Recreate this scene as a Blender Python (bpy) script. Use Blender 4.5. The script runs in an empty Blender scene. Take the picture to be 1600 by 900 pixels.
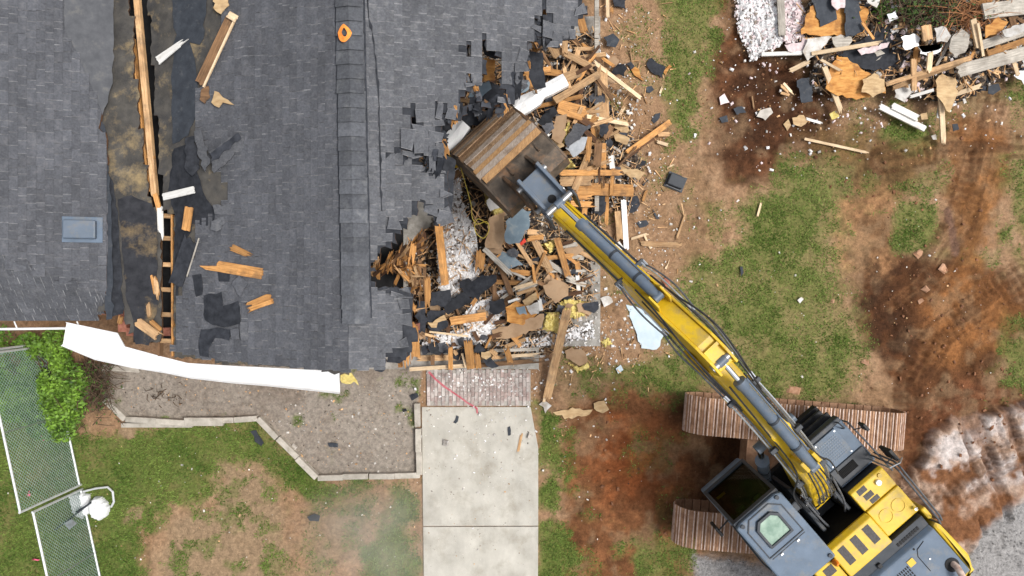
import bpy, bmesh, math, random
import numpy as np
from mathutils import Vector, Matrix
random.seed(11); rng = np.random.default_rng(5)
scn = bpy.context.scene
col = scn.collection
R = math.radians
# ---------------------------------------------------------------- camera, sky, sun, exposure
F, CAMH = 1087.0, 14.5            # focal length in photo pixels (1600 wide), drone height in metres
cam_d = bpy.data.cameras.new('camera'); cam = bpy.data.objects.new('camera', cam_d); col.objects.link(cam)
cam.location = (0, 0, CAMH); cam.rotation_euler = (0, 0, 0)
cam_d.sensor_width = 36; cam_d.lens = 36 * F / 1600.0; cam_d.clip_end = 2000; cam_d.clip_start = .05
scn.camera = cam
SUN_EL, SUN_AZ = 60.0, 92.0       # azimuth clockwise from +Y (top of the picture)
w = bpy.data.worlds.new('World'); scn.world = w; w.use_nodes = True
nt = w.node_tree; bg = nt.nodes['Background']
sky = nt.nodes.new('ShaderNodeTexSky'); sky.sky_type = 'NISHITA'; sky.sun_disc = False
sky.sun_elevation = R(SUN_EL); sky.sun_rotation = R(SUN_AZ); sky.dust_density = 4.0; sky.air_density = 1.0
hs = nt.nodes.new('ShaderNodeHueSaturation'); hs.inputs['Saturation'].default_value = .28   # overcast: grey cloud cover
nt.links.new(sky.outputs[0], hs.inputs['Color']); nt.links.new(hs.outputs[0], bg.inputs['Color'])
bg.inputs['Strength'].default_value = .10
sd = bpy.data.lights.new('sun', 'SUN'); sd.energy = 1.5; sd.angle = R(16); sd.color = (1, .965, .91)
so = bpy.data.objects.new('sun', sd); col.objects.link(so)
so.rotation_euler = (R(90 - SUN_EL), 0, R(180 - SUN_AZ)); so.location = (0, 0, 30)
scn.cycles.volume_bounces = 4
scn.view_settings.view_transform = 'Standard'; scn.view_settings.look = 'None'
scn.view_settings.exposure = .77; scn.view_settings.gamma = 1
# ---------------------------------------------------------------- pixel <-> place
def P(px, py, z=0.0):
    k = (CAMH - z) / F
    return Vector(((px - 800) * k, (450 - py) * k, z))
def PX(X, Y, z=0.0):
    k = F / (CAMH - z)
    return 800 + X * k, 450 - Y * k
def on(px, py, surf, dz=0.0):
    z = 0.0
    for _ in range(6):
        p = P(px, py, z); z = surf(p.x, p.y) + dz
    return P(px, py, z)
def inpoly(x, y, poly):
    c = False; n = len(poly); j = n - 1
    for i in range(n):
        xi, yi = poly[i]; xj, yj = poly[j]
        if (yi > y) != (yj > y) and x < (xj - xi) * (y - yi) / (yj - yi + 1e-12) + xi: c = not c
        j = i
    return c
# ---------------------------------------------------------------- materials
MATS = {}
def mat(name, c1, c2=None, scale=8, rough=.85, bump=0.0, stretch=(1, 1, 1), rand=.2, metal=0.0, detail=6, dirt=None,
        island=False, spec=.35, contrast=(.35, .65), bscale=None, trans=0.0, alpha=None, coat=0.0, blotch=0.0, bl_scale=(.9, .9, .9)):
    m = bpy.data.materials.new(name); m.use_nodes = True; t = m.node_tree; N = t.nodes.new; K = t.links.new
    b = t.nodes['Principled BSDF']; c2 = c2 or c1
    tc = N('ShaderNodeTexCoord'); mp = N('ShaderNodeMapping'); mp.inputs['Scale'].default_value = stretch
    oi = N('ShaderNodeObjectInfo')
    ad = N('ShaderNodeVectorMath'); ad.operation = 'ADD'
    sc = N('ShaderNodeVectorMath'); sc.operation = 'SCALE'; sc.inputs['Scale'].default_value = 37.0
    cb = N('ShaderNodeCombineXYZ'); K(oi.outputs['Random'], cb.inputs[0]); K(oi.outputs['Random'], cb.inputs[1])
    K(cb.outputs[0], sc.inputs[0]); K(tc.outputs['Object'], mp.inputs[0]); K(mp.outputs[0], ad.inputs[0]); K(sc.outputs[0], ad.inputs[1])
    n = N('ShaderNodeTexNoise'); n.inputs['Scale'].default_value = scale; n.inputs['Detail'].default_value = detail
    n.inputs['Roughness'].default_value = .62; K(ad.outputs[0], n.inputs['Vector'])
    r = N('ShaderNodeValToRGB'); r.color_ramp.elements[0].position = contrast[0]; r.color_ramp.elements[1].position = contrast[1]
    r.color_ramp.elements[0].color = (*c1, 1); r.color_ramp.elements[1].color = (*c2, 1); K(n.outputs['Fac'], r.inputs[0])
    out = r.outputs[0]
    if dirt:
        dc, amt, ds = dirt
        n2 = N('ShaderNodeTexNoise'); n2.inputs['Scale'].default_value = ds; n2.inputs['Detail'].default_value = 8; n2.inputs['Roughness'].default_value = .7
        K(ad.outputs[0] if stretch == (1, 1, 1) else tc.outputs['Object'], n2.inputs['Vector'])
        mr = N('ShaderNodeMapRange'); mr.inputs['From Min'].default_value = .62 - .25 * amt; mr.inputs['From Max'].default_value = .8 - .25 * amt
        mr.inputs['To Max'].default_value = min(1, .5 + amt * .5); K(n2.outputs['Fac'], mr.inputs[0])
        mx = N('ShaderNodeMix'); mx.data_type = 'RGBA'; mx.inputs['B'].default_value = (*dc, 1)
        K(mr.outputs[0], mx.inputs['Factor']); K(out, mx.inputs['A']); out = mx.outputs['Result']
    # value jitter per object / per loose piece
    mr2 = N('ShaderNodeMapRange'); mr2.inputs['To Min'].default_value = 1 - rand; mr2.inputs['To Max'].default_value = 1 + rand
    src = oi.outputs['Random']
    if island:
        ge = N('ShaderNodeNewGeometry'); a2 = N('ShaderNodeMath'); a2.operation = 'ADD'; fr = N('ShaderNodeMath'); fr.operation = 'FRACT'
        K(ge.outputs['Random Per Island'], a2.inputs[0]); K(src, a2.inputs[1]); K(a2.outputs[0], fr.inputs[0]); src = fr.outputs[0]
    K(src, mr2.inputs[0])
    vs = N('ShaderNodeVectorMath'); vs.operation = 'SCALE'; K(out, vs.inputs[0]); K(mr2.outputs[0], vs.inputs['Scale'])
    if blotch:      # weathering in the place's own coordinates: broad stains and streaks that run over many pieces
        gp = N('ShaderNodeNewGeometry'); mq = N('ShaderNodeMapping'); mq.inputs['Scale'].default_value = bl_scale; K(gp.outputs['Position'], mq.inputs[0])
        nb = N('ShaderNodeTexNoise'); nb.inputs['Scale'].default_value = 1.0; nb.inputs['Detail'].default_value = 7; nb.inputs['Roughness'].default_value = .66; K(mq.outputs[0], nb.inputs['Vector'])
        mb_ = N('ShaderNodeMapRange'); mb_.inputs['From Min'].default_value = .3; mb_.inputs['From Max'].default_value = .7; mb_.inputs['To Min'].default_value = 1 - blotch; mb_.inputs['To Max'].default_value = 1 + blotch; K(nb.outputs['Fac'], mb_.inputs[0])
        vb = N('ShaderNodeVectorMath'); vb.operation = 'SCALE'; K(vs.outputs[0], vb.inputs[0]); K(mb_.outputs[0], vb.inputs['Scale']); vs = vb
    K(vs.outputs[0], b.inputs['Base Color'])
    b.inputs['Roughness'].default_value = rough; b.inputs['Metallic'].default_value = metal
    b.inputs['Specular IOR Level'].default_value = spec; b.inputs['Transmission Weight'].default_value = trans
    b.inputs['Coat Weight'].default_value = coat
    if alpha is not None: b.inputs['Alpha'].default_value = alpha
    if bump:
        bn = N('ShaderNodeBump'); bn.inputs['Strength'].default_value = bump; bn.inputs['Distance'].default_value = .02
        if bscale:
            n3 = N('ShaderNodeTexNoise'); n3.inputs['Scale'].default_value = bscale; n3.inputs['Detail'].default_value = 4; K(ad.outputs[0], n3.inputs['Vector'])
            K(n3.outputs['Fac'], bn.inputs['Height'])
        else: K(n.outputs['Fac'], bn.inputs['Height'])
        K(bn.outputs[0], b.inputs['Normal'])
    MATS[name] = m; return m
GR = (1.0, 16, 16)
mat('wood_orange', (.34, .155, .045), (.58, .30, .105), 3.0, .75, .5, GR, .34, dirt=((.12, .07, .04), .5, 3), blotch=.22, bl_scale=(3, 3, 3))
mat('wood_tan', (.34, .19, .09), (.55, .36, .19), 3.0, .8, .5, GR, .32, dirt=((.16, .11, .07), .5, 3), blotch=.22, bl_scale=(3, 3, 3))
mat('wood_pale', (.56, .40, .24), (.74, .58, .39), 3.0, .8, .4, GR, .12, dirt=((.35, .25, .16), .3, 4), blotch=.22, bl_scale=(3, 3, 3))
mat('wood_brown', (.13, .07, .035), (.25, .14, .07), 3.0, .85, .5, GR, .25, dirt=((.05, .035, .025), .4, 3), blotch=.22, bl_scale=(3, 3, 3))
mat('wood_dark', (.06, .03, .018), (.13, .065, .032), 3.0, .85, .5, GR, .3)
mat('wood_grey', (.30, .27, .23), (.52, .48, .42), 3.0, .85, .5, GR, .15, dirt=((.18, .15, .12), .4, 3), blotch=.22, bl_scale=(3, 3, 3))
mat('wood_white', (.62, .60, .56), (.80, .79, .76), 3.0, .7, .3, GR, .08, dirt=((.38, .33, .28), .35, 4))
mat('ply_orange', (.40, .16, .035), (.66, .34, .10), 5, .8, .3, (1, 3, 1), .15, dirt=((.18, .07, .025), .5, 4))
mat('ply_tan', (.40, .26, .13), (.56, .40, .22), 6, .8, .3, (1, 3, 1), .15, dirt=((.22, .14, .08), .35, 4))
mat('card_brown', (.33, .21, .12), (.46, .31, .19), 5, .85, .2, rand=.12, dirt=((.22, .15, .09), .3, 5))
mat('felt', (.012, .014, .019), (.035, .038, .047), 9, .8, .3, rand=.35, dirt=((.055, .055, .06), .2, 6), island=True)
mat('felt_worn', (.014, .015, .019), (.035, .036, .042), 6, .85, .3, rand=.1, dirt=((.30, .21, .10), .33, 1.6))
mat('felt_blue', (.026, .031, .040), (.045, .052, .064), 7, .75, .2, rand=.2, dirt=((.12, .12, .12), .25, 8))
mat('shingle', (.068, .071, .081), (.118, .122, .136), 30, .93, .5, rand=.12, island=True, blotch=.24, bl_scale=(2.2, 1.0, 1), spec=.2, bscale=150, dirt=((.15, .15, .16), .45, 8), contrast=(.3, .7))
mat('shingle_edge', (.12, .122, .13), (.26, .26, .27), 9, .93, rand=.3, island=True)
mat('shingle_seam', (.06, .061, .07), (.24, .242, .25), 9, .93, rand=.3, island=True)
mat('shingle_light', (.078, .081, .091), (.130, .134, .146), 30, .93, .5, rand=.12, island=True, blotch=.22, bl_scale=(2.2, 1.0, 1), spec=.2, bscale=150, dirt=((.19, .19, .195), .45, 9), contrast=(.3, .7))  # lighter copy of shingle: right slope's stronger light put into its colour
mat('shingle_cap', (.075, .079, .09), (.125, .131, .145), 26, .93, .6, rand=.2, blotch=.2, bl_scale=(4, 4, 4), spec=.2, bscale=150, dirt=((.19, .195, .2), .4, 6), contrast=(.3, .7))
mat('insul_white', (.62, .61, .61), (.86, .85, .85), 12, .95, .4, rand=.18, island=True)
mat('insul_pink', (.60, .46, .47), (.78, .68, .68), 12, .95, .4, rand=.12, island=True)
mat('insul_yellow', (.52, .40, .10), (.74, .62, .24), 14, .95, .8, rand=.12, dirt=((.35, .24, .10), .35, 6))
mat('white_metal', (.74, .75, .76), (.84, .84, .84), 4, .35, .12, rand=.04, spec=.5, dirt=((.5, .48, .45), .12, 5))
mat('galv', (.42, .44, .46), (.58, .60, .62), 9, .35, .05, rand=.08, metal=.8, dirt=((.3, .27, .24), .25, 5))
mat('drywall', (.46, .44, .41), (.66, .64, .61), 5, .9, .1, rand=.2, dirt=((.30, .24, .18), .55, 4))
mat('blue_sheet', (.16, .22, .27), (.24, .31, .36), 5, .6, .1, rand=.1, dirt=((.38, .38, .36), .35, 5))
mat('light_blue_sheet', (.42, .52, .58), (.52, .61, .66), 4, .5, .05, rand=.08, dirt=((.55, .55, .53), .25, 5))
mat('concrete', (.42, .40, .352), (.50, .478, .425), 2.2, .9, .25, rand=.04, dirt=((.29, .262, .212), .5, 1.3), bscale=60, blotch=.14, bl_scale=(2.5, 1.2, 1))
mat('concrete_edge', (.36, .33, .28), (.50, .46, .40), 6, .9, .3, rand=.12, dirt=((.20, .17, .13), .4, 5), bscale=60)
mat('slab', (.24, .225, .20), (.40, .38, .35), 5, .9, .3, rand=.05, dirt=((.13, .11, .09), .55, 3), bscale=50)
mat('brick', (.28, .205, .185), (.38, .30, .275), 20, .9, .4, rand=.2, blotch=.25, bl_scale=(3, 3, 3), dirt=((.50, .47, .44), .75, 4))
mat('mortar', (.34, .31, .28), (.44, .41, .37), 20, .95, .3)
mat('brick_red', (.26, .09, .06), (.38, .16, .11), 18, .9, .4, rand=.2)
mat('paint_red', (.36, .07, .09), (.50, .16, .18), 14, .8, rand=.0)
mat('paint_orange', (.72, .20, .03), (.85, .32, .06), 14, .8, rand=.0)
mat('yellow', (.63, .41, .010), (.69, .455, .016), 2.2, .45, .05, rand=.03, spec=.45, coat=.1, dirt=((.36, .26, .11), .45, 3.4), blotch=.12, bl_scale=(5, 5, 5))
mat('yellow_dirty', (.50, .33, .012), (.62, .42, .02), 3, .5, .05, rand=.03, spec=.4, dirt=((.14, .10, .06), .5, 3))
mat('slate', (.10, .138, .19), (.125, .168, .228), 2.5, .58, .03, rand=.04, spec=.35, dirt=((.21, .20, .18), .45, 3.5), blotch=.1, bl_scale=(5, 5, 5))
mat('slate_dark', (.028, .034, .043), (.045, .052, .063), 4, .5, .05, rand=.06, dirt=((.10, .085, .07), .25, 4))
mat('cyl_grey', (.085, .115, .155), (.11, .14, .185), 4, .42, .02, rand=.03, spec=.5, dirt=((.17, .155, .13), .4, 6))
mat('chrome', (.80, .81, .83), (.9, .9, .9), 4, .12, metal=1.0, rand=0)
mat('steel', (.30, .30, .30), (.45, .45, .45), 9, .35, .1, metal=.8, rand=.08)
mat('rubber', (.012, .012, .013), (.03, .03, .032), 9, .6, .1, rand=.1)
mat('hose_grey', (.06, .065, .075), (.12, .125, .135), 12, .45, .1, rand=.12)
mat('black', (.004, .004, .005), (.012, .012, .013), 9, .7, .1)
mat('pad_grey', (.085, .08, .078), (.12, .112, .11), 30, .95, .3, rand=.05)
mat('rust_shoe', (.29, .155, .088), (.43, .26, .16), 7, .8, .5, rand=.16, dirt=((.11, .045, .02), .42, 4))
mat('rust_polish', (.46, .33, .27), (.66, .53, .46), 12, .5, .2, rand=.15, dirt=((.28, .13, .08), .5, 9))
mat('bucket_steel', (.055, .045, .036), (.15, .115, .085), 5, .6, .4, rand=.05, dirt=((.26, .13, .06), .5, 2.5), metal=.25)
mat('glass_dark', (.012, .013, .006), (.02, .02, .01), 2, .06, rand=0, spec=.6)
mat('glass_green', (.17, .27, .21), (.36, .48, .39), 5, .3, rand=0, spec=.3)
mat('amber', (.75, .17, .01), (.85, .27, .02), 4, .2, rand=0)
mat('galv_pipe', (.60, .62, .64), (.74, .75, .76), 9, .35, .05, rand=.05, metal=.35)
mat('clay', (.34, .18, .10), (.48, .28, .18), 9, .95, .4, rand=.15)
mat('felt_grey', (.072, .075, .083), (.105, .108, .117), 6, .9, .3, rand=.05, dirt=((.16, .15, .13), .35, 3))
mat('wire', (.20, .31, .25), (.36, .45, .40), 9, .45, rand=.1, metal=.2)
mat('mesh_green', (.03, .07, .045), (.05, .10, .06), 9, .6, rand=.1)
mat('sandbag', (.68, .69, .70), (.80, .81, .82), 9, .7, .3, rand=.04, dirt=((.5, .47, .43), .25, 6))
mat('leaf', (.05, .115, .010), (.17, .30, .035), 3, .6, rand=.55, island=True)
mat('leaf_dark', (.025, .055, .010), (.07, .12, .022), 3, .7, rand=.4, island=True)
mat('twig', (.055, .034, .022), (.12, .08, .05), 9, .9, rand=.35, island=True)
mat('twig_orange', (.26, .11, .045), (.42, .20, .09), 9, .9, rand=.3, island=True)
mat('pink', (.75, .08, .20), (.85, .16, .3), 9, .6, rand=.05)
mat('yellow_cable', (.62, .47, .05), (.72, .58, .12), 9, .5, rand=.05)
mat('splinter', (.38, .20, .085), (.66, .44, .24), 5, .85, rand=.5, island=True)
mat('crumb', (.50, .47, .43), (.72, .69, .65), 5, .9, rand=.35, island=True)
mat('clod', (.13, .055, .025), (.27, .13, .07), 9, .95, .4, rand=.35, island=True)
mat('grit', (.10, .08, .065), (.30, .25, .21), 5, .9, rand=.6, island=True)
mat('gravel_grey', (.20, .195, .195), (.36, .35, .345), 8, .9, .3, rand=.3, island=True)
mat('stone', (.38, .35, .31), (.55, .51, .46), 8, .9, .4, rand=.2)
mat('red_plastic', (.60, .03, .015), (.7, .06, .03), 9, .4, rand=0)
# ---------------------------------------------------------------- mesh helpers
class MB:
    def __init__(s): s.v = []; s.f = []; s.m = []
    def face(s, ids, m=0): s.f.append(tuple(ids)); s.m.append(m)
    def hexa(s, c, m=0):       # c: 4 bottom + 4 top corners, both counter-clockwise seen from above
        i = len(s.v); s.v += [tuple(p) for p in c]
        for q in ((3, 2, 1, 0), (4, 5, 6, 7), (0, 1, 5, 4), (1, 2, 6, 5), (2, 3, 7, 6), (3, 0, 4, 7)): s.face([i + k for k in q], m)
    def box(s, c, size, rot=None, m=0):
        x, y, z = size[0] / 2, size[1] / 2, size[2] / 2; c = Vector(c)
        pts = [(-x, -y, -z), (x, -y, -z), (x, y, -z), (-x, y, -z), (-x, -y, z), (x, -y, z), (x, y, z), (-x, y, z)]
        s.hexa([c + ((rot @ Vector(p)) if rot else Vector(p)) for p in pts], m)
    def prism(s, bot, top, m=0, mside=None):
        n = len(bot); i = len(s.v); s.v += [tuple(p) for p in bot] + [tuple(p) for p in top]
        s.face([i + k for k in reversed(range(n))], m); s.face([i + n + k for k in range(n)], m)
        for k in range(n): s.face([i + k, i + (k + 1) % n, i + n + (k + 1) % n, i + n + k], m if mside is None else mside)
    def tube(s, path, r, n=8, m=0, cap=True):
        path = [Vector(p) for p in path]; k = len(path); base = len(s.v); rr = r if isinstance(r, (list, tuple)) else [r] * k
        up = None
        for j, p in enumerate(path):
            d = (path[min(j + 1, k - 1)] - path[max(j - 1, 0)]).normalized()
            if up is None: up = d.orthogonal().normalized()
            up = (up - d * up.dot(d)); up = up.normalized() if up.length > 1e-6 else d.orthogonal().normalized()
            sd_ = d.cross(up)
            for a in range(n):
                t = 2 * math.pi * a / n; q = p + (up * math.cos(t) + sd_ * math.sin(t)) * rr[j]; s.v.append(tuple(q))
        for j in range(k - 1):
            for a in range(n):
                b = (a + 1) % n; s.face([base + j * n + a, base + j * n + b, base + (j + 1) * n + b, base + (j + 1) * n + a], m)
        if cap:
            s.face([base + a for a in reversed(range(n))], m); s.face([base + (k - 1) * n + a for a in range(n)], m)
    def mesh(s, name, mats, smooth=False):
        me = bpy.data.meshes.new(name); me.from_pydata([tuple(v) for v in s.v], [], s.f)
        for m in ([mats] if isinstance(mats, str) else mats): me.materials.append(MATS[m])
        me.polygons.foreach_set('material_index', s.m)
        if smooth:
            me.polygons.foreach_set('use_smooth', [True] * len(s.f)); 
            try: me.set_sharp_from_angle(angle=R(38))
            except Exception: pass
        me.update(); return me
    def build(s, name, mats, parent=None, smooth=False, bevel=0.0, origin=None):
        if parent is not None and origin is None: origin = Vector(parent.get('base', (0, 0, 0)))
        if origin is None and s.v:
            a = np.array([tuple(v) for v in s.v]); c = (a.min(0) + a.max(0)) / 2; origin = Vector((c[0], c[1], a[:, 2].min()))
        s.v = [(v[0] - origin[0], v[1] - origin[1], v[2] - origin[2]) for v in s.v]
        me = s.mesh(name, mats, smooth); o = bpy.data.objects.new(name, me); col.objects.link(o)
        if parent is not None: o.parent = parent; o['base'] = list(origin)
        else: o.location = origin; o['base'] = list(origin)
        if parent is not None and (Vector(parent.get('base', origin)) - Vector(origin)).length > 1e-6:
            o.location = Vector(origin) - Vector(parent['base'])
        if bevel:
            md = o.modifiers.new('bevel', 'BEVEL'); md.width = bevel; md.segments = 2; md.limit_method = 'ANGLE'; md.angle_limit = R(40)
        return o
def tag(o, label=None, cat=None, group=None, kind=None):
    if label: o['label'] = label
    if cat: o['category'] = cat
    if group: o['group'] = group
    if kind: o['kind'] = kind
    return o
def empty(name, loc):
    o = bpy.data.objects.new(name, None); col.objects.link(o); o.location = loc; o['base'] = list(loc); o.empty_display_size = .2; return o
def raw_mesh(name, V, Fc, mats, mi=None, smooth=False):
    """numpy verts + equal-size faces"""
    me = bpy.data.meshes.new(name); n = len(V); k = Fc.shape[1]
    me.vertices.add(n); me.vertices.foreach_set('co', np.asarray(V, dtype=np.float32).ravel())
    me.loops.add(Fc.size); me.loops.foreach_set('vertex_index', Fc.ravel().astype(np.int32))
    me.polygons.add(len(Fc)); me.polygons.foreach_set('loop_start', (np.arange(len(Fc)) * k).astype(np.int32))
    for m in ([mats] if isinstance(mats, str) else mats): me.materials.append(MATS[m])
    if mi is not None: me.polygons.foreach_set('material_index', np.asarray(mi, dtype=np.int32))
    me.polygons.foreach_set('use_smooth', np.full(len(Fc), smooth, dtype=bool))
    me.update(calc_edges=True); me.validate(); o = bpy.data.objects.new(name, me); col.objects.link(o); return o
VT = {}
def vnoise(X, Y, freq, seed):
    if seed not in VT: VT[seed] = np.random.default_rng(seed).random((256, 256))
    T = VT[seed]; x = X * freq + 1000.0; y = Y * freq + 1000.0
    i = np.floor(x).astype(int); j = np.floor(y).astype(int); u = x - i; v = y - j; u = u * u * (3 - 2 * u); v = v * v * (3 - 2 * v)
    g = lambda a, b: T[a % 256, b % 256]
    return (g(i, j) * (1 - u) + g(i + 1, j) * u) * (1 - v) + (g(i, j + 1) * (1 - u) + g(i + 1, j + 1) * u) * v
def fbm(X, Y, freq, seed, oct=4):
    s = 0; a = 1; t = 0
    for k in range(oct): s = s + a * vnoise(X, Y, freq * 2 ** k, seed + k); t += a; a *= .55
    return s / t
# ================================================================ GROUND
def poly_sd(px, py, poly):
    """signed distance in pixels (negative inside), vectorised"""
    d = np.full(px.shape, 1e9); ins = np.zeros(px.shape, bool); n = len(poly)
    for i in range(n):
        x0, y0 = poly[i]; x1, y1 = poly[(i + 1) % n]
        ex, ey = x1 - x0, y1 - y0; t = np.clip(((px - x0) * ex + (py - y0) * ey) / (ex * ex + ey * ey + 1e-9), 0, 1)
        d = np.minimum(d, np.hypot(px - x0 - t * ex, py - y0 - t * ey))
        c = ((y0 > py) != (y1 > py)) & (px < (x1 - x0) * (py - y0) / (y1 - y0 + 1e-12) + x0); ins ^= c
    return np.where(ins, -d, d)
def line_sd(px, py, pts):
    d = np.full(px.shape, 1e9); s = np.zeros(px.shape); acc = 0
    for (x0, y0), (x1, y1) in zip(pts[:-1], pts[1:]):
        ex, ey = x1 - x0, y1 - y0; L = math.hypot(ex, ey); t = np.clip(((px - x0) * ex + (py - y0) * ey) / (L * L), 0, 1)
        q = np.hypot(px - x0 - t * ex, py - y0 - t * ey); s = np.where(q < d, acc + t * L, s); d = np.minimum(d, q); acc += L
    return d, s
sstep = lambda a, b, x: (lambda t: t * t * (3 - 2 * t))(np.clip((x - a) / (b - a), 0, 1))
GRASS = [  # polygons (photo pixels at ground level), softness
 ([(1040, -60), (1115, -60), (1125, 60), (1095, 130), (1085, 215), (1062, 225), (1048, 150), (1042, 60)], 18),
 ([(1075, 420), (1150, 385), (1150, 330), (1230, 275), (1300, 265), (1312, 480), (1335, 560), (1335, 610), (1330, 640), (1210, 625), (1130, 600), (1062, 590), (1050, 480)], 34),
 ([(1215, 245), (1275, 260), (1300, 300), (1290, 345), (1240, 320), (1200, 290)], 22),
 ([(1398, 310), (1465, 318), (1472, 385), (1440, 400), (1396, 392)], 9),
 ([(1575, 250), (1700, 220), (1700, 460), (1600, 400), (1565, 370)], 22),
 ([(1555, 520), (1700, 480), (1700, 640), (1600, 610), (1545, 575)], 24),
 ([(1400, 175), (1475, 185), (1470, 235), (1420, 240), (1385, 210)], 24),
 ([(1560, 150), (1700, 120), (1700, 200), (1590, 195)], 20),
 ([(890, 575), (990, 565), (1075, 580), (1085, 630), (1000, 600), (930, 605), (880, 640)], 22),
 ([(845, 640), (875, 640), (885, 760), (870, 960), (843, 960)], 14),
 ([(985, 860), (1080, 850), (1090, 960), (990, 960)], 18),
 ([(130, 660), (250, 675), (410, 665), (440, 690), (500, 752), (660, 748), (660, 960), (560, 960), (575, 860), (610, 770), (560, 770), (520, 810), (470, 775), (400, 725), (350, 735), (330, 790), (270, 800), (235, 850), (240, 960), (-200, 960), (-200, 560), (60, 560)], 16),
]
TANP = [([(245, 960), (235, 860), (275, 800), (330, 790), (345, 735), (405, 725), (440, 790), (455, 960)], 22),
        ([(500, 790), (560, 775), (600, 770), (580, 815), (530, 860), (490, 900)], 30), ([(195, 795), (215, 800), (210, 830), (190, 820)], 8), ([(180, 665), (210, 668), (205, 685), (180, 682)], 6)]
MUD = [  # colour, polygon, softness
 ((.085, .036, .017), [(1120, 60), (1170, 90), (1260, 110), (1330, 150), (1310, 230), (1240, 260), (1200, 300), (1150, 290), (1105, 210), (1110, 120)], 26),
 ((.105, .043, .018), [(1120, -60), (1160, -60), (1165, 90), (1120, 110)], 16),
 ((.090, .038, .016), [(1330, 440), (1370, 400), (1500, 385), (1560, 430), (1610, 470), (1600, 560), (1540, 600), (1470, 700), (1400, 690), (1385, 560), (1345, 510)], 20),
 ((.20, .085, .030), [(1480, 180), (1580, 180), (1570, 320), (1520, 420), (1600, 480), (1560, 560), (1470, 560), (1450, 470), (1500, 380), (1470, 290)], 30),
 ((.26, .14, .068), [(1290, 280), (1400, 250), (1420, 300), (1385, 400), (1340, 430), (1300, 420)], 26),
 ((.125, .075, .032), [(1230, 205), (1300, 195), (1480, 215), (1480, 290), (1390, 300), (1290, 275)], 30),
 ((.21, .095, .034), [(1490, 250), (1560, 230), (1560, 330), (1520, 400), (1490, 390)], 22),
 ((.165, .070, .030), [(880, 640), (960, 590), (1080, 610), (1110, 700), (1090, 900), (980, 960), (880, 960), (870, 760)], 24),
 ((.21, .066, .022), [(950, 650), (1060, 680), (1060, 760), (980, 780), (940, 740)], 34),
 ((.09, .04, .018), [(1060, 620), (1130, 640), (1260, 700), (1240, 800), (1110, 790), (1070, 720)], 26),
 ((.13, .052, .024), [(1420, 640), (1520, 600), (1620, 600), (1620, 660), (1480, 680), (1420, 760), (1400, 740)], 18),
 ((.075, .05, .03), [(110, 560), (190, 570), (175, 640), (140, 650), (110, 630)], 14),
]
GRAVEL = [[(1515, 960), (1505, 880), (1530, 825), (1580, 780), (1800, 700), (1800, 960)], [(1085, 960), (1086, 868), (1160, 872), (1240, 900), (1300, 960)]]
MOUND = [(1405, 760), (1430, 720), (1480, 655), (1560, 635), (1760, 600), (1760, 760), (1590, 785), (1530, 830), (1505, 880), (1470, 850), (1440, 800)]
def axis(a, b, st):
    core = np.arange(a, b + st / 2, st); far = np.array([14.5, 17, 22, 32, 55, 110, 260, 600.0])
    lo = a - (far - 13) if True else None
    return np.concatenate([(a - far)[::-1], core, b + far])
gx = axis(-11.4, 11.4, .04); gy = axis(-6.6, 6.6, .04)
GX, GY = np.meshgrid(gx, gy, indexing='xy'); PXg = 800 + GX * F / CAMH; PYg = 450 - GY * F / CAMH
wob = (fbm(GX, GY, .9, 3) - .5) * 80 + (fbm(GX, GY, 4, 9) - .5) * 70
n1 = fbm(GX, GY, 1.3, 21); n2 = fbm(GX, GY, 7, 31, 3); n3 = fbm(GX, GY, .35, 41)
C3 = np.empty(GX.shape + (3,)); C3[:] = (.30, .182, .105)
tint = lambda c, m: C3 * (1 - m[..., None]) + np.array(c) * m[..., None]
C3 = tint((.36, .24, .145), sstep(.45, .75, n2) * .5); C3 = tint((.20, .12, .06), sstep(.5, .8, n1) * .6)
for c, p, s in MUD:
    m = 1 - sstep(-s, s, poly_sd(PXg, PYg, p) + wob * .8); C3 = tint(c, m); 
    C3 = tint([x * .5 for x in c], m * sstep(.5, .75, fbm(GX, GY, 3, 55)) * .7)
    C3 = tint([x * 1.9 for x in c], m * sstep(.5, .72, fbm(GX, GY, 4, 77)) * .55); C3 = tint((.25, .165, .095), m * sstep(.55, .7, fbm(GX, GY, 2.1, 83)) * .5)
grass = np.zeros(GX.shape)
for p, s in GRASS:
    grass = np.maximum(grass, 1 - sstep(-s, s, poly_sd(PXg, PYg, p) + wob * (.9 if s > 12 else .25)))
outside = (np.abs(GX) > 10.9) | (np.abs(GY) > 6.2); grass = np.where(outside, sstep(.3, .6, n3 + .15 * n1), grass)
for p, s in TANP:
    m = 1 - sstep(-s, s, poly_sd(PXg, PYg, p) + wob * .5); grass = grass * (1 - m); C3 = tint((.275, .195, .12), m * .85); grass = np.maximum(grass, m * .5 * sstep(.5, .66, fbm(GX, GY, 2.6, 151)))
thin = .42 * sstep(.5, .66, fbm(GX, GY, 1.9, 141)) * ((PXg > 860) & (PXg < 1620) & ~((PXg > 1080) & (PXg < 1460) & (PYg > 610))); mudm = np.zeros(GX.shape)
for k_ in (0, 1, 2, 3): mudm = np.maximum(mudm, 1 - sstep(-20, 25, poly_sd(PXg, PYg, MUD[k_][1]) + wob * .5))
grass = np.maximum(grass, thin * (1 - mudm) * np.where((PXg > 1100) & (PYg > 225), 1.0, .55))
worn = sstep(.48, .68, fbm(GX, GY, 1.7, 91)); lawn = (PXg > 1040) & (PXg < 1340) & (PYg > 230)
grass = grass * np.where(lawn, 1 - .5 * worn, 1 - .2 * worn)
lawnm = 1 - sstep(-30, 40, poly_sd(PXg, PYg, GRASS[1][0]) + wob); C3 = tint((.235, .185, .085), lawnm * .75)
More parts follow.
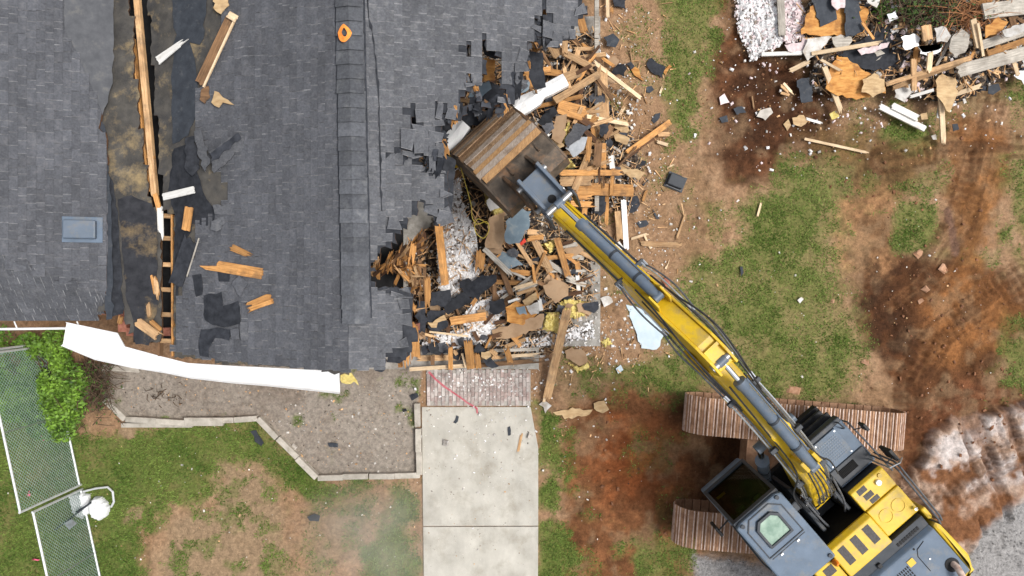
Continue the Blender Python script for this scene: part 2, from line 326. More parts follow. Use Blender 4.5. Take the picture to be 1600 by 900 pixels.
pale = sstep(900, 1000, PXg)[..., None] * .5; gcol = np.array((.085, .125, .022)) * (1 - n2[..., None] * .5) + np.array((.17, .19, .06)) * (n2[..., None] * .5)
gcol = gcol * (1 - pale) + np.array((.185, .170, .062)) * pale
lush = (1 - sstep(0, 1, poly_sd(PXg, PYg, [(-200, 650), (660, 740), (660, 960), (-200, 960)]) / 20)); gcol = gcol * (1 - .2 * lush[..., None]) + np.array((.05, .10, .014)) * .2 * lush[..., None]
C3 = C3 * (1 - grass[..., None] * .9) + gcol * grass[..., None] * .9
mm = 1 - sstep(-6, 6, poly_sd(PXg, PYg, MOUND) + wob * .4)
C3 = tint((.21, .095, .045), mm); C3 = tint((.42, .30, .23), mm * sstep(.46, .64, fbm(GX, GY, 1.6, 112) + .25 * (1 - sstep(-10, 60, np.abs(PYg - 700 + (PXg - 1500) * .25)))))
C3 = tint((.56, .50, .475), mm * sstep(.42, .62, fbm(GX, GY, 2.2, 117) * (1 - sstep(20, 90, poly_sd(PXg, PYg, [(1440, 720), (1480, 660), (1600, 640), (1620, 690), (1520, 720)])))))
ribm = mm * sstep(.5, .7, fbm(GX * 1.6 + GY * .5, GY * .25, 3.0, 119)); C3 = tint((.15, .065, .03), ribm * .65)
gm = np.zeros(GX.shape)
for p in GRAVEL: gm = np.maximum(gm, 1 - sstep(-9, 9, poly_sd(PXg, PYg, p) + wob * .25))
C3 = tint((.30, .29, .285), gm); grass = grass * (1 - gm) * (1 - mm)
bed = 1 - sstep(-3, 3, poly_sd(PXg, PYg, [(150, 570), (660, 570), (652, 640), (652, 744), (497, 748), (402, 655), (195, 658), (163, 625)]))
C3 = tint((.29, .252, .212), bed); C3 = tint((.225, .185, .15), bed * sstep(.4, .7, n1)); grass = grass * (1 - bed) + bed * .5 * sstep(.66, .76, fbm(GX, GY, 1.8, 203)); C3 = tint((.13, .15, .04), bed * sstep(.66, .76, fbm(GX, GY, 1.8, 203)) * .6)
hole = sstep(0, 1, poly_sd(PXg, PYg, [(655, 575), (842, 575), (842, 960), (660, 960)]) / 6); grass = grass * hole
# tracked ruts: ribbed strips pressed by the crawler
GZ = -.05 * 0 + (n1 - .5) * .05 + (n2 - .5) * .022
GZ = GZ - ribm * .13 + mm * (fbm(GX, GY, 5, 171) - .5) * .12 + mm * (.10 + .42 * fbm(GX, GY, .9, 131) * (1 - sstep(-60, 0, -np.abs(poly_sd(PXg, PYg, MOUND)) - 0) * .2)) * .9
for pts, hw in (([(1545, 150), (1525, 260), (1500, 350), (1440, 440), (1390, 480)], 34), ([(1600, 430), (1540, 470), (1470, 520), (1420, 600), (1420, 700)], 30), ([(1600, 230), (1480, 230), (1380, 250)], 26), ([(1440, 790), (1500, 745), (1600, 690)], 30)):
    d, s_ = line_sd(PXg, PYg, pts); m = (1 - sstep(hw * .75, hw, d + wob * .1)); rib = sstep(.3, .7, .5 + .5 * np.sin(s_ / 12.0 * 2 * np.pi + (fbm(GX, GY, 2, 5) - .5) * 1.6)) * sstep(.42, .52, fbm(GX, GY, 1.5, 8)) + (1 - sstep(.42, .52, fbm(GX, GY, 1.5, 8)))
    stk = fbm(d / 7.0, s_ / 90.0, 1.0, 171, 3); GZ = GZ + m * (rib - 1) * .035 + m * (stk - .5) * .04; C3 = tint((.07, .030, .013), m * sstep(.44, .62, stk) * .5); C3 = tint((.22, .11, .05), m * sstep(.56, .70, 1 - stk) * .35); C3 = tint((.10, .042, .018), m * (1 - rib) * .4); grass = grass * (1 - m * .9)
for dp in ([(1318, 470), (1345, 465), (1400, 480), (1425, 520), (1390, 565), (1355, 525)], [(1335, 425), (1380, 402), (1470, 396), (1440, 425), (1370, 450)], [(1130, 60), (1180, 100), (1240, 120), (1260, 170), (1180, 260), (1130, 200)]):
    C3 = tint((.038, .017, .009), (1 - sstep(-14, 16, poly_sd(PXg, PYg, dp) + wob * .7)) * .7 * sstep(.3, .6, fbm(GX, GY, 5, 222)))
d_, _ = line_sd(PXg, PYg, [(1480, 330), (1487, 360), (1492, 395)]); pud = (1 - sstep(4, 8, d_)); C3 = tint((.16, .09, .06), pud)
GZ = GZ + .05 * sstep(.55, .8, fbm(GX, GY, 3.1, 61)) * (1 - grass) * np.where((PXg > 1090) | (PXg < 1000), 1, .3)
keep = ((PXg > 640) & (PXg < 860) & (PYg > 560)) | (bed > .5); GZ = np.where(keep, GZ * .35 - .012, GZ)
slabm = (PXg > -100) & (PXg < 950) & (PYg < 600); GZ = np.where(slabm, np.minimum(GZ, .02), GZ)
GZ = np.where(outside, GZ * .3, GZ)
ny_, nx_ = GX.shape
idx = np.arange(nx_ * ny_).reshape(ny_, nx_)
faces = np.stack([idx[:-1, :-1], idx[:-1, 1:], idx[1:, 1:], idx[1:, :-1]], -1).reshape(-1, 4)
gmat = bpy.data.materials.new('ground_soil'); gmat.use_nodes = True; MATS['ground_soil'] = gmat
t = gmat.node_tree; N = t.nodes.new; K = t.links.new; b = t.nodes['Principled BSDF']; b.inputs['Roughness'].default_value = .95; b.inputs['Specular IOR Level'].default_value = .15
at = N('ShaderNodeAttribute'); at.attribute_name = 'col'; tc = N('ShaderNodeTexCoord')
na = N('ShaderNodeTexNoise'); na.inputs['Scale'].default_value = 11; na.inputs['Detail'].default_value = 10; na.inputs['Roughness'].default_value = .75; K(tc.outputs['Object'], na.inputs['Vector'])
mr = N('ShaderNodeMapRange'); mr.inputs['From Min'].default_value = .3; mr.inputs['From Max'].default_value = .7; mr.inputs['To Min'].default_value = .58; mr.inputs['To Max'].default_value = 1.46; K(na.outputs['Fac'], mr.inputs[0])
vo = N('ShaderNodeTexVoronoi'); vo.inputs['Scale'].default_value = 34; K(tc.outputs['Object'], vo.inputs['Vector'])
m2 = N('ShaderNodeMapRange'); m2.inputs['From Max'].default_value = 1.0; m2.inputs['To Min'].default_value = .92; m2.inputs['To Max'].default_value = 1.08
sp = N('ShaderNodeSeparateColor'); K(vo.outputs['Color'], sp.inputs[0]); K(sp.outputs[0], m2.inputs[0])
mu = N('ShaderNodeMath'); mu.operation = 'MULTIPLY'; K(mr.outputs[0], mu.inputs[0]); K(m2.outputs[0], mu.inputs[1])
vs = N('ShaderNodeVectorMath'); vs.operation = 'SCALE'; K(at.outputs['Color'], vs.inputs[0]); K(mu.outputs[0], vs.inputs['Scale']); K(vs.outputs[0], b.inputs['Base Color'])
bp = N('ShaderNodeBump'); bp.inputs['Strength'].default_value = 1.0; bp.inputs['Distance'].default_value = .04; K(na.outputs['Fac'], bp.inputs['Height']); K(bp.outputs[0], b.inputs['Normal'])
ground = raw_mesh('ground', np.stack([GX, GY, GZ], -1).reshape(-1, 3), faces, 'ground_soil', smooth=True)
ca = ground.data.color_attributes.new('col', 'FLOAT_COLOR', 'POINT')
ca.data.foreach_set('color', np.concatenate([C3, np.ones(GX.shape + (1,))], -1).astype(np.float32).ravel())
tag(ground, kind='structure')
def gz(X, Y):
    i = min(max(np.searchsorted(gx, X) - 1, 0), nx_ - 2); j = min(max(np.searchsorted(gy, Y) - 1, 0), ny_ - 2)
    return float(max(GZ[j, i], GZ[j + 1, i], GZ[j, i + 1], GZ[j + 1, i + 1]))
# ---------------------------------------------------------------- grass blades
mat('blade', (.052, .105, .013), (.165, .225, .048), 1.1, .7, rand=.5, island=True, spec=.2, contrast=(.3, .7))
NB = 230000
cx = rng.uniform(-10.9, 10.9, NB * 3); cy = rng.uniform(-6.2, 6.2, NB * 3)
ii = np.clip(np.searchsorted(gx, cx) - 1, 0, nx_ - 1); jj = np.clip(np.searchsorted(gy, cy) - 1, 0, ny_ - 1)
gcl = fbm(cx, cy, 4.5, 301); ok = (grass[jj, ii] * (.25 + 1.2 * sstep(.35, .65, gcl)) > rng.uniform(.03, np.where(cx > 1.5, 1.3, 1.1), NB * 3)); sel = np.where(ok)[0][:NB]
bx, by, bz = cx[sel], cy[sel], GZ[jj[sel], ii[sel]]; n = len(sel)
an = rng.uniform(0, 2 * np.pi, n); ln = rng.uniform(.025, .075, n); wd = rng.uniform(.006, .013, n); hh = rng.uniform(.015, .055, n)
V = np.empty((n, 3, 3)); dx, dy = np.cos(an), np.sin(an)
V[:, 0] = np.stack([bx - dy * wd, by + dx * wd, bz - .005], -1); V[:, 1] = np.stack([bx + dy * wd, by - dx * wd, bz - .005], -1)
V[:, 2] = np.stack([bx + dx * ln, by + dy * ln, bz + hh], -1)
mat('blade_pale', (.062, .112, .014), (.185, .238, .058), 1.1, .7, rand=.5, island=True, spec=.2, contrast=(.3, .7))
go = raw_mesh('grass', V.reshape(-1, 3), np.arange(n * 3).reshape(n, 3), ('blade', 'blade_pale'), (bx > 1.5 + rng.normal(0, .5, n)).astype(int))
tag(go, 'short patchy green grass growing in the dirt of the yard', 'grass', kind='stuff')
# ---------------------------------------------------------------- scatter helpers
def scatter(name, label, cat, n, pts_fn, size, mats, flat=.4, aspect=(1, 1.8), seed=1, surf=gz, lift=0.0, kind='stuff', parent=None):
    r = np.random.default_rng(seed); V = []; Fc = []; mi = []; k = 0
    base = np.array([(-1, -1, 0), (1, -1, 0), (1, 1, 0), (-1, 1, 0), (-.7, -.6, 1), (.7, -.7, 1), (.6, .7, 1), (-.7, .6, 1)], float)
    fq = [(0, 1, 5, 4), (1, 2, 6, 5), (2, 3, 7, 6), (3, 0, 4, 7), (4, 5, 6, 7)]
    for _ in range(n):
        p = pts_fn(r)
        if p is None: continue
        x, y = p; s = size[0] * (size[1] / size[0]) ** (r.random() ** 2.2); a = r.uniform(0, 6.283); asp = r.uniform(*aspect)
        q = base * (s * asp / 2, s / 2, s * flat) + r.normal(0, s * .09, (8, 3)); t1, t2 = r.normal(0, .25, 2)
        q[:, 2] += q[:, 0] * t1 * min(1, 1.5 / asp) + q[:, 1] * t2; c, sn = math.cos(a), math.sin(a)
        V.append(np.stack([x + q[:, 0] * c - q[:, 1] * sn, y + q[:, 0] * sn + q[:, 1] * c, q[:, 2] + surf(x, y) + lift + abs(t1) * s * .3], -1))
        Fc += [[k + i for i in f] for f in fq]; mi += [int(r.integers(len(mats)))] * 5 if not isinstance(mats, str) else [0] * 5; k += 8
    o = raw_mesh(name, np.concatenate(V), np.array(Fc), mats, mi)
    if parent: o.parent = parent; tag(o, kind=kind); return o
    return tag(o, label, cat, kind=kind)
def in_px(poly, z=0.0, dens=None):
    xs = [p[0] for p in poly]; ys = [p[1] for p in poly]
    def f(r):
        for _ in range(40):
            x, y = r.uniform(min(xs), max(xs)), r.uniform(min(ys), max(ys))
            if inpoly(x, y, poly): p = P(x, y, z); return p.x, p.y
        return None
    return f
def gauss_px(cs):
    def f(r):
        x, y, s1, s2 = cs[int(r.integers(len(cs)))]; p = P(r.normal(x, s1), r.normal(y, s2)); return p.x, p.y
    return f
# ================================================================ HOUSE
RX, RZ, SL = -2.41, 4.1, .30
def roof_main(X, Y): return RZ - SL * abs(X - RX)
def roof_left(X, Y): return min(3.05 + .30 * (-6.6 - X), 2.75 + .7 * (Y + .573))
def roof(X, Y): return roof_left(X, Y) if X < -6.5 else roof_main(X, Y)
KEEP_R = [(548, -45), (912, -45), (910, 20), (896, 60), (870, 70), (858, 66), (852, 20), (846, 12), (838, 28), (836, 46), (836, 62), (817, 80), (814, 132), (798, 128), (790, 158), (784, 168), (760, 172), (742, 166), (742, 128), (730, 130), (722, 150), (714, 182), (702, 180), (700, 168), (692, 170), (690, 215), (685, 240), (679, 249), (651, 236), (650, 168), (637, 166), (645, 200), (634, 240), (650, 250), (696, 262), (697, 335), (668, 340), (664, 318), (652, 312), (640, 330), (632, 358), (612, 365), (596, 380), (592, 400), (577, 412), (574, 440), (598, 452), (640, 452), (641, 540), (632, 560), (620, 545), (600, 552), (598, 575), (548, 579)]
HOLE_R = [[(752, 60), (758, 50), (766, 56), (768, 75), (778, 80), (790, 95), (790, 150), (780, 172), (742, 168), (742, 130), (752, 100)], [(718, 68), (732, 68), (733, 110), (728, 130), (718, 120)], [(636, 170), (650, 170), (650, 236), (634, 240), (643, 205)]]
KEEP_L = [(345, -45), (350, 40), (330, 120), (312, 140), (312, 200), (330, 250), (362, 300), (345, 330), (310, 345), (308, 380), (300, 420), (285, 450), (272, 548), (330, 562), (430, 572), (531, 580), (548, 580), (548, -45)]
KEEP_W = [(-60, -45), (95, -45), (98, 45), (115, 75), (150, 150), (158, 200), (165, 290), (163, 480), (150, 499), (-60, 499)]
SAG = [(590, 232), (700, 255), (700, 345), (590, 352)]
def sag(px, py):
    if px < 596 or py < 236: return 0.0
    if py < 352: return -.22 * min(1, (px - 596) / 60) * min(1, (py - 236) / 14)
    return 0.0
house = empty('house', (-3.0, 1.0, 0))
tag(house, 'half-demolished house under a grey shingle roof torn open by the excavator', 'house')
def tab_mesh(wd, ln, th, name):
    m = MB(); g = .001
    e_ = .007; m.hexa([(0, g, -.004), (ln, g, .003), (ln, wd - g, .003), (0, wd - g, -.004), (0, g + e_, .002), (ln, g + e_, .003 + th), (ln, wd - g - e_, .003 + th), (0, wd - g - e_, .002)]); m.m = [0, 0, 1, 0, 1, 0]
    return m
WIDTHS = (.11, .14, .17, .21, .26); LEN = .175; EXPO = .125
TABS = {w_: tab_mesh(w_, LEN, .006, 'shingle') for w_ in WIDTHS + (.055,)}
EDGE = {'shingle': 'shingle_seam', 'shingle_light': 'shingle_edge'}
SHM = {}
def shared(mt, w_):
    if (mt, w_) not in SHM: SHM[mt, w_] = TABS[w_].mesh('shingle', (mt, EDGE[mt]))
    return SHM[mt, w_]
def jit(a, b, k=7.0):
    if a < 575 or b > 560: return a, b
    X_, Y_ = np.array([a / 17.0]), np.array([b / 17.0]); return a + k * float(vnoise(X_, Y_, 1.0, 901)[0] - .5) * 2, b + k * float(vnoise(X_, Y_, 1.0, 902)[0] - .5) * 2
single = []; mass = {'shingle': MB(), 'shingle_light': MB()}
def add_tabs(origin, down, across, n_rows, run, keep, holes, matname, zoff, singles=False, rs=1, zfun=None):
    """courses of tabs on a plane: origin at the upper edge, 'down' the slope direction, 'across' along a course"""
    r = random.Random(rs); nz = down.cross(across).normalized()
    if nz.z < 0: nz = -nz
    for i in range(n_rows):
        t = -r.uniform(0, .25); row_skew = r.uniform(-.004, .004)
        while t < run:
            w_ = r.choice(WIDTHS); c = origin + down * (i * EXPO + LEN * .5) + across * (t + w_ / 2)
            px, py = PX(c.x, c.y, c.z)
            def okp(s_):
                q_ = origin + down * (i * EXPO + LEN * .5) + across * s_; a0, b0 = PX(q_.x, q_.y, q_.z); a0, b0 = jit(a0, b0); return inpoly(a0, b0, keep) and not any(inpoly(a0, b0, h) for h in holes)
            e0, e1 = okp(t + .02), okp(t + w_ - .02)
            if e0 != e1: w_ = .055                                    # torn tab: only a narrow piece is left
            c = origin + down * (i * EXPO + LEN * .5) + across * (t + w_ / 2); px, py = PX(c.x, c.y, c.z)
            if okp(t + w_ / 2) and (zfun is None or zfun(c)):
                o = origin + down * (i * EXPO + row_skew) + across * t + Vector((0, 0, zoff + sag(px, py) * (matname == 'shingle_light')))
                yaw = r.gauss(0, .006); near = any(inpoly(px + a, py + b_, keep) is False for a, b_ in ((9, 0), (-9, 0), (0, 12), (0, -12)))
                if near and matname == 'shingle_light' and px > 600 and py < 560:
                    if r.random() < .22: t += w_; continue
                    yaw += r.gauss(0, .16); o = o + Vector((r.gauss(0, .02), r.gauss(0, .02), r.uniform(0, .035)))
                M3 = Matrix((down, across, nz)).transposed() @ Matrix.Rotation(yaw, 3, 'Z')
                vis = -20 < px < 1620 and 4 < py < 900
                torn = near and matname == 'shingle_light' and px > 600 and py < 560; single.append((matname, w_, o, M3, vis and singles and not torn, abs(py - 330) + abs(px - 660) * .6, torn)) 
            t += w_
a_ = math.atan(SL); ca_, sa_ = math.cos(a_), math.sin(a_)
Y0, Y1 = -1.32, 5.2
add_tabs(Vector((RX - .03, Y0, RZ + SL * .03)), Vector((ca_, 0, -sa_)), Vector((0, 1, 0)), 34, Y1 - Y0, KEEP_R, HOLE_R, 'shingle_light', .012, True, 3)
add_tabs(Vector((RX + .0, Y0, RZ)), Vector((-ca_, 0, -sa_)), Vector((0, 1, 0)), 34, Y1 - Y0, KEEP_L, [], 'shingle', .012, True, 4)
wl = lambda c: roof_left(c.x, c.y) > 3.05 + .30 * (-6.6 - c.x) - .005
ws = lambda c: not wl(c)
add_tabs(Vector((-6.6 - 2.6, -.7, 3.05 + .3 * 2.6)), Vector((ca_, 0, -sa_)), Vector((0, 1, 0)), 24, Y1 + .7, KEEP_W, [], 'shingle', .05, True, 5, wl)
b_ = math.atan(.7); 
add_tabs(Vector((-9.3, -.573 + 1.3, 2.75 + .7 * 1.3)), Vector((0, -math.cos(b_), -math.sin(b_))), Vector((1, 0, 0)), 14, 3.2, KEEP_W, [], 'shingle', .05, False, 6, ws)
rnk = sorted([s for s in single if s[4]], key=lambda s: s[5])[:300]; picked = set(id(s) for s in rnk)
HB = Vector(house['base'])
for s in single:
    mt, w_, o, M3, _, _, torn = s
    if id(s) in picked:
        ob = bpy.data.objects.new('shingle', shared(mt, w_)); col.objects.link(ob); ob.parent = house
        ob.matrix_local = Matrix.Translation(o - HB) @ M3.to_4x4()
    else:
        mb = mass[mt]; i0 = len(mb.v); T = TABS[w_]
        tv = T.v
        if torn:      # ripped tab: uneven corners, curled end
            of = [(random.uniform(-.05, .05), random.uniform(-.045, .045), random.uniform(-.02, .035)) for _ in range(4)]; tv = [(v[0] + of[k % 4][0], v[1] + of[k % 4][1], v[2] + of[k % 4][2]) for k, v in enumerate(T.v)]
        mb.v += [tuple(o + M3 @ Vector(v)) for v in tv]; mb.f += [tuple(i0 + k for k in f_) for f_ in T.f]; mb.m += T.m
for mt, mb in mass.items():
    ob = mb.build('shingles', (mt, EDGE[mt]), house); tag(ob, kind='stuff')
# ridge caps
k_ = 0; y = 5.1
while y > -.40:
    m = MB(); hw = .205; x0 = -2.433 + (4.3 - y) / 4.7 * .10; j = random.uniform(-.01, .01)
    zr = RZ + .034; L0, L1 = .26, 0.0
    for sgn in (-1, 1):
        e = x0 + sgn * hw + j; ze = RZ - SL * abs(e - RX) + .05
        a0 = [Vector((x0, y, zr)), Vector((e, y, ze - .006)), Vector((e, y - L0, ze + .024)), Vector((x0, y - L0, zr + .034))]
        if sgn < 0: a0 = a0[::-1]
        a0 = a0[::-1]
        m.hexa([p - Vector((0, 0, .006)) for p in a0] + a0)
    m.build('ridge_cap', 'shingle_cap', house); y -= .215
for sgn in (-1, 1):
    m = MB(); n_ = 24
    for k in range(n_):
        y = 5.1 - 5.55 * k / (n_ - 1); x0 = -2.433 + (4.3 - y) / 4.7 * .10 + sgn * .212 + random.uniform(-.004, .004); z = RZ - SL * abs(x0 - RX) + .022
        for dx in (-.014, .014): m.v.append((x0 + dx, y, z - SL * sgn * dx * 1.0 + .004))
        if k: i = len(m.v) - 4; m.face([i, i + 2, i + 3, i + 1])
    m.build('seam_or_shade_line', 'felt', house)  # dark strips stand in for the shadow lines beside the caps
# raised strip of shingles that runs beside the ridge, and line of tar
m = MB(); pts = [(590, -40), (592, 120), (590, 240), (593, 330), (597, 372)]
# roof decking (felt on boards): ragged cells that reach a little past the shingles
def deck(name, X0, X1, Ya, Yb, zf, inside, mats, st=.075, th=.03, parent=house, kind=None):
    nx, ny = int((X1 - X0) / st), int((Yb - Ya) / st); g = {}
    for i in range(nx):
        for j in range(ny):
            x, y = X0 + (i + .5) * st, Ya + (j + .5) * st; z = zf(x, y); px, py = PX(x, y, z)
            if inside(px, py): g[i, j] = 1
    m = MB(); vid = {}
    def v(i, j, top):
        if (i, j, top) not in vid:
            x, y = X0 + i * st, Ya + j * st; rr = random.Random(i * 7919 + j); x += rr.uniform(-.3, .3) * st; y += rr.uniform(-.3, .3) * st
            vid[i, j, top] = len(m.v); px, py = PX(x, y, zf(x, y)); m.v.append((x, y, zf(x, y) + (sag(px, py) if x > RX else 0) - (0 if top else th)))
        return vid[i, j, top]
    for (i, j) in g:
        m.face([v(i, j, 1), v(i + 1, j, 1), v(i + 1, j + 1, 1), v(i, j + 1, 1)], 0); m.face([v(i, j, 0), v(i, j + 1, 0), v(i + 1, j + 1, 0), v(i + 1, j, 0)], 1)
        for di, dj, a, b2 in ((1, 0, (i + 1, j), (i + 1, j + 1)), (-1, 0, (i, j + 1), (i, j)), (0, 1, (i + 1, j + 1), (i, j + 1)), (0, -1, (i, j), (i + 1, j))):
            if (i + di, j + dj) not in g: m.face([v(*a, 0), v(*b2, 0), v(*b2, 1), v(*a, 1)], 1)
    return m.build(name, mats, parent)
def dil(keep, holes, d):
    offs = [(0, 0)] + [(d * math.cos(t_), d * math.sin(t_)) for t_ in np.arange(0, 6.28, .785)]
    return lambda px, py: any(inpoly(px + a, py + b2, keep) for a, b2 in offs) and not any(all(inpoly(px + a, py + b2, h) for a, b2 in offs) for h in holes)
kr = dil(KEEP_R, HOLE_R, 3.5); deck('roof_deck', RX - .03, 2.2, -1.34, 5.3, lambda x, y: roof_main(x, y) - .004, lambda px, py: kr(*jit(px, py, 9.0)) and py < 577, ('felt', 'wood_dark'))
CUT_L = [(203, -60), (204, 0), (208, 60), (215, 150), (223, 230), (234, 310), (249, 330), (249, 470), (252, 556)]
CUT_R = [(229, -60), (231, 0), (241, 130), (249, 230), (254, 330), (271, 336), (270, 440), (273, 556)]
D1 = [*CUT_R, (300, 562), (531, 581), (560, 581), (560, -60)]
mat('stripped_felt', (.045, .043, .042), (.085, .078, .068), 4, .9, .3, rand=.0, dirt=((.40, .29, .14), .36, 1.9), bscale=40, blotch=.3, bl_scale=(3, 3, 3))
deck('roof_deck', -7.0, RX + .03, -1.36, 5.3, lambda x, y: roof_main(x, y) - .004, lambda px, py: inpoly(px, py, D1), ('stripped_felt', 'wood_dark'))
D0 = [(150, -60), *CUT_L, (215, 545), (196, 500), (196, 485), (150, 485)]
deck('roof_deck', -8.2, -5.6, -.9, 5.3, lambda x, y: 3.0, lambda px, py: inpoly(px, py, D0), ('stripped_felt', 'wood_dark'))
DW = [(-300, -60), (160, -60), (160, 170), (166, 290), (166, 485), (150, 501), (-300, 501)]
deck('roof_deck', -11.5, -6.4, -.62, 5.3, lambda x, y: roof_left(x, y) + .038, lambda px, py: inpoly(px, py, DW), ('shingle', 'wood_dark'), st=.09, th=.05)
# dark strips painting the shadow along the wing's edge, and bare felt
def strip_on(name, pts, zf, dz, matname, parent=house, th=.006, sub=9):
    """thin ragged sheet lying on a roof: outline in photo pixels, edges subdivided and torn"""
    r = random.Random(int(pts[0][0] * 13 + pts[0][1])); out = []
    for (x0, y0), (x1, y1) in zip(pts, pts[1:] + pts[:1]):
        L = math.hypot(x1 - x0, y1 - y0); n = max(1, int(L / sub))
        for k in range(n):
            u = k / n; out.append((x0 + (x1 - x0) * u + (r.gauss(0, 1.1) if k else 0), y0 + (y1 - y0) * u + (r.gauss(0, 1.1) if k else 0)))
    q = [on(x, y, zf, dz) for x, y in out]; m = MB()
    ar = sum(q[i].x * q[(i + 1) % len(q)].y - q[(i + 1) % len(q)].x * q[i].y for i in range(len(q)))
    if ar < 0: q = q[::-1]
    m.prism([p - Vector((0, 0, th)) for p in q], q); return m.build(name, matname, parent)
flat3 = lambda x, y: 3.0
strip_on('edge_shade_strip', [(166, 262), (177, 285), (186, 360), (190, 420), (192, 490), (168, 498), (168, 380)], flat3, .020, 'felt')
strip_on('felt_or_shade_sheet', [(184, 312), (205, 305), (236, 318), (244, 335), (246, 480), (232, 540), (212, 538), (208, 500), (198, 470), (192, 400)], flat3, .014, 'felt_worn')
strip_on('felt_or_shade_sheet', [(265, -40), (328, -40), (322, 10), (318, 60), (312, 70), (296, 66), (306, 105), (312, 150), (306, 180), (294, 212), (270, 225), (268, 130), (274, 60)], roof_main, .012, 'felt_blue')
strip_on('felt_or_shade_sheet', [(100, -40), (176, -40), (178, 60), (176, 130), (160, 180), (148, 150), (120, 80), (102, 48)], roof_left, .052, 'felt_grey')
strip_on('felt_or_shade_sheet', [(272, 232), (300, 226), (308, 270), (322, 310), (338, 330), (330, 352), (300, 350), (288, 390), (276, 470), (272, 430), (274, 340), (262, 300)], roof_main, .018, 'felt')
for pl in ([(318, 462), (346, 456), (348, 478), (372, 470), (376, 505), (350, 512), (332, 508), (320, 500)], [(314, 515), (345, 512), (362, 516), (358, 532), (336, 528), (326, 545), (326, 558), (312, 556), (310, 535)], [(300, 430), (314, 428), (316, 460), (306, 464)], [(340, 425), (360, 422), (358, 440), (342, 440)]):
    strip_on('felt_patch', pl, roof_main, .034, 'felt')
strip_on('edge_shade_strip', [(156, 186), (163, 196), (170, 262), (174, 330), (176, 420), (175, 498), (166, 500), (161, 400), (163, 300), (158, 230)], lambda x, y: 3.06, .035, 'felt_blue')
strip_on('seam_or_shade_line', [(572, -40), (575, 20), (584, 70), (591, 150), (593, 240), (596, 330), (597.5, 330), (594.5, 240), (592.5, 150), (585.5, 70), (576.5, 20), (573.5, -40)], roof_main, .03, 'felt')
# ceiling of the attic seen through the cut, outer walls, slab
m = MB(); m.box((-4.25, 2.4, 2.35), (4.7, 6.7, .05)); m.build('ceiling', 'black', house); m = MB(); m.box((-8.55, 2.72, 2.35), (3.89, 6.06, .05)); m.build('ceiling', 'black', house)  # black stands in for the darkness inside the cut
def wall(name, x0, y0, x1, y1, z0, z1, th=.14, m_='brick_red'):
    d = Vector((x1 - x0, y1 - y0, 0)); n = Vector((-d.y, d.x, 0)).normalized() * th / 2; a = Vector((x0, y0, 0)); b2 = Vector((x1, y1, 0)); m = MB()
    zs = lambda p, z: Vector((p.x, p.y, z)); za, zb = (z1 if isinstance(z1, tuple) else (z1, z1))
    q = [a - n, b2 - n, b2 + n, a + n]; m.hexa([zs(p, z0) for p in q] + [zs(q[0], za), zs(q[1], zb), zs(q[2], zb), zs(q[3], za)]); return m.build(name, m_, house)
wall('wall', -6.6, -.75, -5.2, -.75, 0, 2.6); wall('wall', -5.2, -.75, RX, -.75, 0, (3.1, 3.92)); wall('wall', RX, -.75, -1.8, -.75, 0, (3.92, 3.78))
wall('wall', -10.5, -.38, -6.74, -.38, 0, 2.7); wall('wall', -6.67, -.75, -6.67, -.3, 0, 2.6); wall('wall', -10.5, -.3, -10.5, 5.8, 0, 3.2)
wall('wall', -10.4, 5.9, -.5, 5.9, 0, 2.7)
m = MB(); a = P(938, 0, .16); b2 = P(938, 541, .16); m.hexa([(-6.6, b2.y, -.2), (b2.x, b2.y, -.2), (a.x, 5.6, -.2), (-6.6, 5.6, -.2), (-6.6, b2.y, .16), (b2.x, b2.y, .16), (a.x, 5.6, .16), (-6.6, 5.6, .16)])
m.build('foundation_slab', 'slab', house)
m = MB(); c0 = P(560, 577, .14); c1 = P(842, 577, .14); m.hexa([(c0.x, c0.y, -.2), (c1.x, c1.y, -.2), (c1.x, b2.y - .003, -.2), (c0.x, b2.y - .003, -.2), (c0.x, c0.y, .13), (c1.x, c1.y, .13), (c1.x, b2.y - .003, .13), (c0.x, b2.y - .003, .13)])
m.build('garage_sill', 'slab', house)
# vertical face board on the slab edge
for y0, y1 in ((-30, 60), (62, 200), (204, 330)):
    m = MB(); a = P(931, y0, .55); b2 = P(934, y1, .55)
    m.box(((a.x + b2.x) / 2, (a.y + b2.y) / 2, .52 + .02 * (y0 > 0)), (.085, a.y - b2.y, .09), Matrix.Rotation(random.gauss(0, .01), 3, 'Z')); m.build('sole_plate', 'wood_grey', house)
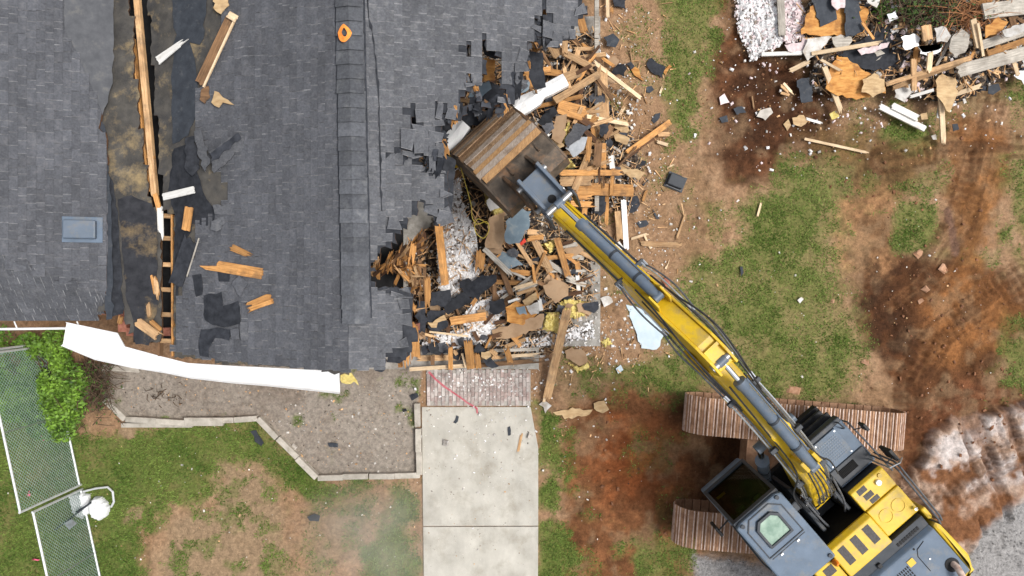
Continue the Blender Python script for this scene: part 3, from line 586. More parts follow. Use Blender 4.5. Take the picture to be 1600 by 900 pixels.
# rafters, rungs and boards: generic timber between two points
def timber_mesh(p0, p1, wd, th, ends=(0, 0), seed=1, bow=0.0, taper=1.0):
    """board along local x; ends = length of splintered tips. returns (MB, matrix)"""
    r = random.Random(seed); d = p1 - p0; L = d.length; ex = d.normalized(); up = Vector((0, 0, 1))
    ey = up.cross(ex); ey = ey.normalized() if ey.length > 1e-4 else Vector((0, 1, 0)); ez = ex.cross(ey)
    out = []; h = L / 2
    def jag(x, sgn, e, w_):
        if e <= 0: return [(x, -w_ / 2 * sgn), (x, w_ / 2 * sgn)]
        k = r.randint(4, 7); base = r.uniform(-.6, .6)
        return [(x - sgn * max(0, e * (.5 + base * ((i / k) - .5) + r.uniform(-.5, .5)) if i % 2 else e * r.uniform(.4, 1.1)), (-w_ / 2 + w_ * i / k) * sgn) for i in range(k + 1)]
    A = jag(h, 1, ends[1], wd * taper); B = jag(-h, -1, ends[0], wd)
    mids = [(h * .33, wd / 2 * (1 + (taper - 1) * .67)), (-h * .33, wd / 2 * (1 + (taper - 1) * .33))]
    poly = A + [(x, y) for x, y in mids] + B + [(x, -y) for x, y in reversed(mids)]
    f = lambda x: bow * (1 - (x / h) ** 2)
    m = MB(); m.prism([(x, y, f(x) - th / 2) for x, y in poly], [(x, y, f(x) + th / 2) for x, y in poly])
    M4 = Matrix((ex, ey, ez)).transposed().to_4x4(); M4.translation = (p0 + p1) / 2
    return m, M4
def timber(name, p0, p1, wd, th, matname, ends=(0, 0), parent=None, seed=None, roll=0.0, bow=0.0, taper=1.0):
    seed = seed if seed is not None else int(abs(p0.x * 977 + p0.y * 331 + p1.x * 53) * 10)
    m, M4 = timber_mesh(p0, p1, wd, th, ends, seed, bow, taper); me = m.mesh(name, matname); o = bpy.data.objects.new(name, me); col.objects.link(o)
    if roll: M4 = M4 @ Matrix.Rotation(roll, 4, 'X')
    if parent is not None: o.parent = parent; o.matrix_local = Matrix.Translation(-Vector(parent['base'])) @ M4
    else: o.matrix_world = M4
    return o
def hp(name, x0, y0, x1, y1, wpx, z0, z1, matname, ends=(0, 0), th=.04, **k):      # part of the house
    p0, p1 = P(x0, y0, z0), P(x1, y1, z1); s = F / (CAMH - (z0 + z1) / 2)
    return timber(name, p0, p1, wpx / s, th, matname, ends, house, **k)
hp('rafter', 212, -30, 243, 312, 8.5, 2.93, 2.93, 'wood_tan', (0, .1), .09)
hp('rafter', 208, 60, 236, 300, 3, 2.85, 2.85, 'wood_orange', (0, 0), .12)
hp('rafter', 242, 300, 252, 340, 7, 3.02, 3.0, 'wood_orange', (.05, .08)); hp('facing_board', 250, 320, 252, 385, 9, 3.03, 2.98, 'wood_white', (.05, .3), .02)
hp('blocking', 230, 245, 242, 246, 4, 2.95, 2.95, 'wood_orange')
for yy in (337, 372, 413, 452, 491, 532):
    hp('blocking', 249, yy, 271, yy + 1, 7, 2.92, 2.94, 'wood_tan', (0, .02), .04)
hp('rafter', 271, 336, 272, 556, 3, 2.98, 2.98, 'wood_orange', (0, 0), .12); hp('rafter', 249, 336, 251, 556, 3, 2.9, 2.9, 'wood_brown', (0, 0), .12)
hp('rafter', 238, 420, 247, 470, 9, 3.03, 3.02, 'wood_orange', (.2, .15), .03); hp('rafter', 231, 470, 234, 500, 6, 3.03, 3.03, 'wood_tan', (.1, .1), .03)
# front frame of the garage: plates and studs left standing
hp('bottom_plate', 640, 577, 732, 571, 6, .35, .35, 'wood_pale'); hp('bottom_plate', 650, 560, 800, 556, 9, .22, .22, 'wood_tan', (.1, .4)); hp('bottom_plate', 735, 572, 858, 562, 7, .30, .30, 'wood_brown', (.1, .4))
hp('bottom_plate', 760, 548, 862, 545, 5, .3, .3, 'wood_grey', (.2, .5)); hp('bottom_plate', 780, 557, 858, 553, 5, .36, .33, 'wood_pale', (.3, .5))
hp('stud', 704, 542, 704, 578, 7, .75, .42, 'wood_orange', (.03, .03)); hp('stud', 731, 530, 736, 576, 13, .9, .42, 'wood_orange', (.1, .02)); hp('stud', 745, 548, 748, 576, 9, .6, .42, 'wood_orange', (.1, .03))
hp('stud', 676, 556, 676, 570, 6, .4, .36, 'wood_brown'); hp('stud', 790, 540, 798, 568, 9, .7, .42, 'wood_orange', (.15, .05)); hp('stud', 722, 552, 728, 574, 3, .5, .44, 'wood_pale')
# torn rafters below the ridge and along the ragged edge
for i, (x0, y0, x1, y1, w_, mt) in enumerate([(648, 375, 640, 420, 9, 'wood_orange'), (640, 415, 645, 470, 9, 'wood_orange'), (664, 410, 662, 470, 5, 'wood_brown'), (668, 430, 669, 490, 9, 'wood_orange'), (646, 470, 640, 500, 12, 'wood_orange'), (645, 500, 651, 572, 14, 'wood_orange'), (634, 545, 638, 582, 10, 'wood_orange'), (624, 555, 627, 582, 7, 'wood_orange'), (640, 486, 672, 481, 4, 'wood_tan'), (636, 432, 672, 431, 3, 'wood_tan'), (614, 395, 665, 388, 5, 'wood_tan'), (656, 400, 655, 480, 6, 'wood_brown')]):
    z = 3.0 - .25 * (i % 3); hp('rafter', x0, y0, x1, y1, w_, z, z - .1, mt, (.1, .25), .05)
rs = random.Random(8)
for i in range(120):     # splintered ends of sheathing and battens round the gash
    if i < 80: x = rs.uniform(582, 664); y = 428 - (x - 575) * .62 + rs.uniform(-6, 14); an = rs.gauss(-1.15, .45)
    else: x = rs.uniform(620, 662); y = rs.uniform(405, 462); an = rs.uniform(-3.1, 0)
    L = rs.uniform(16, 42); z = 3.25 - .25 * rs.random() - (x - 580) * .003
    hp('splinter', x - L * math.cos(an) * .4, y - L * math.sin(an) * .4, x + L * math.cos(an) * .6, y + L * math.sin(an) * .6, rs.uniform(2, 6), z - .18, z + rs.uniform(-.05, .14), rs.choice(['wood_orange', 'wood_orange', 'wood_orange', 'wood_tan', 'wood_brown', 'wood_dark']), (.05, .22), .014, roll=rs.uniform(-.5, .5))
EP = [(858, 66), (846, 20), (836, 46), (836, 62), (817, 80), (814, 132), (798, 128), (790, 158), (760, 172), (742, 166), (742, 128), (730, 130), (714, 182), (700, 168), (690, 215), (685, 240), (679, 249), (651, 236)]
for i in range(95):    # torn shingles, split sheathing and lath ends along the ragged edge
    k = rs.randrange(len(EP) - 1); u = rs.random(); x = EP[k][0] + (EP[k + 1][0] - EP[k][0]) * u + rs.gauss(0, 4); y = EP[k][1] + (EP[k + 1][1] - EP[k][1]) * u + rs.gauss(0, 4)
    p = on(x, y, roof_main, 0); an = rs.gauss(-.5, 1.0); L = rs.uniform(8, 24); z = p.z - .03 - rs.random() * .12
    if i < 50: hp('splinter', x - L * .5 * math.cos(an), y + L * .5 * math.sin(an), x + L * .5 * math.cos(an), y - L * .5 * math.sin(an), rs.uniform(2, 6), z, z - rs.uniform(-.05, .2), rs.choice(['wood_orange', 'wood_tan', 'wood_brown', 'wood_dark', 'wood_dark']), (.03, .12), .012, roll=rs.uniform(-.5, .5))
    else: hp('torn_shingle', x - 8 * math.cos(an), y + 8 * math.sin(an), x + 9 * math.cos(an), y - 9 * math.sin(an), rs.uniform(8, 15), z + .06, z - rs.uniform(0, .22), rs.choice(['shingle_light', 'felt', 'felt', 'shingle']), (.02, .06), .008, roll=rs.uniform(-.4, .4))
for i in range(44):    # long strips of roofing that hang over the edge, along the courses
    k = rs.randrange(len(EP) - 1); u = rs.random(); x = EP[k][0] + (EP[k + 1][0] - EP[k][0]) * u + rs.gauss(2, 5); y = EP[k][1] + (EP[k + 1][1] - EP[k][1]) * u + rs.gauss(2, 6); p = on(x, y, roof_main, 0); an = rs.gauss(0, .22); L = rs.uniform(16, 44); z = p.z + .02
    hp('hanging_strip', x - L * .4 * math.sin(an), y - L * .4 * math.cos(an), x + L * .6 * math.sin(an), y + L * .6 * math.cos(an), rs.uniform(5, 13), z, z - rs.uniform(.03, .4), rs.choice(['felt', 'felt', 'felt', 'shingle_light', 'shingle', 'wood_orange']), (.04, .14), .008, roll=rs.uniform(-.5, .5), bow=rs.uniform(0, .06))
# roof vent box on the wing, spray-painted ring on the ridge
m = MB(); c = on(130, 359, roof_left, .05); s = F / (CAMH - c.z); tl = Matrix.Rotation(-math.atan(.3) * -1 * -1, 3, 'Y')
m.box(c + Vector((.0, 0, .02)), (56 / s, 40 / s, .012), Matrix.Rotation(math.atan(.3), 3, 'Y')); fl = m.build('roof_vent', 'slate', house, bevel=.004)
m = MB(); m.box(c + Vector((0, 0, .09)), (45 / s, 29 / s, .12), Matrix.Rotation(math.atan(.3), 3, 'Y')); 
cp = m.build('vent_hood', 'cyl_grey', fl, bevel=.02, origin=HB)
m = MB(); n = 40
rg = []
for k in range(n):
    t_ = 2 * math.pi * k / n; ra = 1 + .08 * math.sin(3 * t_ + 1); nar = 1 - .6 * max(0, math.sin(t_))
    rg.append(((538 + 11 * ra * math.cos(t_) * nar, 51 - 14 * ra * math.sin(t_)), (538 + 4.2 * math.cos(t_ + .2) * nar, 50 - 7 * math.sin(t_))))
zcap = lambda x, y: RZ + .058 - SL * abs(x - (RX - .075)) * .95
for k in range(n):
    o0, i0 = rg[k]; o1, i1 = rg[(k + 1) % n]; i = len(m.v)
    for q in (o0, o1, i1, i0): m.v.append(tuple(on(q[0], q[1], zcap, .03)))
    m.face([i, i + 1, i + 2, i + 3])
tag(m.build('paint_mark', 'paint_orange', house), 'orange spray-painted ring on the ridge caps')
# driveway, brick apron
drive = empty('driveway', (P(750, 760).x, P(750, 760).y, 0)); tag(drive, kind='structure')
for q in ([(659, 636), (829, 636), (841, 700), (841, 821.5), (661, 822)], [(661, 823.4), (841, 822.9), (840, 1010), (664, 1010)]):
    m = MB(); pts = [P(x, y, .03) for x, y in q][::-1]; m.prism([p - Vector((0, 0, .15)) for p in pts], pts); m.build('concrete_slab', 'concrete', drive, bevel=.006)
apron = empty('brick_apron', tuple(P(747, 605))); tag(apron, kind='structure')
m = MB(); pts = [P(x, y, .018) for x, y in [(666, 578), (829, 578), (829, 634), (667, 634)]][::-1]; m.prism([p - Vector((0, 0, .1)) for p in pts], pts); m.build('mortar_bed', 'mortar', apron)
m = MB(); m.box((0, 0, .014), (.066, .185, .028)); bm_ = m.mesh('brick', 'brick'); AB = Vector(apron['base']); p0 = P(667, 634, .0); p1 = P(829, 578, .0); i = 0; x = p0.x + .04
while x < p1.x - .03:
    y = p0.y + .1 - (.1 if i % 2 else 0)
    while y < p1.y + .01:
        if y - .09 > p0.y - .02:
            o = bpy.data.objects.new('brick', bm_); col.objects.link(o); o.parent = apron; o.location = Vector((x, y, .012 + random.uniform(-.003, .003))) - AB; o.rotation_euler.z = random.gauss(0, .012)
        y += .197
    x += .0765; i += 1
def ribbon(name, pts, wpx, z, matname, parent=None):
    m = MB(); q = [P(x, y, z) for x, y in pts]
    for k, p in enumerate(q):
        d = (q[min(k + 1, len(q) - 1)] - q[max(k - 1, 0)]).normalized(); n_ = Vector((-d.y, d.x, 0)) * wpx / 75 / 2 * random.uniform(.75, 1.2); m.v += [tuple(p + n_), tuple(p - n_)]
        if k: i = len(m.v) - 4; m.face([i, i + 1, i + 3, i + 2])
    return m.build(name, matname, parent)
tag(ribbon('paint_line', [(670, 581), (680, 592), (693, 603), (706, 612), (718, 620), (730, 629), (745, 638), (746, 646)], 3, .046, 'paint_red', apron), 'red sprayed line across the bricks')
# garden edging of stone blocks
edg = empty('garden_edging', tuple(P(420, 690))); tag(edg, 'pale stone block edging zigzagging around the bare garden bed', 'edging')
PATH = [(163, 624), (195, 656), (292, 661), (402, 654), (495, 747), (656, 743), (652, 631)]
for (x0, y0), (x1, y1) in zip(PATH[:-1], PATH[1:]):
    L = math.hypot(x1 - x0, y1 - y0); n = max(1, round(L / 44))
    for k in range(n):
        a = P(x0 + (x1 - x0) * k / n, y0 + (y1 - y0) * k / n, .1); b2 = P(x0 + (x1 - x0) * (k + 1) / n, y0 + (y1 - y0) * (k + 1) / n, .1); d = (b2 - a)
        m = MB(); rot = Matrix.Rotation(math.atan2(d.y, d.x) + random.gauss(0, .012), 3, 'Z'); m.box((a + b2) / 2 + Vector((random.gauss(0, .008), random.gauss(0, .008), -.06 + random.uniform(-.008, .008))), (d.length - .012, .118, .16), rot); m.build('edging_block', 'concrete_edge', edg, bevel=.01)
for x, y, w_, h_ in ((320, 658, 60, 13), (246, 664, 110, 7)):
    m = MB(); c = P(x, y, .06); m.box(c + Vector((0, 0, .0 if w_ > 80 else .03)), (w_ / 75, h_ / 75, .1)); m.build('edging_block', 'concrete_edge', edg, bevel=.01)
# ================================================================ EXCAVATOR
EC = Vector((5.53, -3.76, 0)); fw = Vector((-.655, .7556, 0)).normalized(); rt = Vector((fw.y, -fw.x, 0))
exc = empty('excavator', tuple(EC)); tag(exc, 'yellow and slate-grey crawler excavator reaching its bucket into the torn house', 'excavator')
def U(u, v, z): return EC + fw * u + rt * v + Vector((0, 0, z))
YAW = R(2.3)
bf = (Matrix.Rotation(YAW, 3, 'Z') @ fw); br = Vector((bf.y, -bf.x, 0))
def B(u, v, z): return EC + bf * u + br * (v - .03) + Vector((0, 0, z))
def part(m, name, mats, parent=None, bevel=0.0, smooth=False): return m.build(name, mats, parent or exc, smooth=smooth, bevel=bevel, origin=EC)
def ubox(m, u0, u1, v0, v1, z0, z1, mi=0, fr=U):
    m.hexa([fr(u0, v1, z0), fr(u0, v0, z0), fr(u1, v0, z0), fr(u1, v1, z0), fr(u0, v1, z1), fr(u0, v0, z1), fr(u1, v0, z1), fr(u1, v1, z1)][::1], mi)
def uprof(m, prof, v0, v1, fr=U, mi=0):
    """profile in (u, z) extruded across"""
    a = [fr(u, v0, z) for u, z in prof]; b = [fr(u, v1, z) for u, z in prof]; n = len(prof); i = len(m.v); m.v += [tuple(p) for p in a + b]
    m.face(list(range(i, i + n)), mi); m.face(list(range(i + 2 * n - 1, i + n - 1, -1)), mi)
    for k in range(n): m.face([i + k, i + n + k, i + n + (k + 1) % n, i + (k + 1) % n], mi)
def uplan(m, plan, z0, z1, fr=U, mi=0):
    q = plan; ar = sum(q[i][0] * q[(i + 1) % len(q)][1] - q[(i + 1) % len(q)][0] * q[i][1] for i in range(len(q)))
    if ar > 0: q = q[::-1]
    m.prism([fr(u, v, z0) for u, v in q], [fr(u, v, z1) for u, v in q], mi)
# ---- crawler tracks
TA = R(-4.6); td = Vector((math.cos(TA), math.sin(TA), 0)); tn = Vector((-td.y, td.x, 0))
SW, PITCH, TL, TH = .74, .172, 4.35, .93
r_ = TH / 2 - .06
m = MB(); m.box((0, 0, 0), (PITCH - .014, SW, .025))
for k, gx_ in enumerate((-.055, 0, .055)): m.box((gx_, 0, .018), (.018, SW, .014), None, 1 if k != 1 else 0)
shoe_me = m.mesh('track_shoe', ('rust_shoe', 'rust_polish'))
for cpx, off in (((1254, 664), 0), ((1236, 842), 0)):
    c = P(cpx[0], cpx[1], TH); c.z = 0
    tr = empty('track', (0, 0, 0)); tr.parent = exc; tr.location = c - EC; tr['base'] = list(c)
    st = TL - 2 * r_; per = 2 * st + 2 * math.pi * r_; n = int(per / PITCH); stp = per / n; M0 = Matrix((td, tn, Vector((0, 0, 1)))).transposed().to_4x4()
    for k in range(n):
        s = k * stp
        if s < st: x, z, a = -st / 2 + s, TH - .07, 0
        elif s < st + math.pi * r_: t = (s - st) / r_; x, z, a = st / 2 + r_ * math.sin(t), TH / 2 + (r_ - .01) * math.cos(t), t
        elif s < 2 * st + math.pi * r_: x, z, a = st / 2 - (s - st - math.pi * r_), .06, math.pi
        else: t = (s - 2 * st - math.pi * r_) / r_; x, z, a = -st / 2 - r_ * math.sin(t), TH / 2 - (r_ - .01) * math.cos(t), math.pi + t
        o = bpy.data.objects.new('track_shoe', shoe_me); col.objects.link(o); o.parent = tr
        o.matrix_local = M0 @ Matrix.Translation((x, 0, z)) @ Matrix.Rotation(a, 4, 'Y') @ Matrix.Rotation(random.gauss(0, .012), 4, 'Y')
    m = MB(); rot = Matrix((td, tn, Vector((0, 0, 1)))).transposed()
    m.box(c + Vector((0, 0, TH / 2)), (st + .3, SW * .5, TH * .62), rot); m.build('track_frame', 'rust_shoe', tr, bevel=.03)
    for sx in (-1, 1):
        m = MB(); ce = c + td * sx * st / 2 + Vector((0, 0, TH / 2)); m.tube([ce - tn * SW * .22, ce + tn * SW * .22], r_ - .06, 20); m.build('sprocket' if sx > 0 else 'idler', 'rust_shoe', tr)
m = MB(); ctr = EC + Vector((0, 0, .6)); m.box(ctr, (1.9, 1.7, .4), Matrix((td, tn, Vector((0, 0, 1)))).transposed()); m.tube([EC + Vector((0, 0, .7)), EC + Vector((0, 0, 1.08))], .62, 24); part(m, 'car_body', 'rust_shoe')
# ---- upper deck
m = MB(); uplan(m, [(1.0, -1.45), (1.0, -.62), (.55, -.5), (.55, .3), (.95, .36), (.95, 1.2), (-2.3, 1.2), (-2.3, -1.45)], 1.02, 1.2); part(m, 'deck', 'black', bevel=.02)
# centre well walls, boom brackets, hydraulic centre
m = MB(); ubox(m, -.5, .5, -.36, -.28, 1.2, 2.05); ubox(m, -.5, .5, .22, .30, 1.2, 2.05); part(m, 'boom_bracket', 'slate_dark', bevel=.02)
m = MB(); m.tube([U(-.30, 0, 1.2), U(-.30, 0, 1.42)], .22, 18); part(m, 'swivel_joint', 'slate_dark', bevel=.01); m = MB(); ubox(m, -.55, -.4, -.3, .2, 1.2, 1.5); part(m, 'valve_block', 'slate_dark', bevel=.01)
for k in range(16):
    a = random.uniform(-.5, .1), random.uniform(-.45, .28); m = MB(); d = random.uniform(0, 6.28); L = random.uniform(.06, .15)
    m.tube([U(a[0], a[1], 1.46), U(a[0] + L * math.cos(d), a[1] + L * math.sin(d), 1.52 + random.uniform(-.03, .05))], random.uniform(.012, .024), 8); part(m, 'hose_fitting', 'chrome' if k % 2 else 'steel', smooth=True)
# ---- cab
cab = empty('cab', tuple(EC)); cab.parent = exc; cab.location = (0, 0, 0)
V0, V1 = -1.52, -.58
m = MB(); uprof(m, [(-.36, 1.2), (1.20, 1.2), (1.25, 1.45), (1.22, 1.6), (-.36, 1.6)], V0, V1); part(m, 'lower_panel', 'slate', cab, bevel=.03)
m = MB(); prof = [(-.36, 1.602), (-.05, 1.602), (-.05, 2.92), (-.36, 2.92)]
uprof(m, prof, V0, V1); part(m, 'rear_panel', 'slate', cab, bevel=.03)
for v in (V0, V1 - .06):       # side pillars
    for u0, u1 in ((.40, .47),):
        m = MB(); ubox(m, u0, u1, v, v + .06, 1.602, 2.92); part(m, 'pillar', 'slate_dark', cab, bevel=.01)
for v in (V0 + .012, V1 - .024):
    m = MB(); uprof(m, [(-.048, 1.605), (1.17, 1.605), (1.02, 2.9), (-.048, 2.9)], v, v + .012); part(m, 'side_window', 'glass_dark', cab)
# roof with raised hatch frame
m = MB(); uplan(m, [(-.38, V0 - .01), (1.02, V0 - .01), (1.06, V0 + .10), (1.06, V1 - .10), (1.02, V1 + .01), (-.38, V1 + .01)], 2.925, 3.03); rf = part(m, 'roof', 'slate', cab, bevel=.03)
def ring_plan(m, outer, inner, z0, z1, mi=0):
    n = len(outer); i = len(m.v)
    for pl, z in ((outer, z0), (outer, z1), (inner, z1), (inner, z0)): m.v += [tuple(U(u, v, z)) for u, v in pl]
    for k in range(n):
        l = (k + 1) % n
        for a, b in ((0, 1), (1, 2), (2, 3)): m.face([i + a * n + k, i + a * n + l, i + b * n + l, i + b * n + k], mi)
scal = lambda pl, f_, c_: [((u - c_[0]) * f_ + c_[0], (v - c_[1]) * f_ + c_[1]) for u, v in pl]
HT = [(.30, -1.43), (.86, -1.43), (1.02, -1.28), (1.02, -.85), (.86, -.69), (.30, -.69)]; hc = (.64, -1.06)
m = MB(); ring_plan(m, HT, scal(HT, .955, hc), 3.028, 3.045); part(m, 'hatch_seam', 'slate_dark', cab)
SKL = [(.42, -1.30), (.80, -1.30), (.91, -1.19), (.91, -.93), (.80, -.82), (.42, -.82)]
m = MB(); ring_plan(m, SKL, scal(SKL, .82, hc), 3.03, 3.075); part(m, 'skylight_frame', 'slate_dark', cab, bevel=.006)
m = MB(); uplan(m, scal(SKL, .84, hc), 3.032, 3.05); part(m, 'skylight', 'glass_green', cab)
for v in (-1.25, -.9):
    m = MB(); ubox(m, .22, .25, v, v + .05, 3.03, 3.05); part(m, 'hinge', 'chrome', cab)
m = MB(); ubox(m, .258, .270, -1.40, -.70, 3.029, 3.036); part(m, 'roof_seam', 'slate_dark', cab)
for u, v in ((1.0, -1.42), (1.0, -.68), (-.3, -.64)):
    m = MB(); m.tube([U(u, v, 3.02), U(u, v, 3.06)], .035, 12); part(m, 'bolt', 'slate_dark', cab)
# windscreen: sloping upper pane in a dark frame
def quad_frame(m, c, wd, up, mi=0):     # c: 4 corners
    cc = sum(c, Vector()) / 4; inn = [p + (cc - p).normalized() * wd * 1.3 for p in c]; n = (c[1] - c[0]).cross(c[3] - c[0]).normalized()
    if n.z < 0: n = -n
    i = len(m.v); m.v += [tuple(p - n * up) for p in c] + [tuple(p + n * up) for p in c] + [tuple(p + n * up) for p in inn] + [tuple(p - n * up) for p in inn]
    for k in range(4):
        l = (k + 1) % 4
        for a, b in ((0, 1), (1, 2), (2, 3), (3, 0)): m.face([i + a * 4 + k, i + a * 4 + l, i + b * 4 + l, i + b * 4 + k], mi)
ws = [U(1.06, V0, 2.96), U(1.06, V1, 2.96), U(1.235, V1 + .03, 1.56), U(1.235, V0, 1.56)]
m = MB(); quad_frame(m, ws, .085, .035); part(m, 'windscreen_frame', 'slate_dark', cab, bevel=.01)
gl = bpy.data.materials.new('tinted_glass'); gl.use_nodes = True; MATS['tinted_glass'] = gl
_b = gl.node_tree.nodes['Principled BSDF']; _b.inputs['Base Color'].default_value = (.36, .40, .24, 1); _b.inputs['Transmission Weight'].default_value = 1.0; _b.inputs['Roughness'].default_value = .02; _b.inputs['IOR'].default_value = 1.16
def pane(c, name='windscreen'):
    m = MB(); n = (c[1] - c[0]).cross(c[3] - c[0]).normalized() * .004; m.hexa([p - n for p in c] + [p + n for p in c]); return part(m, name, 'tinted_glass', cab)
sh = lambda c, d: [p + (sum(c, Vector()) / 4 - p).normalized() * d for p in c]
pane(sh(ws, .06))
m = MB(); ubox(m, .2, .62, -1.28, -.84, 1.72, 1.86); ubox(m, .08, .2, -1.28, -.84, 1.86, 2.4); part(m, 'seat', 'slate_dark', cab, bevel=.05)
mat('seat_green', (.10, .15, .05), (.17, .22, .09), 6, .8); mat('floor_mat', (.03, .032, .02), (.05, .05, .035), 6, .8)
m = MB(); ubox(m, .45, .78, -1.32, -1.12, 1.88, 2.02); part(m, 'control_lever', 'seat_green', cab, bevel=.04); m = MB(); ubox(m, .50, .74, -.92, -.76, 1.88, 2.02); part(m, 'control_lever', 'seat_green', cab, bevel=.04)
m = MB(); ubox(m, .0, 1.18, V0 + .05, V1 - .05, 1.605, 1.615); part(m, 'cab_floor', 'floor_mat', cab)
m = MB(); ubox(m, 1.00, 1.05, -1.40, -1.22, 1.62, 1.63); part(m, 'sticker', 'yellow', cab)
m = MB(); ubox(m, 1.245, 1.26, -1.30, -.80, 1.60, 1.63); part(m, 'wiper', 'steel', cab)
m = MB(); m.tube([U(1.0, -1.5, 2.5), U(.95, -1.72, 2.45), U(.86, -1.78, 2.3)], .014, 8); part(m, 'mirror_arm', 'rubber', cab)
m = MB(); ubox(m, .78, .98, -1.80, -1.74, 2.05, 2.38); part(m, 'mirror', 'rubber', cab, bevel=.02)
m = MB(); m.tube([U(1.0, -1.53, 2.8), U(.2, -1.56, 2.8), U(.0, -1.53, 2.8)], .014, 8); part(m, 'hand_rail', 'slate_dark', cab)
# ---- right front toolbox with tread plate and steps
m = MB(); uprof(m, [(-.12, 1.2), (.74, 1.2), (.86, 1.95), (.84, 2.03), (-.12, 2.06)], .40, 1.20); tb = part(m, 'tool_box', 'slate', bevel=.03)
m = MB(); ubox(m, .25, .80, .48, 1.0, 2.045, 2.068); tp = part(m, 'tread_plate', 'slate', bevel=.008)
me_ = None
for i in range(9):
    for j in range(9):
        if me_ is None:
            m = MB(); m.box((0, 0, 0), (.022, .022, .008), Matrix.Rotation(.8, 3, 'Z')); me_ = m.mesh('tread_stud', 'cyl_grey')
        o = bpy.data.objects.new('tread_stud', me_); col.objects.link(o); o.parent = tp; o.location = U(.345 + i * .045, .555 + j * .045, 2.070) - EC; o.rotation_euler.z = math.atan2(fw.y, fw.x)
for u, v in ((.29, .52), (.29, .96), (.76, .52), (.76, .96)):
    m = MB(); m.tube([U(u, v, 2.066), U(u, v, 2.076)], .013, 10); part(m, 'bolt', 'chrome', tp)
m = MB(); ubox(m, -.08, .24, .40, 1.17, 2.05, 2.075); part(m, 'dark_cover', 'slate_dark', bevel=.02)
for k in range(7):
    m = MB(); ubox(m, .02 + k * .022, .030 + k * .022, .52, .88, 2.075, 2.10); part(m, 'cover_rib', 'black')
m = MB(); ubox(m, .74, .90, .46, 1.18, 1.25, 1.33); part(m, 'step', 'rubber', bevel=.02); m = MB(); ubox(m, .80, .93, .46, 1.18, 1.62, 1.68); part(m, 'step', 'rubber', bevel=.02)
m = MB(); ubox(m, .80, .90, .43, 1.19, 1.86, 2.04); part(m, 'front_trim', 'slate_dark', bevel=.02)
for v in (.45, 1.1):
    m = MB(); m.tube([U(.84, v, 2.0), U(.84, v, 2.15), U(.74, v, 2.2), U(.70, v, 2.05)], .014, 8); part(m, 'hand_rail', 'slate_dark', smooth=True)
m = MB(); m.tube([U(.72, 1.22, 1.7), U(.70, 1.26, 2.0), U(.3, 1.25, 2.15), U(-.3, 1.22, 2.35)], .017, 8); part(m, 'hand_rail', 'hose_grey', smooth=True)
m = MB(); m.tube([U(.62, 1.2, 2.2), U(.60, 1.34, 2.35)], .012, 8); ubox(m, .52, .66, 1.33, 1.38, 2.2, 2.4); part(m, 'mirror', 'rubber', bevel=.015)
m = MB(); ubox(m, -.18, .05, 1.36, 1.42, 2.1, 2.45); m.tube([U(-.1, 1.2, 2.4), U(-.1, 1.38, 2.4)], .014, 8); part(m, 'mirror', 'rubber', bevel=.015)
# ---- yellow fuel-tank deck on the right
YZ = 2.30
m = MB(); ubox(m, -1.14, -.15, .40, 1.12, 1.2, YZ - .09); part(m, 'tank_body', 'slate_dark'); m = MB(); uprof(m, [(-.56, YZ - .09), (-.135, YZ - .09), (-.135, YZ - .05), (-.17, YZ), (-.56, YZ)], .39, 1.13); part(m, 'fuel_tank', 'yellow', bevel=.02)
def pads(lst, z, par=None):
    for u0, u1, v0, v1 in lst:
        m = MB(); ubox(m, u0, u1, v0, v1, z + .001, z + .006); part(m, 'grip_pad', 'pad_grey', par)
pads([(-.29, -.19, .50, .68), (-.43, -.33, .54, .72), (-.54, -.455, .58, .76)], YZ)
m = MB(); m.tube([U(-.31, .90, YZ), U(-.31, .90, YZ + .05)], .05, 16); part(m, 'filler_cap', 'white_metal', smooth=True)
m = MB(); m.tube([U(-.24, 1.0, YZ), U(-.24, 1.0, YZ + .02)], .04, 16); part(m, 'cap_lock', 'yellow', smooth=True)
m = MB(); ubox(m, -1.15, -.572, .405, 1.13, YZ - .088, YZ + .02); part(m, 'side_cover', 'yellow', bevel=.02)
for v in (.62, .90):
    m = MB(); ring_plan(m, [( -.84 + .125 * math.cos(t), v + .125 * math.sin(t)) for t in np.arange(0, 6.28, .2618)], [(-.84 + .115 * math.cos(t), v + .115 * math.sin(t)) for t in np.arange(0, 6.28, .2618)], YZ + .018, YZ + .03); part(m, 'embossed_ring', 'yellow')
# ---- yellow walkway in front of the engine hood
m = MB(); ubox(m, -1.19, -.62, -.55, .385, 1.2, 2.24); part(m, 'pump_bay', 'black'); m = MB(); uprof(m, [(-1.20, 2.243), (-.58, 2.243), (-.58, 2.30), (-.64, 2.38), (-1.20, 2.42)], -.56, .393); part(m, 'walkway_cover', 'yellow', bevel=.02)
def pad_slope(u0, u1, v0, v1):
    m = MB(); zf = lambda u: 2.38 + (-.64 - u) * .0714 + .003
    m.hexa([U(u0, v1, zf(u0) - .004), U(u0, v0, zf(u0) - .004), U(u1, v0, zf(u1) - .004), U(u1, v1, zf(u1) - .004), U(u0, v1, zf(u0) + .004), U(u0, v0, zf(u0) + .004), U(u1, v0, zf(u1) + .004), U(u1, v1, zf(u1) + .004)]); part(m, 'grip_pad', 'pad_grey')
for v in (-.36, -.08, .20): pad_slope(-1.03, -.70, v - .07, v + .07)
m = MB(); ubox(m, -1.20, -.75, -1.0, -.575, 1.2, 2.36); part(m, 'side_cover', 'yellow', bevel=.03)
m = MB(); ubox(m, -.98, -.82, -.86, -.66, 2.361, 2.368); part(m, 'grip_pad', 'pad_grey')
m = MB(); m.tube([U(-.80, -.60, 2.36), U(-.80, -.60, 2.42)], .045, 14); part(m, 'beacon_base', 'rubber')
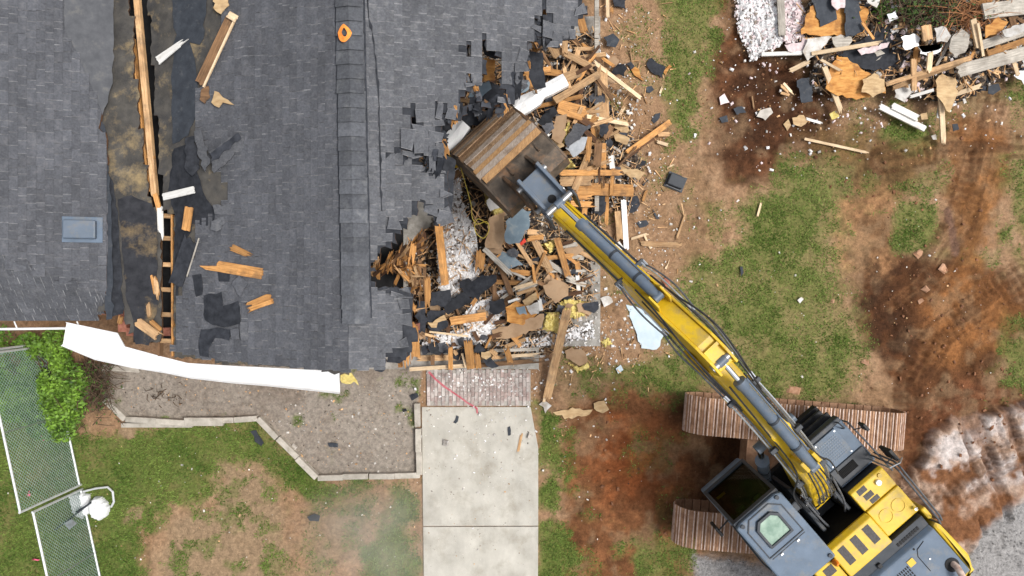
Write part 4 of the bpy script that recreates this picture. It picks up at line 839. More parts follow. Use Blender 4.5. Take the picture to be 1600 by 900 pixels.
m = MB(); m.tube([U(-.80, -.60, 2.42), U(-.80, -.60, 2.5), U(-.80, -.60, 2.55)], [.055, .05, .015], 16); part(m, 'beacon', 'amber', smooth=True)
# ---- engine hood and counterweight
m = MB(); uprof(m, [(-2.42, 1.2), (-1.42, 1.2), (-1.42, 2.36), (-1.48, 2.44), (-2.42, 2.48)], -1.0, 1.08); hood = part(m, 'engine_hood', 'slate', bevel=.03)
m = MB(); uprof(m, [(-1.42, 1.2), (-1.203, 1.2), (-1.203, 2.38), (-1.42, 2.36)], -1.0, 1.08); part(m, 'hood_gutter', 'slate_dark', bevel=.01)
for k in range(9):
    m = MB(); ubox(m, -1.36, -1.30, .42 + k * .055, .46 + k * .055, 2.366, 2.382); part(m, 'louvre', 'black')
for v in (-.05, -.45):
    m = MB(); ubox(m, -1.42, -1.34, v - .04, v + .04, 2.36, 2.42); part(m, 'hinge', 'rubber', bevel=.01)
hz = lambda u: 2.44 + (-1.48 - u) * .0426
for i in range(4):
    for j in range(11):
        u, v = -1.66 - i * .062, .28 - j * .044
        m = MB(); ubox(m, u - .045, u, v, v + .026, hz(u), hz(u) + .004); part(m, 'vent_slot', 'black', hood)
for i in range(3):
    for j in range(9):
        u, v = -2.0 - i * .075, .30 - j * .052
        m = MB(); ubox(m, u - .055, u, v, v + .03, hz(u), hz(u) + .006); part(m, 'vent_slot', 'black', hood)
m = MB(); ubox(m, -1.72, -1.60, .33, .46, hz(-1.7) + .002, hz(-1.7) + .008); part(m, 'warning_sticker', 'yellow', hood)
m = MB(); m.tube([U(-1.52, .80, hz(-1.5) + .004), U(-1.56, .62, hz(-1.55) + .004), U(-1.66, .55, hz(-1.6) + .004), U(-1.98, .55, hz(-1.95) + .004)], .007, 6); part(m, 'panel_seam', 'black', hood)
m = MB(); m.tube([U(-1.82, .68, hz(-1.8)), U(-1.82, .68, hz(-1.8) + .008)], .015, 10); part(m, 'bolt', 'chrome', hood); m = MB(); m.tube([U(-1.52, .58, hz(-1.5)), U(-1.52, .58, hz(-1.5) + .006)], .02, 10); part(m, 'bolt', 'black', hood)
m = MB(); m.tube([U(-2.14, .90, 2.45), U(-2.14, .90, 2.475)], .125, 22); part(m, 'exhaust_opening', 'black', hood)
m = MB(); m.tube([U(-2.13, .93, 2.4), U(-2.16, .92, 2.56), U(-2.24, .88, 2.63), U(-2.34, .84, 2.66)], [.055, .055, .055, .055], 14); part(m, 'exhaust_pipe', 'rust_polish', hood, smooth=True)
m = MB(); uplan(m, [(-1.45, 1.09), (-1.40, 1.22), (-2.25, 1.26), (-2.50, 1.15), (-2.75, .6), (-2.8, -.1), (-2.75, -.8), (-2.5, -1.3), (-2.25, -1.42), (-1.40, -1.38), (-1.45, -1.01), (-2.43, -1.01), (-2.43, 1.09)], 1.05, 2.42); part(m, 'counterweight', 'yellow', bevel=.06)
m = MB(); ubox(m, -1.40, -1.16, 1.14, 1.24, 1.2, 2.32); part(m, 'side_rail', 'yellow', bevel=.03)
m = MB(); ubox(m, -1.38, .2, -1.42, -1.02, 1.2, 1.19 + .9); part(m, 'side_cover', 'slate', bevel=.03)
# hand rails on the right
for dv, z in ((1.17, 2.75), (1.24, 2.70)):
    m = MB(); m.tube([U(.02, dv, 2.1), U(-.06, dv + .04, z - .1), U(-.15, dv + .03, z), U(-1.2, dv, z), U(-1.35, dv, z - .1), U(-1.42, dv, 2.2)], .018, 8); part(m, 'hand_rail', 'hose_grey', smooth=True)
m = MB(); m.tube([U(-.02, 1.10, 2.1), U(-.02, 1.12, 2.75), U(-.04, 1.30, 2.78), U(-.10, 1.42, 2.6), U(-.3, 1.36, 2.3)], .014, 8); part(m, 'hand_rail', 'galv', smooth=True)
m = MB(); m.tube([U(-1.05, 1.08, YZ + .02), U(-1.05, 1.08, YZ + .1)], .03, 12); part(m, 'lamp', 'chrome', smooth=True)
# ---- boom
m = MB(); uprof(m, [(-.12, 1.62), (.22, 1.60), (1.5, 3.15), (2.4, 3.72), (3.95, 4.02), (4.08, 4.2), (3.95, 4.44), (2.3, 4.36), (1.15, 3.72), (-.15, 1.98)], -.18, .18, B); boom = part(m, 'boom', 'yellow', bevel=.03)
for s in (-.225, .205):
    m = MB(); uprof(m, [(3.5, 4.0), (4.05, 4.05), (4.12, 4.25), (4.0, 4.45), (3.6, 4.42)], s - .02, s + .04, B); part(m, 'boom_lug', 'yellow', boom, bevel=.01)
m = MB(); m.tube([B(0, -.33, 1.8), B(0, .33, 1.8)], .09, 16); part(m, 'boom_pin', 'steel', boom, smooth=True)
for s in (-.11, .11):
    m = MB(); uprof(m, [(1.45, 3.92), (1.85, 4.1), (1.8, 4.42), (1.65, 4.45)], s - .03, s + .03, B); part(m, 'cylinder_lug', 'yellow', boom, bevel=.01)
def cyl(name, a, b, r, rod, frac, gap=True):
    c = empty(name, tuple(EC)); c.parent = exc; c.location = (0, 0, 0); d = b - a; e = a + d * frac
    m = MB(); m.tube([a, a + d * .04, e - d.normalized() * .12, e - d.normalized() * .1, e], [r * .8, r, r, r * 1.18, r * 1.18], 20); part(m, 'barrel', 'cyl_grey', c, smooth=True)
    m = MB(); m.tube([e, b], rod, 16); part(m, 'rod', 'chrome', c, smooth=True)
    s = br
    for p in (a, b):
        m = MB(); m.tube([p - s * .07, p + s * .07], r * .85, 16); part(m, 'eye', 'cyl_grey', c, smooth=True)
    m = MB(); mid = a + d * .12 ; m.tube([mid + s * (r + .02), e - d.normalized() * .05 + s * (r + .02)], .016, 8); part(m, 'pipe', 'cyl_grey', c, smooth=True)
    for fr_ in (.25, .55):
        q = a + d * fr_ * frac; m = MB(); m.tube([q - d.normalized() * .02, q + d.normalized() * .02], r * 1.1, 20); part(m, 'band', 'slate_dark', c, smooth=True)
    return c
cyl('arm_cylinder', B(1.60, 0, 4.32), B(3.80, 0, 4.86), .082, .040, .82)
for s in (-1, 1): cyl('boom_cylinder', B(.62, s * .40, 1.35), B(2.1, s * .32, 3.72), .10, .05, .62)
# ---- stick
SP = [(3.62, 4.55), (3.66, 4.92), (3.92, 4.98), (4.2, 4.93), (4.95, 4.50), (7.12, 3.36), (7.2, 3.2), (7.08, 3.06), (4.6, 3.82), (4.05, 4.02), (3.75, 4.2)]
m = MB(); uprof(m, [(3.62, 4.55), (3.70, 4.88), (4.18, 4.90), (4.93, 4.46), (7.12, 3.34), (7.2, 3.2), (7.08, 3.06), (4.6, 3.82), (4.05, 4.02), (3.75, 4.2)], -.125, .125, B); stick = part(m, 'stick', 'yellow', bevel=.015)
for s in (-1, 1):
    m = MB(); uprof(m, SP, s * .146 - .02, s * .146 + .02, B); part(m, 'side_plate', 'yellow', stick, bevel=.008)
for s in (-1, 1):
    m = MB(); uprof(m, [(4.75, 4.4), (5.2, 4.2), (5.12, 4.72), (4.92, 4.74)], s * .108 - .016, s * .108 + .016, B); part(m, 'cylinder_lug', 'yellow', stick, bevel=.008)
m = MB(); ubox(m, 4.02, 4.07, -.122, .122, 4.80, 4.95, 0, B); part(m, 'stick_rib', 'yellow', stick)
m = MB(); m.tube([B(3.80, -.18, 4.86), B(3.80, .18, 4.86)], .06, 14); part(m, 'pin', 'steel', stick, smooth=True)
m = MB(); m.tube([B(3.88, -.24, 4.25), B(3.88, .24, 4.25)], .085, 16); part(m, 'pin', 'steel', stick, smooth=True)
cyl('bucket_cylinder', B(5.02, 0, 4.62), B(6.98, 0, 3.78), .078, .040, .78)
# ---- bucket link
lk = empty('bucket_link', tuple(EC)); lk.parent = exc; lk.location = (0, 0, 0)
m = MB(); ubox(m, 7.05, 7.64, -.19, .19, 3.42, 3.50, 0, B); 
for s in (-1, 1): ubox(m, 6.9, 7.7, s * .20 - .03, s * .20 + .03, 3.30, 3.62, 0, B)
part(m, 'link_plate', 'cyl_grey', lk, bevel=.012)
m = MB(); m.tube([B(7.12, 0, 3.495), B(7.12, 0, 3.508)], .07, 18); part(m, 'link_hole', 'black', lk)
for u, z in ((6.98, 3.74), (7.58, 3.36), (7.14, 3.2)):
    m = MB(); m.tube([B(u, -.30, z), B(u, .30, z)], .055, 14); part(m, 'pin', 'steel', lk, smooth=True)
for s in (-1, 1):
    m = MB(); uprof(m, [(6.82, 3.25), (7.08, 3.75), (6.98, 3.85), (6.88, 3.8), (6.72, 3.3)], s * .275 - .02, s * .275 + .02, B); part(m, 'side_link', 'slate_dark', lk, bevel=.01)
# ---- bucket (back of the shell upwards)
bk = empty('bucket', tuple(EC)); bk.parent = exc; bk.location = (0, 0, 0)
BV = .09; W2 = .64
def BB(u, v, z): return B(u, v + BV, z)
outer = [(7.42, 2.28), (7.40, 2.62), (7.50, 2.80), (7.75, 2.83), (8.05, 2.79), (8.35, 2.68), (8.62, 2.52), (8.85, 2.30), (9.02, 2.02), (9.12, 1.65), (9.14, 1.2), (9.12, 1.0)]
m = MB(); n = len(outer); inn = [(u - .03 * (1 if i > 2 else -1), z - .035) for i, (u, z) in enumerate(outer)]
uprof(m, outer + inn[::-1], -W2, W2, BB); part(m, 'shell', 'bucket_steel', bk)
for s in (-1, 1):
    m = MB(); uprof(m, outer + [(8.6, 1.15), (7.9, 1.7)], s * (W2 + .02) - .02, s * (W2 + .02) + .02, BB); part(m, 'side_plate', 'bucket_steel', bk, bevel=.008)
def arc_at(t):       # t 0..1 along the back
    k = 4 + t * 5.6; i = int(k); f_ = k - i; a, b = outer[i], outer[min(i + 1, n - 1)]; return a[0] + (b[0] - a[0]) * f_, a[1] + (b[1] - a[1]) * f_
mats_ = ['wear_a', 'wear_b', 'wear_c', 'wear_d']
mat('wear_a', (.20, .12, .065), (.36, .24, .14), 3, .75, .6, (16, 1, 16), .1, dirt=((.09, .05, .03), .5, 5)); mat('wear_b', (.33, .18, .08), (.50, .30, .14), 3, .75, .5, (16, 1, 16), .1, dirt=((.15, .08, .04), .35, 5))
mat('wear_c', (.25, .20, .16), (.38, .32, .27), 3, .7, .4, (16, 1, 16), .1, dirt=((.12, .07, .04), .45, 5)); mat('wear_d', (.12, .07, .04), (.26, .15, .08), 3, .8, .6, (16, 1, 16), .1)
def arc_at(u):
    for (u0, z0), (u1, z1) in zip(outer[3:-1], outer[4:]):
        if u0 <= u <= u1: return u, z0 + (z1 - z0) * (u - u0) / (u1 - u0)
    return outer[9]
ts = [8.10, 8.22, 8.33, 8.42, 8.51, 8.59, 8.67, 8.745, 8.81, 8.87, 8.93, 8.985, 9.04, 9.09]
for k, (t0, t1) in enumerate(zip(ts[:-1], ts[1:])):
    a, b = arc_at(t0), arc_at(t1 - .005); nrm = Vector((-(b[1] - a[1]), 0, b[0] - a[0])); nl = math.hypot(nrm.x, nrm.z); nu, nz_ = nrm.x / nl, nrm.z / nl; th = .016 + random.uniform(0, .022); e = random.uniform(-.03, .02), random.uniform(-.03, .02)
    m = MB(); q = lambda p, v, d: BB(p[0] + nu * d * -1 * -1, v, p[1] + nz_ * d)
    m.hexa([q(a, W2 + e[0], .001), q(a, -W2 - e[1], .001), q(b, -W2 - e[1], .001), q(b, W2 + e[0], .001), q(a, W2 + e[0], th), q(a, -W2 - e[1], th), q(b, -W2 - e[1], th), q(b, W2 + e[0], th)])
    o = part(m, 'wear_strip', ['wear_b', 'wear_c', 'wear_b', 'wear_c', 'wear_a', 'wear_c', 'wear_a', 'wear_d', 'wear_a', 'wear_c', 'wear_a', 'wear_d', 'wear_a'][k], bk)
for s in (-.26, .26):
    m = MB(); uprof(m, [(7.40, 2.55), (7.15, 3.1), (7.3, 3.32), (7.65, 3.40), (7.80, 3.0), (8.1, 2.70)], s - .03, s + .03, B); part(m, 'hinge_ear', 'bucket_steel', bk, bevel=.01)
for s in (-.3, .3):
    m = MB(); uprof(m, [(7.85, 2.72), (7.9, 2.86), (8.08, 2.78), (8.1, 2.68)], s + .1 - .015, s + .1 + .015, BB); part(m, 'lifting_lug', 'bucket_steel', bk)
for k in range(5):
    v = -W2 + .1 + k * (2 * W2 - .2) / 4; m = MB(); uprof(m, [(9.05, 1.15), (9.16, 1.15), (9.13, .78), (9.10, .78)], v - .05, v + .05, BB); part(m, 'tooth', 'bucket_steel', bk, bevel=.01)
# ---- hoses
def hose(pts, r, mt='hose_grey', name='hose', fr=B):
    P_ = [fr(*p) for p in pts]; out = []
    for i in range(len(P_) - 1):       # catmull-rom
        p0, p1, p2, p3 = P_[max(i - 1, 0)], P_[i], P_[i + 1], P_[min(i + 2, len(P_) - 1)]
        for k in range(5):
            t = k / 5; out.append(.5 * ((2 * p1) + (p2 - p0) * t + (2 * p0 - 5 * p1 + 4 * p2 - p3) * t * t + (3 * p1 - p0 - 3 * p2 + p3) * t ** 3))
    out.append(P_[-1]); m = MB(); m.tube(out, r, 8); return part(m, name, mt, smooth=True)
for s in (-1, 1):
    for k in range(2):
        d = .225 + k * .04
        hose([(-.1, s * (d - .02), 2.2 - k * .05), (.5, s * d, 2.75), (1.2, s * d, 3.6), (2.3, s * d, 4.20 - k * .03), (3.1, s * d, 4.34 - k * .03)], .017, ('hose_grey', 'galv')[k], 'pipe')
        hose([(3.1, s * d, 4.34 - k * .03), (3.7, s * (d + .03), 4.45), (4.2, s * (d + .05 + .02 * k), 4.58 - .04 * k), (4.55, s * (d + .03), 4.5)], .015, 'hose_grey', 'hose')
        hose([(4.55, s * (d + .03), 4.5), (4.95, s * (d + .03 + .03 * k), 4.45), (5.3, s * (d + .02), 4.3), (5.5, s * (d - .04), 4.15)], .014, ('galv', 'hose_grey')[k], 'hose')
    hose([(5.5, s * .20, 4.18), (6.0, s * .195, 3.92), (6.6, s * .19, 3.60)], .018, 'slate_dark', 'hose')
    hose([(2.9, s * .20, 4.3), (3.6, s * .235, 4.5), (4.3, s * .22, 4.7), (5.1, s * .19, 4.45)], .012, 'rubber', 'hose')
    for u, z, v in ((3.1, 4.34, .24), (5.5, 4.17, .21), (2.1, 4.16, .24), (1.2, 3.6, .24), (.5, 2.75, .24)):
        m = MB(); ubox(m, u - .035, u + .035, min(s * (v - .08), s * (v + .07)), max(s * (v - .08), s * (v + .07)), z - .05, z + .04, 0, B); part(m, 'hose_clamp', 'slate_dark', bevel=.008)
    for k in range(2):
        for u, z, r2 in ((3.16, 4.35, .024), (4.5, 4.51, .022), (5.4, 4.22, .02), (.62, 2.9, .022)):
            m = MB(); v = .225 + k * .04; m.tube([B(u, s * v, z), B(u + .1, s * (v + .005), z + .015 * (1 if u < 4 else -2))], r2, 8); part(m, 'hose_fitting', 'chrome', smooth=True)
for k in range(5):
    v = -.18 + .09 * k; hose([(-.35 + .05 * k, v * .8, 1.5), (.1, v, 2.35), (.5, v * .9, 3.1 + .03 * (k % 2)), (1.0, v * .7, 3.72), (1.5, v * .5, 4.1)], .013, ('rubber', 'hose_grey')[k % 2])
    m = MB(); m.tube([B(.5, v * .9, 3.08), B(.62, v * .85, 3.23)], .025, 8); part(m, 'hose_fitting', 'steel', smooth=True)
for s in (-1, 1):
    hose([(-.55, s * .2, 1.9), (-.1, s * .26, 2.4), (.6, s * .30, 2.95)], .02, 'hose_grey', 'pipe'); hose([(.55, s * .42, 2.9), (1.0, s * .40, 3.3), (1.6, s * .2, 4.05), (2.6, s * .16, 4.42), (3.4, s * .14, 4.66)], .014, 'rubber')
    hose([(3.0, s * .2, 4.45), (4.2, s * .27, 4.98), (4.9, s * .18, 4.72), (5.3, s * .15, 4.5)], .014, 'rubber')
m = MB(); ubox(m, .45, .62, -.52, -.40, 2.55, 2.72, 0, B); part(m, 'work_lamp', 'slate_dark', bevel=.02); m = MB(); m.tube([B(.5, -.56, 2.6), B(.58, -.56, 2.6)], .05, 12); part(m, 'work_lamp', 'chrome', smooth=True)
# ================================================================ DEBRIS
def bumps(lst, base):
    cs = [(*P(x, y, .4).xy, h, s) for x, y, h, s in lst]
    def f(X, Y):
        z = base(X, Y)
        for cx_, cy_, h, s in cs: z += h * math.exp(-((X - cx_) ** 2 + (Y - cy_) ** 2) / (2 * s * s))
        return z
    return f
SLX = P(938, 0, .16).x; SLY = P(0, 541, .16).y
base1 = lambda X, Y: .16 if (X < SLX and Y > SLY) else (.13 if (Y > P(0, 577, .14).y and X < P(842, 0, .14).x) else gz(X, Y))
pile = bumps([(850, 215, .75, .75), (770, 330, .35, .6), (905, 270, .35, .55), (725, 400, .40, .5), (690, 490, .40, .5), (840, 420, .25, .55), (770, 520, .18, .5), (880, 110, .40, .5), (975, 240, .18, .35)], base1)
pile2 = bumps([(1450, 50, .55, 1.1), (1250, 40, .28, .7), (1560, 60, .45, .8), (1330, 130, .18, .5)], gz)
SD = [100]
def bd(label, x0, y0, x1, y1, w_, dz0, dz1, mt, ends=(.05, .12), th=.035, surf=None, name='timber', cat='timber', group=None, roll=0.0, taper=1.0, bow=0.0):
    surf = surf or pile; p0, p1 = on(x0, y0, surf, dz0 + th / 2), on(x1, y1, surf, dz1 + th / 2); s = F / (CAMH - (p0.z + p1.z) / 2); SD[0] += 1
    o = timber(name, p0, p1, w_ / s, th, mt, ends, None, SD[0], roll, bow, taper); return tag(o, label, cat, group)
def sheet(label, pts, dz, mt, th=.012, tilt=(0, 0), surf=None, name='sheet', cat='sheet', group=None, rag=1.5, curl=0.0, sub=6):
    """flat broken sheet: outline in photo pixels, its own tilt and thickness, torn edges"""
    surf = surf or pile; SD[0] += 1; r = random.Random(SD[0]); cx_ = sum(p[0] for p in pts) / len(pts); cy_ = sum(p[1] for p in pts) / len(pts)
    c = on(cx_, cy_, surf, dz + th); out = []
    for (x0, y0), (x1, y1) in zip(pts, pts[1:] + pts[:1]):
        L = math.hypot(x1 - x0, y1 - y0); n = max(1, int(L / sub))
        for k in range(n): u = k / n; out.append((x0 + (x1 - x0) * u + (r.gauss(0, rag) if k else 0), y0 + (y1 - y0) * u + (r.gauss(0, rag) if k else 0)))
    q = []
    for x, y in out:
        z = c.z
        for _ in range(4): p = P(x, y, z); z = c.z + (p.x - c.x) * tilt[0] + (p.y - c.y) * tilt[1] + curl * ((p.x - c.x) ** 2 + (p.y - c.y) ** 2)
        q.append(P(x, y, z))
    ar = sum(q[i].x * q[(i + 1) % len(q)].y - q[(i + 1) % len(q)].x * q[i].y for i in range(len(q)))
    if ar < 0: q = q[::-1]
    m = MB(); m.prism([p - Vector((0, 0, th)) for p in q], q); o = m.build(name, mt)
    return tag(o, label, cat, group)
def lumpy(label, pts, dz, mt, th=.09, amp=.03, st=.035, surf=None, name='insulation', cat='insulation', group=None, kind=None, skirt=True):
    surf = surf or pile; cx_ = sum(p[0] for p in pts) / len(pts); cy_ = sum(p[1] for p in pts) / len(pts); c = on(cx_, cy_, surf, dz); s = F / (CAMH - c.z)
    xs = [p[0] for p in pts]; ys = [p[1] for p in pts]; nx = int((max(xs) - min(xs)) / s / st) + 3; ny = int((max(ys) - min(ys)) / s / st) + 3; X0, Y0_ = P(min(xs), max(ys), c.z).xy; SD[0] += 1
    ins = {}
    for i in range(nx):
        for j in range(ny):
            x, y = X0 + (i - .5) * st, Y0_ + (j - .5) * st; px, py = PX(x, y, c.z)
            if inpoly(px, py, pts): ins[i, j] = 1
    if not ins: return None
    m = MB(); vid = {}
    def v(i, j, top):
        if (i, j, top) not in vid:
            x, y = X0 + (i - 1) * st, Y0_ + (j - 1) * st; rr = random.Random(i * 131 + j * 7 + SD[0] * 17); x += rr.uniform(-.4, .4) * st; y += rr.uniform(-.4, .4) * st
            edge = sum((i + a, j + b) in ins for a in (-1, 0) for b in (-1, 0)) < 4; z = surf(x, y) + dz
            if top: z += (th * .55 if edge else th) + amp * (rr.random() - .5)
            vid[i, j, top] = len(m.v); m.v.append((x, y, z))
        return vid[i, j, top]
    for (i, j) in ins:
        m.face([v(i, j, 1), v(i + 1, j, 1), v(i + 1, j + 1, 1), v(i, j + 1, 1)])
        for di, dj, a, b in ((1, 0, (i + 1, j), (i + 1, j + 1)), (-1, 0, (i, j + 1), (i, j)), (0, 1, (i + 1, j + 1), (i, j + 1)), (0, -1, (i, j), (i + 1, j))):
            if (i + di, j + dj) not in ins: m.face([v(*a, 0), v(*b, 0), v(*b, 1), v(*a, 1)])
    o = m.build(name, mt, smooth=True); return tag(o, label, cat, group, kind)
# ---- rubble under everything
rub = bpy.data.materials.new('rubble'); rub.use_nodes = True; MATS['rubble'] = rub; t = rub.node_tree; N = t.nodes.new; K = t.links.new; b = t.nodes['Principled BSDF']; b.inputs['Roughness'].default_value = .95
tc = N('ShaderNodeTexCoord'); vo = N('ShaderNodeTexVoronoi'); vo.inputs['Scale'].default_value = 17; vo.inputs['Randomness'].default_value = 1; nz_ = N('ShaderNodeTexNoise'); nz_.inputs['Scale'].default_value = 9; nz_.inputs['Detail'].default_value = 6
mx = N('ShaderNodeMix'); mx.data_type = 'VECTOR'; mx.inputs['Factor'].default_value = .12; K(tc.outputs['Object'], mx.inputs['A']); K(nz_.outputs['Color'], mx.inputs['B']); K(tc.outputs['Object'], nz_.inputs['Vector']); K(mx.outputs['Result'], vo.inputs['Vector'])
sp = N('ShaderNodeSeparateColor'); K(vo.outputs['Color'], sp.inputs[0]); cr = N('ShaderNodeValToRGB'); cr.color_ramp.interpolation = 'CONSTANT'; K(sp.outputs[0], cr.inputs[0])
for k, (p_, c_) in enumerate([(0, (.018, .012, .010)), (.25, (.07, .048, .032)), (.45, (.03, .022, .017)), (.60, (.14, .10, .066)), (.74, (.045, .033, .026)), (.87, (.28, .22, .16)), (.95, (.42, .4, .37))]):  # tones darkened so the gaps between pieces look shaded
    e = cr.color_ramp.elements[k] if k < 2 else cr.color_ramp.elements.new(p_); e.position = p_; e.color = (*c_, 1)
K(cr.outputs[0], b.inputs['Base Color']); bp = N('ShaderNodeBump'); bp.inputs['Strength'].default_value = .8; bp.inputs['Distance'].default_value = .05; K(nz_.outputs['Fac'], bp.inputs['Height']); K(bp.outputs[0], b.inputs['Normal'])
PILE_POLY = [(650, 60), (760, 40), (870, 60), (935, 40), (950, 150), (990, 190), (1010, 260), (985, 330), (940, 330), (930, 480), (860, 560), (800, 560), (735, 548), (655, 545), (640, 480), (640, 380), (690, 330), (640, 240)]
lumpy('brown heap of crushed rubble inside the torn-open house', PILE_POLY, -.12, 'rubble', .09, .13, .06, name='rubble', cat='rubble', kind='stuff')
PILE2_POLY = [(1330, -60), (1700, -60), (1700, 110), (1590, 110), (1500, 160), (1440, 150), (1390, 130), (1330, 120), (1290, 140), (1265, 130), (1280, 90), (1240, 70), (1250, 20)]
lumpy('dark crushed rubble under the debris heap by the upper right corner', PILE2_POLY, -.09, 'rubble', .08, .11, .06, surf=pile2, name='rubble', cat='rubble', kind='stuff')
def splinters(name, label, n, fn, surf, seed, lens=(.08, .45), mt='splinter', lift=.05, wds=(.008, .03)):
    r = np.random.default_rng(seed); V = []; Fc = []; k = 0
    for _ in range(n):
        p = fn(r)
        if p is None: continue
        L = lens[0] * (lens[1] / lens[0]) ** (r.random() ** 1.6); a = r.uniform(0, 6.283); w_ = r.uniform(*wds); h = w_ * .5; tl = r.normal(0, .18); c_, s_ = math.cos(a), math.sin(a); z0 = surf(*p) + lift * r.random() + abs(tl) * L / 2
        q = np.array([(-L / 2, -w_ / 2, -h), (L / 2, -w_ / 5, -h), (L / 2, w_ / 5, -h), (-L / 2, w_ / 2, -h), (-L / 2, -w_ / 2, h), (L / 2, -w_ / 5, h), (L / 2, w_ / 5, h), (-L / 2, w_ / 2, h)])
        V.append(np.stack([p[0] + q[:, 0] * c_ - q[:, 1] * s_, p[1] + q[:, 0] * s_ + q[:, 1] * c_, z0 + q[:, 2] + q[:, 0] * tl], -1))
        Fc += [[k + i for i in f] for f in ((0, 1, 5, 4), (1, 2, 6, 5), (2, 3, 7, 6), (3, 0, 4, 7), (4, 5, 6, 7))]; k += 8
    return tag(raw_mesh(name, np.concatenate(V), np.array(Fc), mt), label, 'splinters', kind='stuff')
splinters('wood_splinters', 'loose wood splinters strewn over the house debris', 2100, in_px(PILE_POLY, .3), pile, 31, (.08, .5), wds=(.006, .024), lift=.09)
splinters('wood_splinters', 'loose wood splinters strewn over the corner debris heap', 900, in_px(PILE2_POLY, .3), pile2, 32)
splinters('wood_splinters', 'thin wood splinters scattered on the bare dirt beside the house', 260, gauss_px([(990, 230, 35, 110), (1010, 330, 35, 60), (980, 120, 30, 70), (940, 560, 50, 25)]), gz, 33, (.05, .4), lift=.01)
splinters('wood_splinters', 'dark broken laths caught under the torn roof edge', 260, in_px([(700, 60), (840, 60), (830, 170), (700, 240), (640, 250), (690, 160)], 1.2), pile, 34, (.1, .6), 'twig', .3)
# ---- white blown insulation
WI = [[(690, 300), (712, 285), (726, 330), (742, 360), (748, 430), (730, 445), (706, 470), (686, 450), (683, 380)], [(735, 480), (790, 450), (800, 470), (770, 510), (740, 520), (720, 500)], [(665, 525), (720, 515), (770, 520), (760, 535), (690, 548), (660, 540)], [(745, 505), (770, 490), (775, 515), (752, 525)], [(690, 275), (715, 262), (720, 300), (695, 305)], [(785, 540), (880, 520), (930, 500), (930, 530), (800, 550)]]
for k, pl in enumerate(WI):
    n = int(260 * (max(p[0] for p in pl) - min(p[0] for p in pl)) * (max(p[1] for p in pl) - min(p[1] for p in pl)) / 3600 * (1 if k < 5 else .14))
    if k < 4: lumpy(['white blown insulation spilled beside the broken rafters', 'white insulation flakes under the black felt sheet', 'white insulation strip behind the garage sill', 'small white insulation drift beside the orange plank'][k], pl, -.02, 'insul_white', .05, .07, .04, name='loose_insulation', kind='stuff')
    scatter('insulation_flakes', ['white insulation flakes on the drift beside the broken rafters', 'white flakes scattered under the black felt sheet', 'white flakes strewn behind the garage sill', 'white flakes beside the orange plank', 'white flakes below the yellow cable', 'white flakes dusting the bare slab corner'][k], 'insulation', n * 7, in_px(pl, .5), (.014, .06), ('insul_white', 'insul_white', 'insul_white', 'insul_white', 'insul_white', 'insul_white', 'insul_white', 'grit'), .25, seed=50 + k, surf=pile, lift=.03)
IP = [(1152, -20), (1218, -20), (1216, 60), (1220, 70), (1200, 78), (1180, 92), (1172, 75), (1158, 45)]; IP2 = [(1222, -20), (1250, -20), (1258, 30), (1255, 60), (1235, 70), (1222, 62)]
for k, pl in enumerate((IP, IP2)):
    lumpy(['pinkish white blown insulation heap left of the debris', 'pink blown insulation heap right of the leaning post'][k], pl, -.02, ('insul_white', 'insul_pink')[k], .06, .09, .04, surf=pile2, name='loose_insulation', kind='stuff')
    scatter('insulation_flakes', ['pinkish white flakes on the insulation heap left of the post', 'pink flakes on the insulation right of the post'][k], 'insulation', (1500, 560)[k], in_px(pl, .3), (.014, .06), ('insul_white', 'insul_pink', 'insul_white', 'insul_pink', 'insul_white', 'grit'), .22, seed=70 + k, surf=pile2, lift=.03)
# ---- roof: loose pieces
bd('white painted broken board leaning over the roof slit', 245, 96, 298, 56, 13, .03, .08, 'wood_white', (.03, .35), .02, roof_main, taper=.45)
bd('white painted board lying across the lower end of the slit', 254, 308, 305, 296, 11, .05, .07, 'wood_white', (.02, .03), .02, roof_main)
bd('long felt-covered sheathing board on the roof near the top edge', 311, 134, 362, 27, 17, .05, .08, 'wood_brown', (.05, .02), .02, roof_main); bd('thin pale batten along the sheathing board near the roof top', 318, 136, 369, 26, 3, .07, .10, 'wood_pale', (0, 0), .03, roof_main)
sheet('pale plywood corner at the top edge of the roof', [(332, -20), (352, -20), (358, 8), (345, 22), (338, 18)], .06, 'ply_tan', surf=roof_main, tilt=(.1, .1)); bd('short yellow block at the head of the sheathing board', 356, 22, 370, 30, 11, .12, .12, 'wood_pale', (.02, .02), .03, roof_main)
sheet('splintered plywood star at the foot of the sheathing board', [(330, 160), (335, 142), (348, 152), (366, 164), (348, 160), (342, 168), (335, 165)], .06, 'ply_tan', surf=roof_main, tilt=(.2, 0)); sheet('brown felt flap at the lower end of the sheathing board', [(314, 140), (326, 134), (328, 152), (320, 162), (312, 156)], .05, 'wood_brown', surf=roof_main)
sheet('grey shingle strip standing upright beside the felt', [(303, 205), (314, 200), (328, 255), (320, 268), (308, 240)], .06, 'shingle_light', .02, (.3, 0), roof_main, 'shingle_strip', 'shingles'); sheet('dark and grey shingle strip lying diagonally by the valley', [(327, 238), (374, 206), (384, 228), (334, 270)], .05, 'shingle_light', .02, (.1, .1), roof_main, 'shingle_strip', 'shingles')
sheet('black underside of the diagonal shingle strip', [(328, 240), (373, 207), (377, 216), (331, 252)], .095, 'felt', .008, (.1, .1), roof_main, 'felt_scrap', 'felt'); sheet('dark felt scrap beside the upright shingle strip', [(290, 215), (304, 212), (312, 262), (300, 275), (288, 262)], .05, 'felt', .01, (0, 0), roof_main, 'felt_scrap', 'felt')
bd('orange timber block beside the felt on the main roof', 296, 322, 290, 362, 12, .05, .05, 'wood_orange', (.02, .03), .04, roof_main)
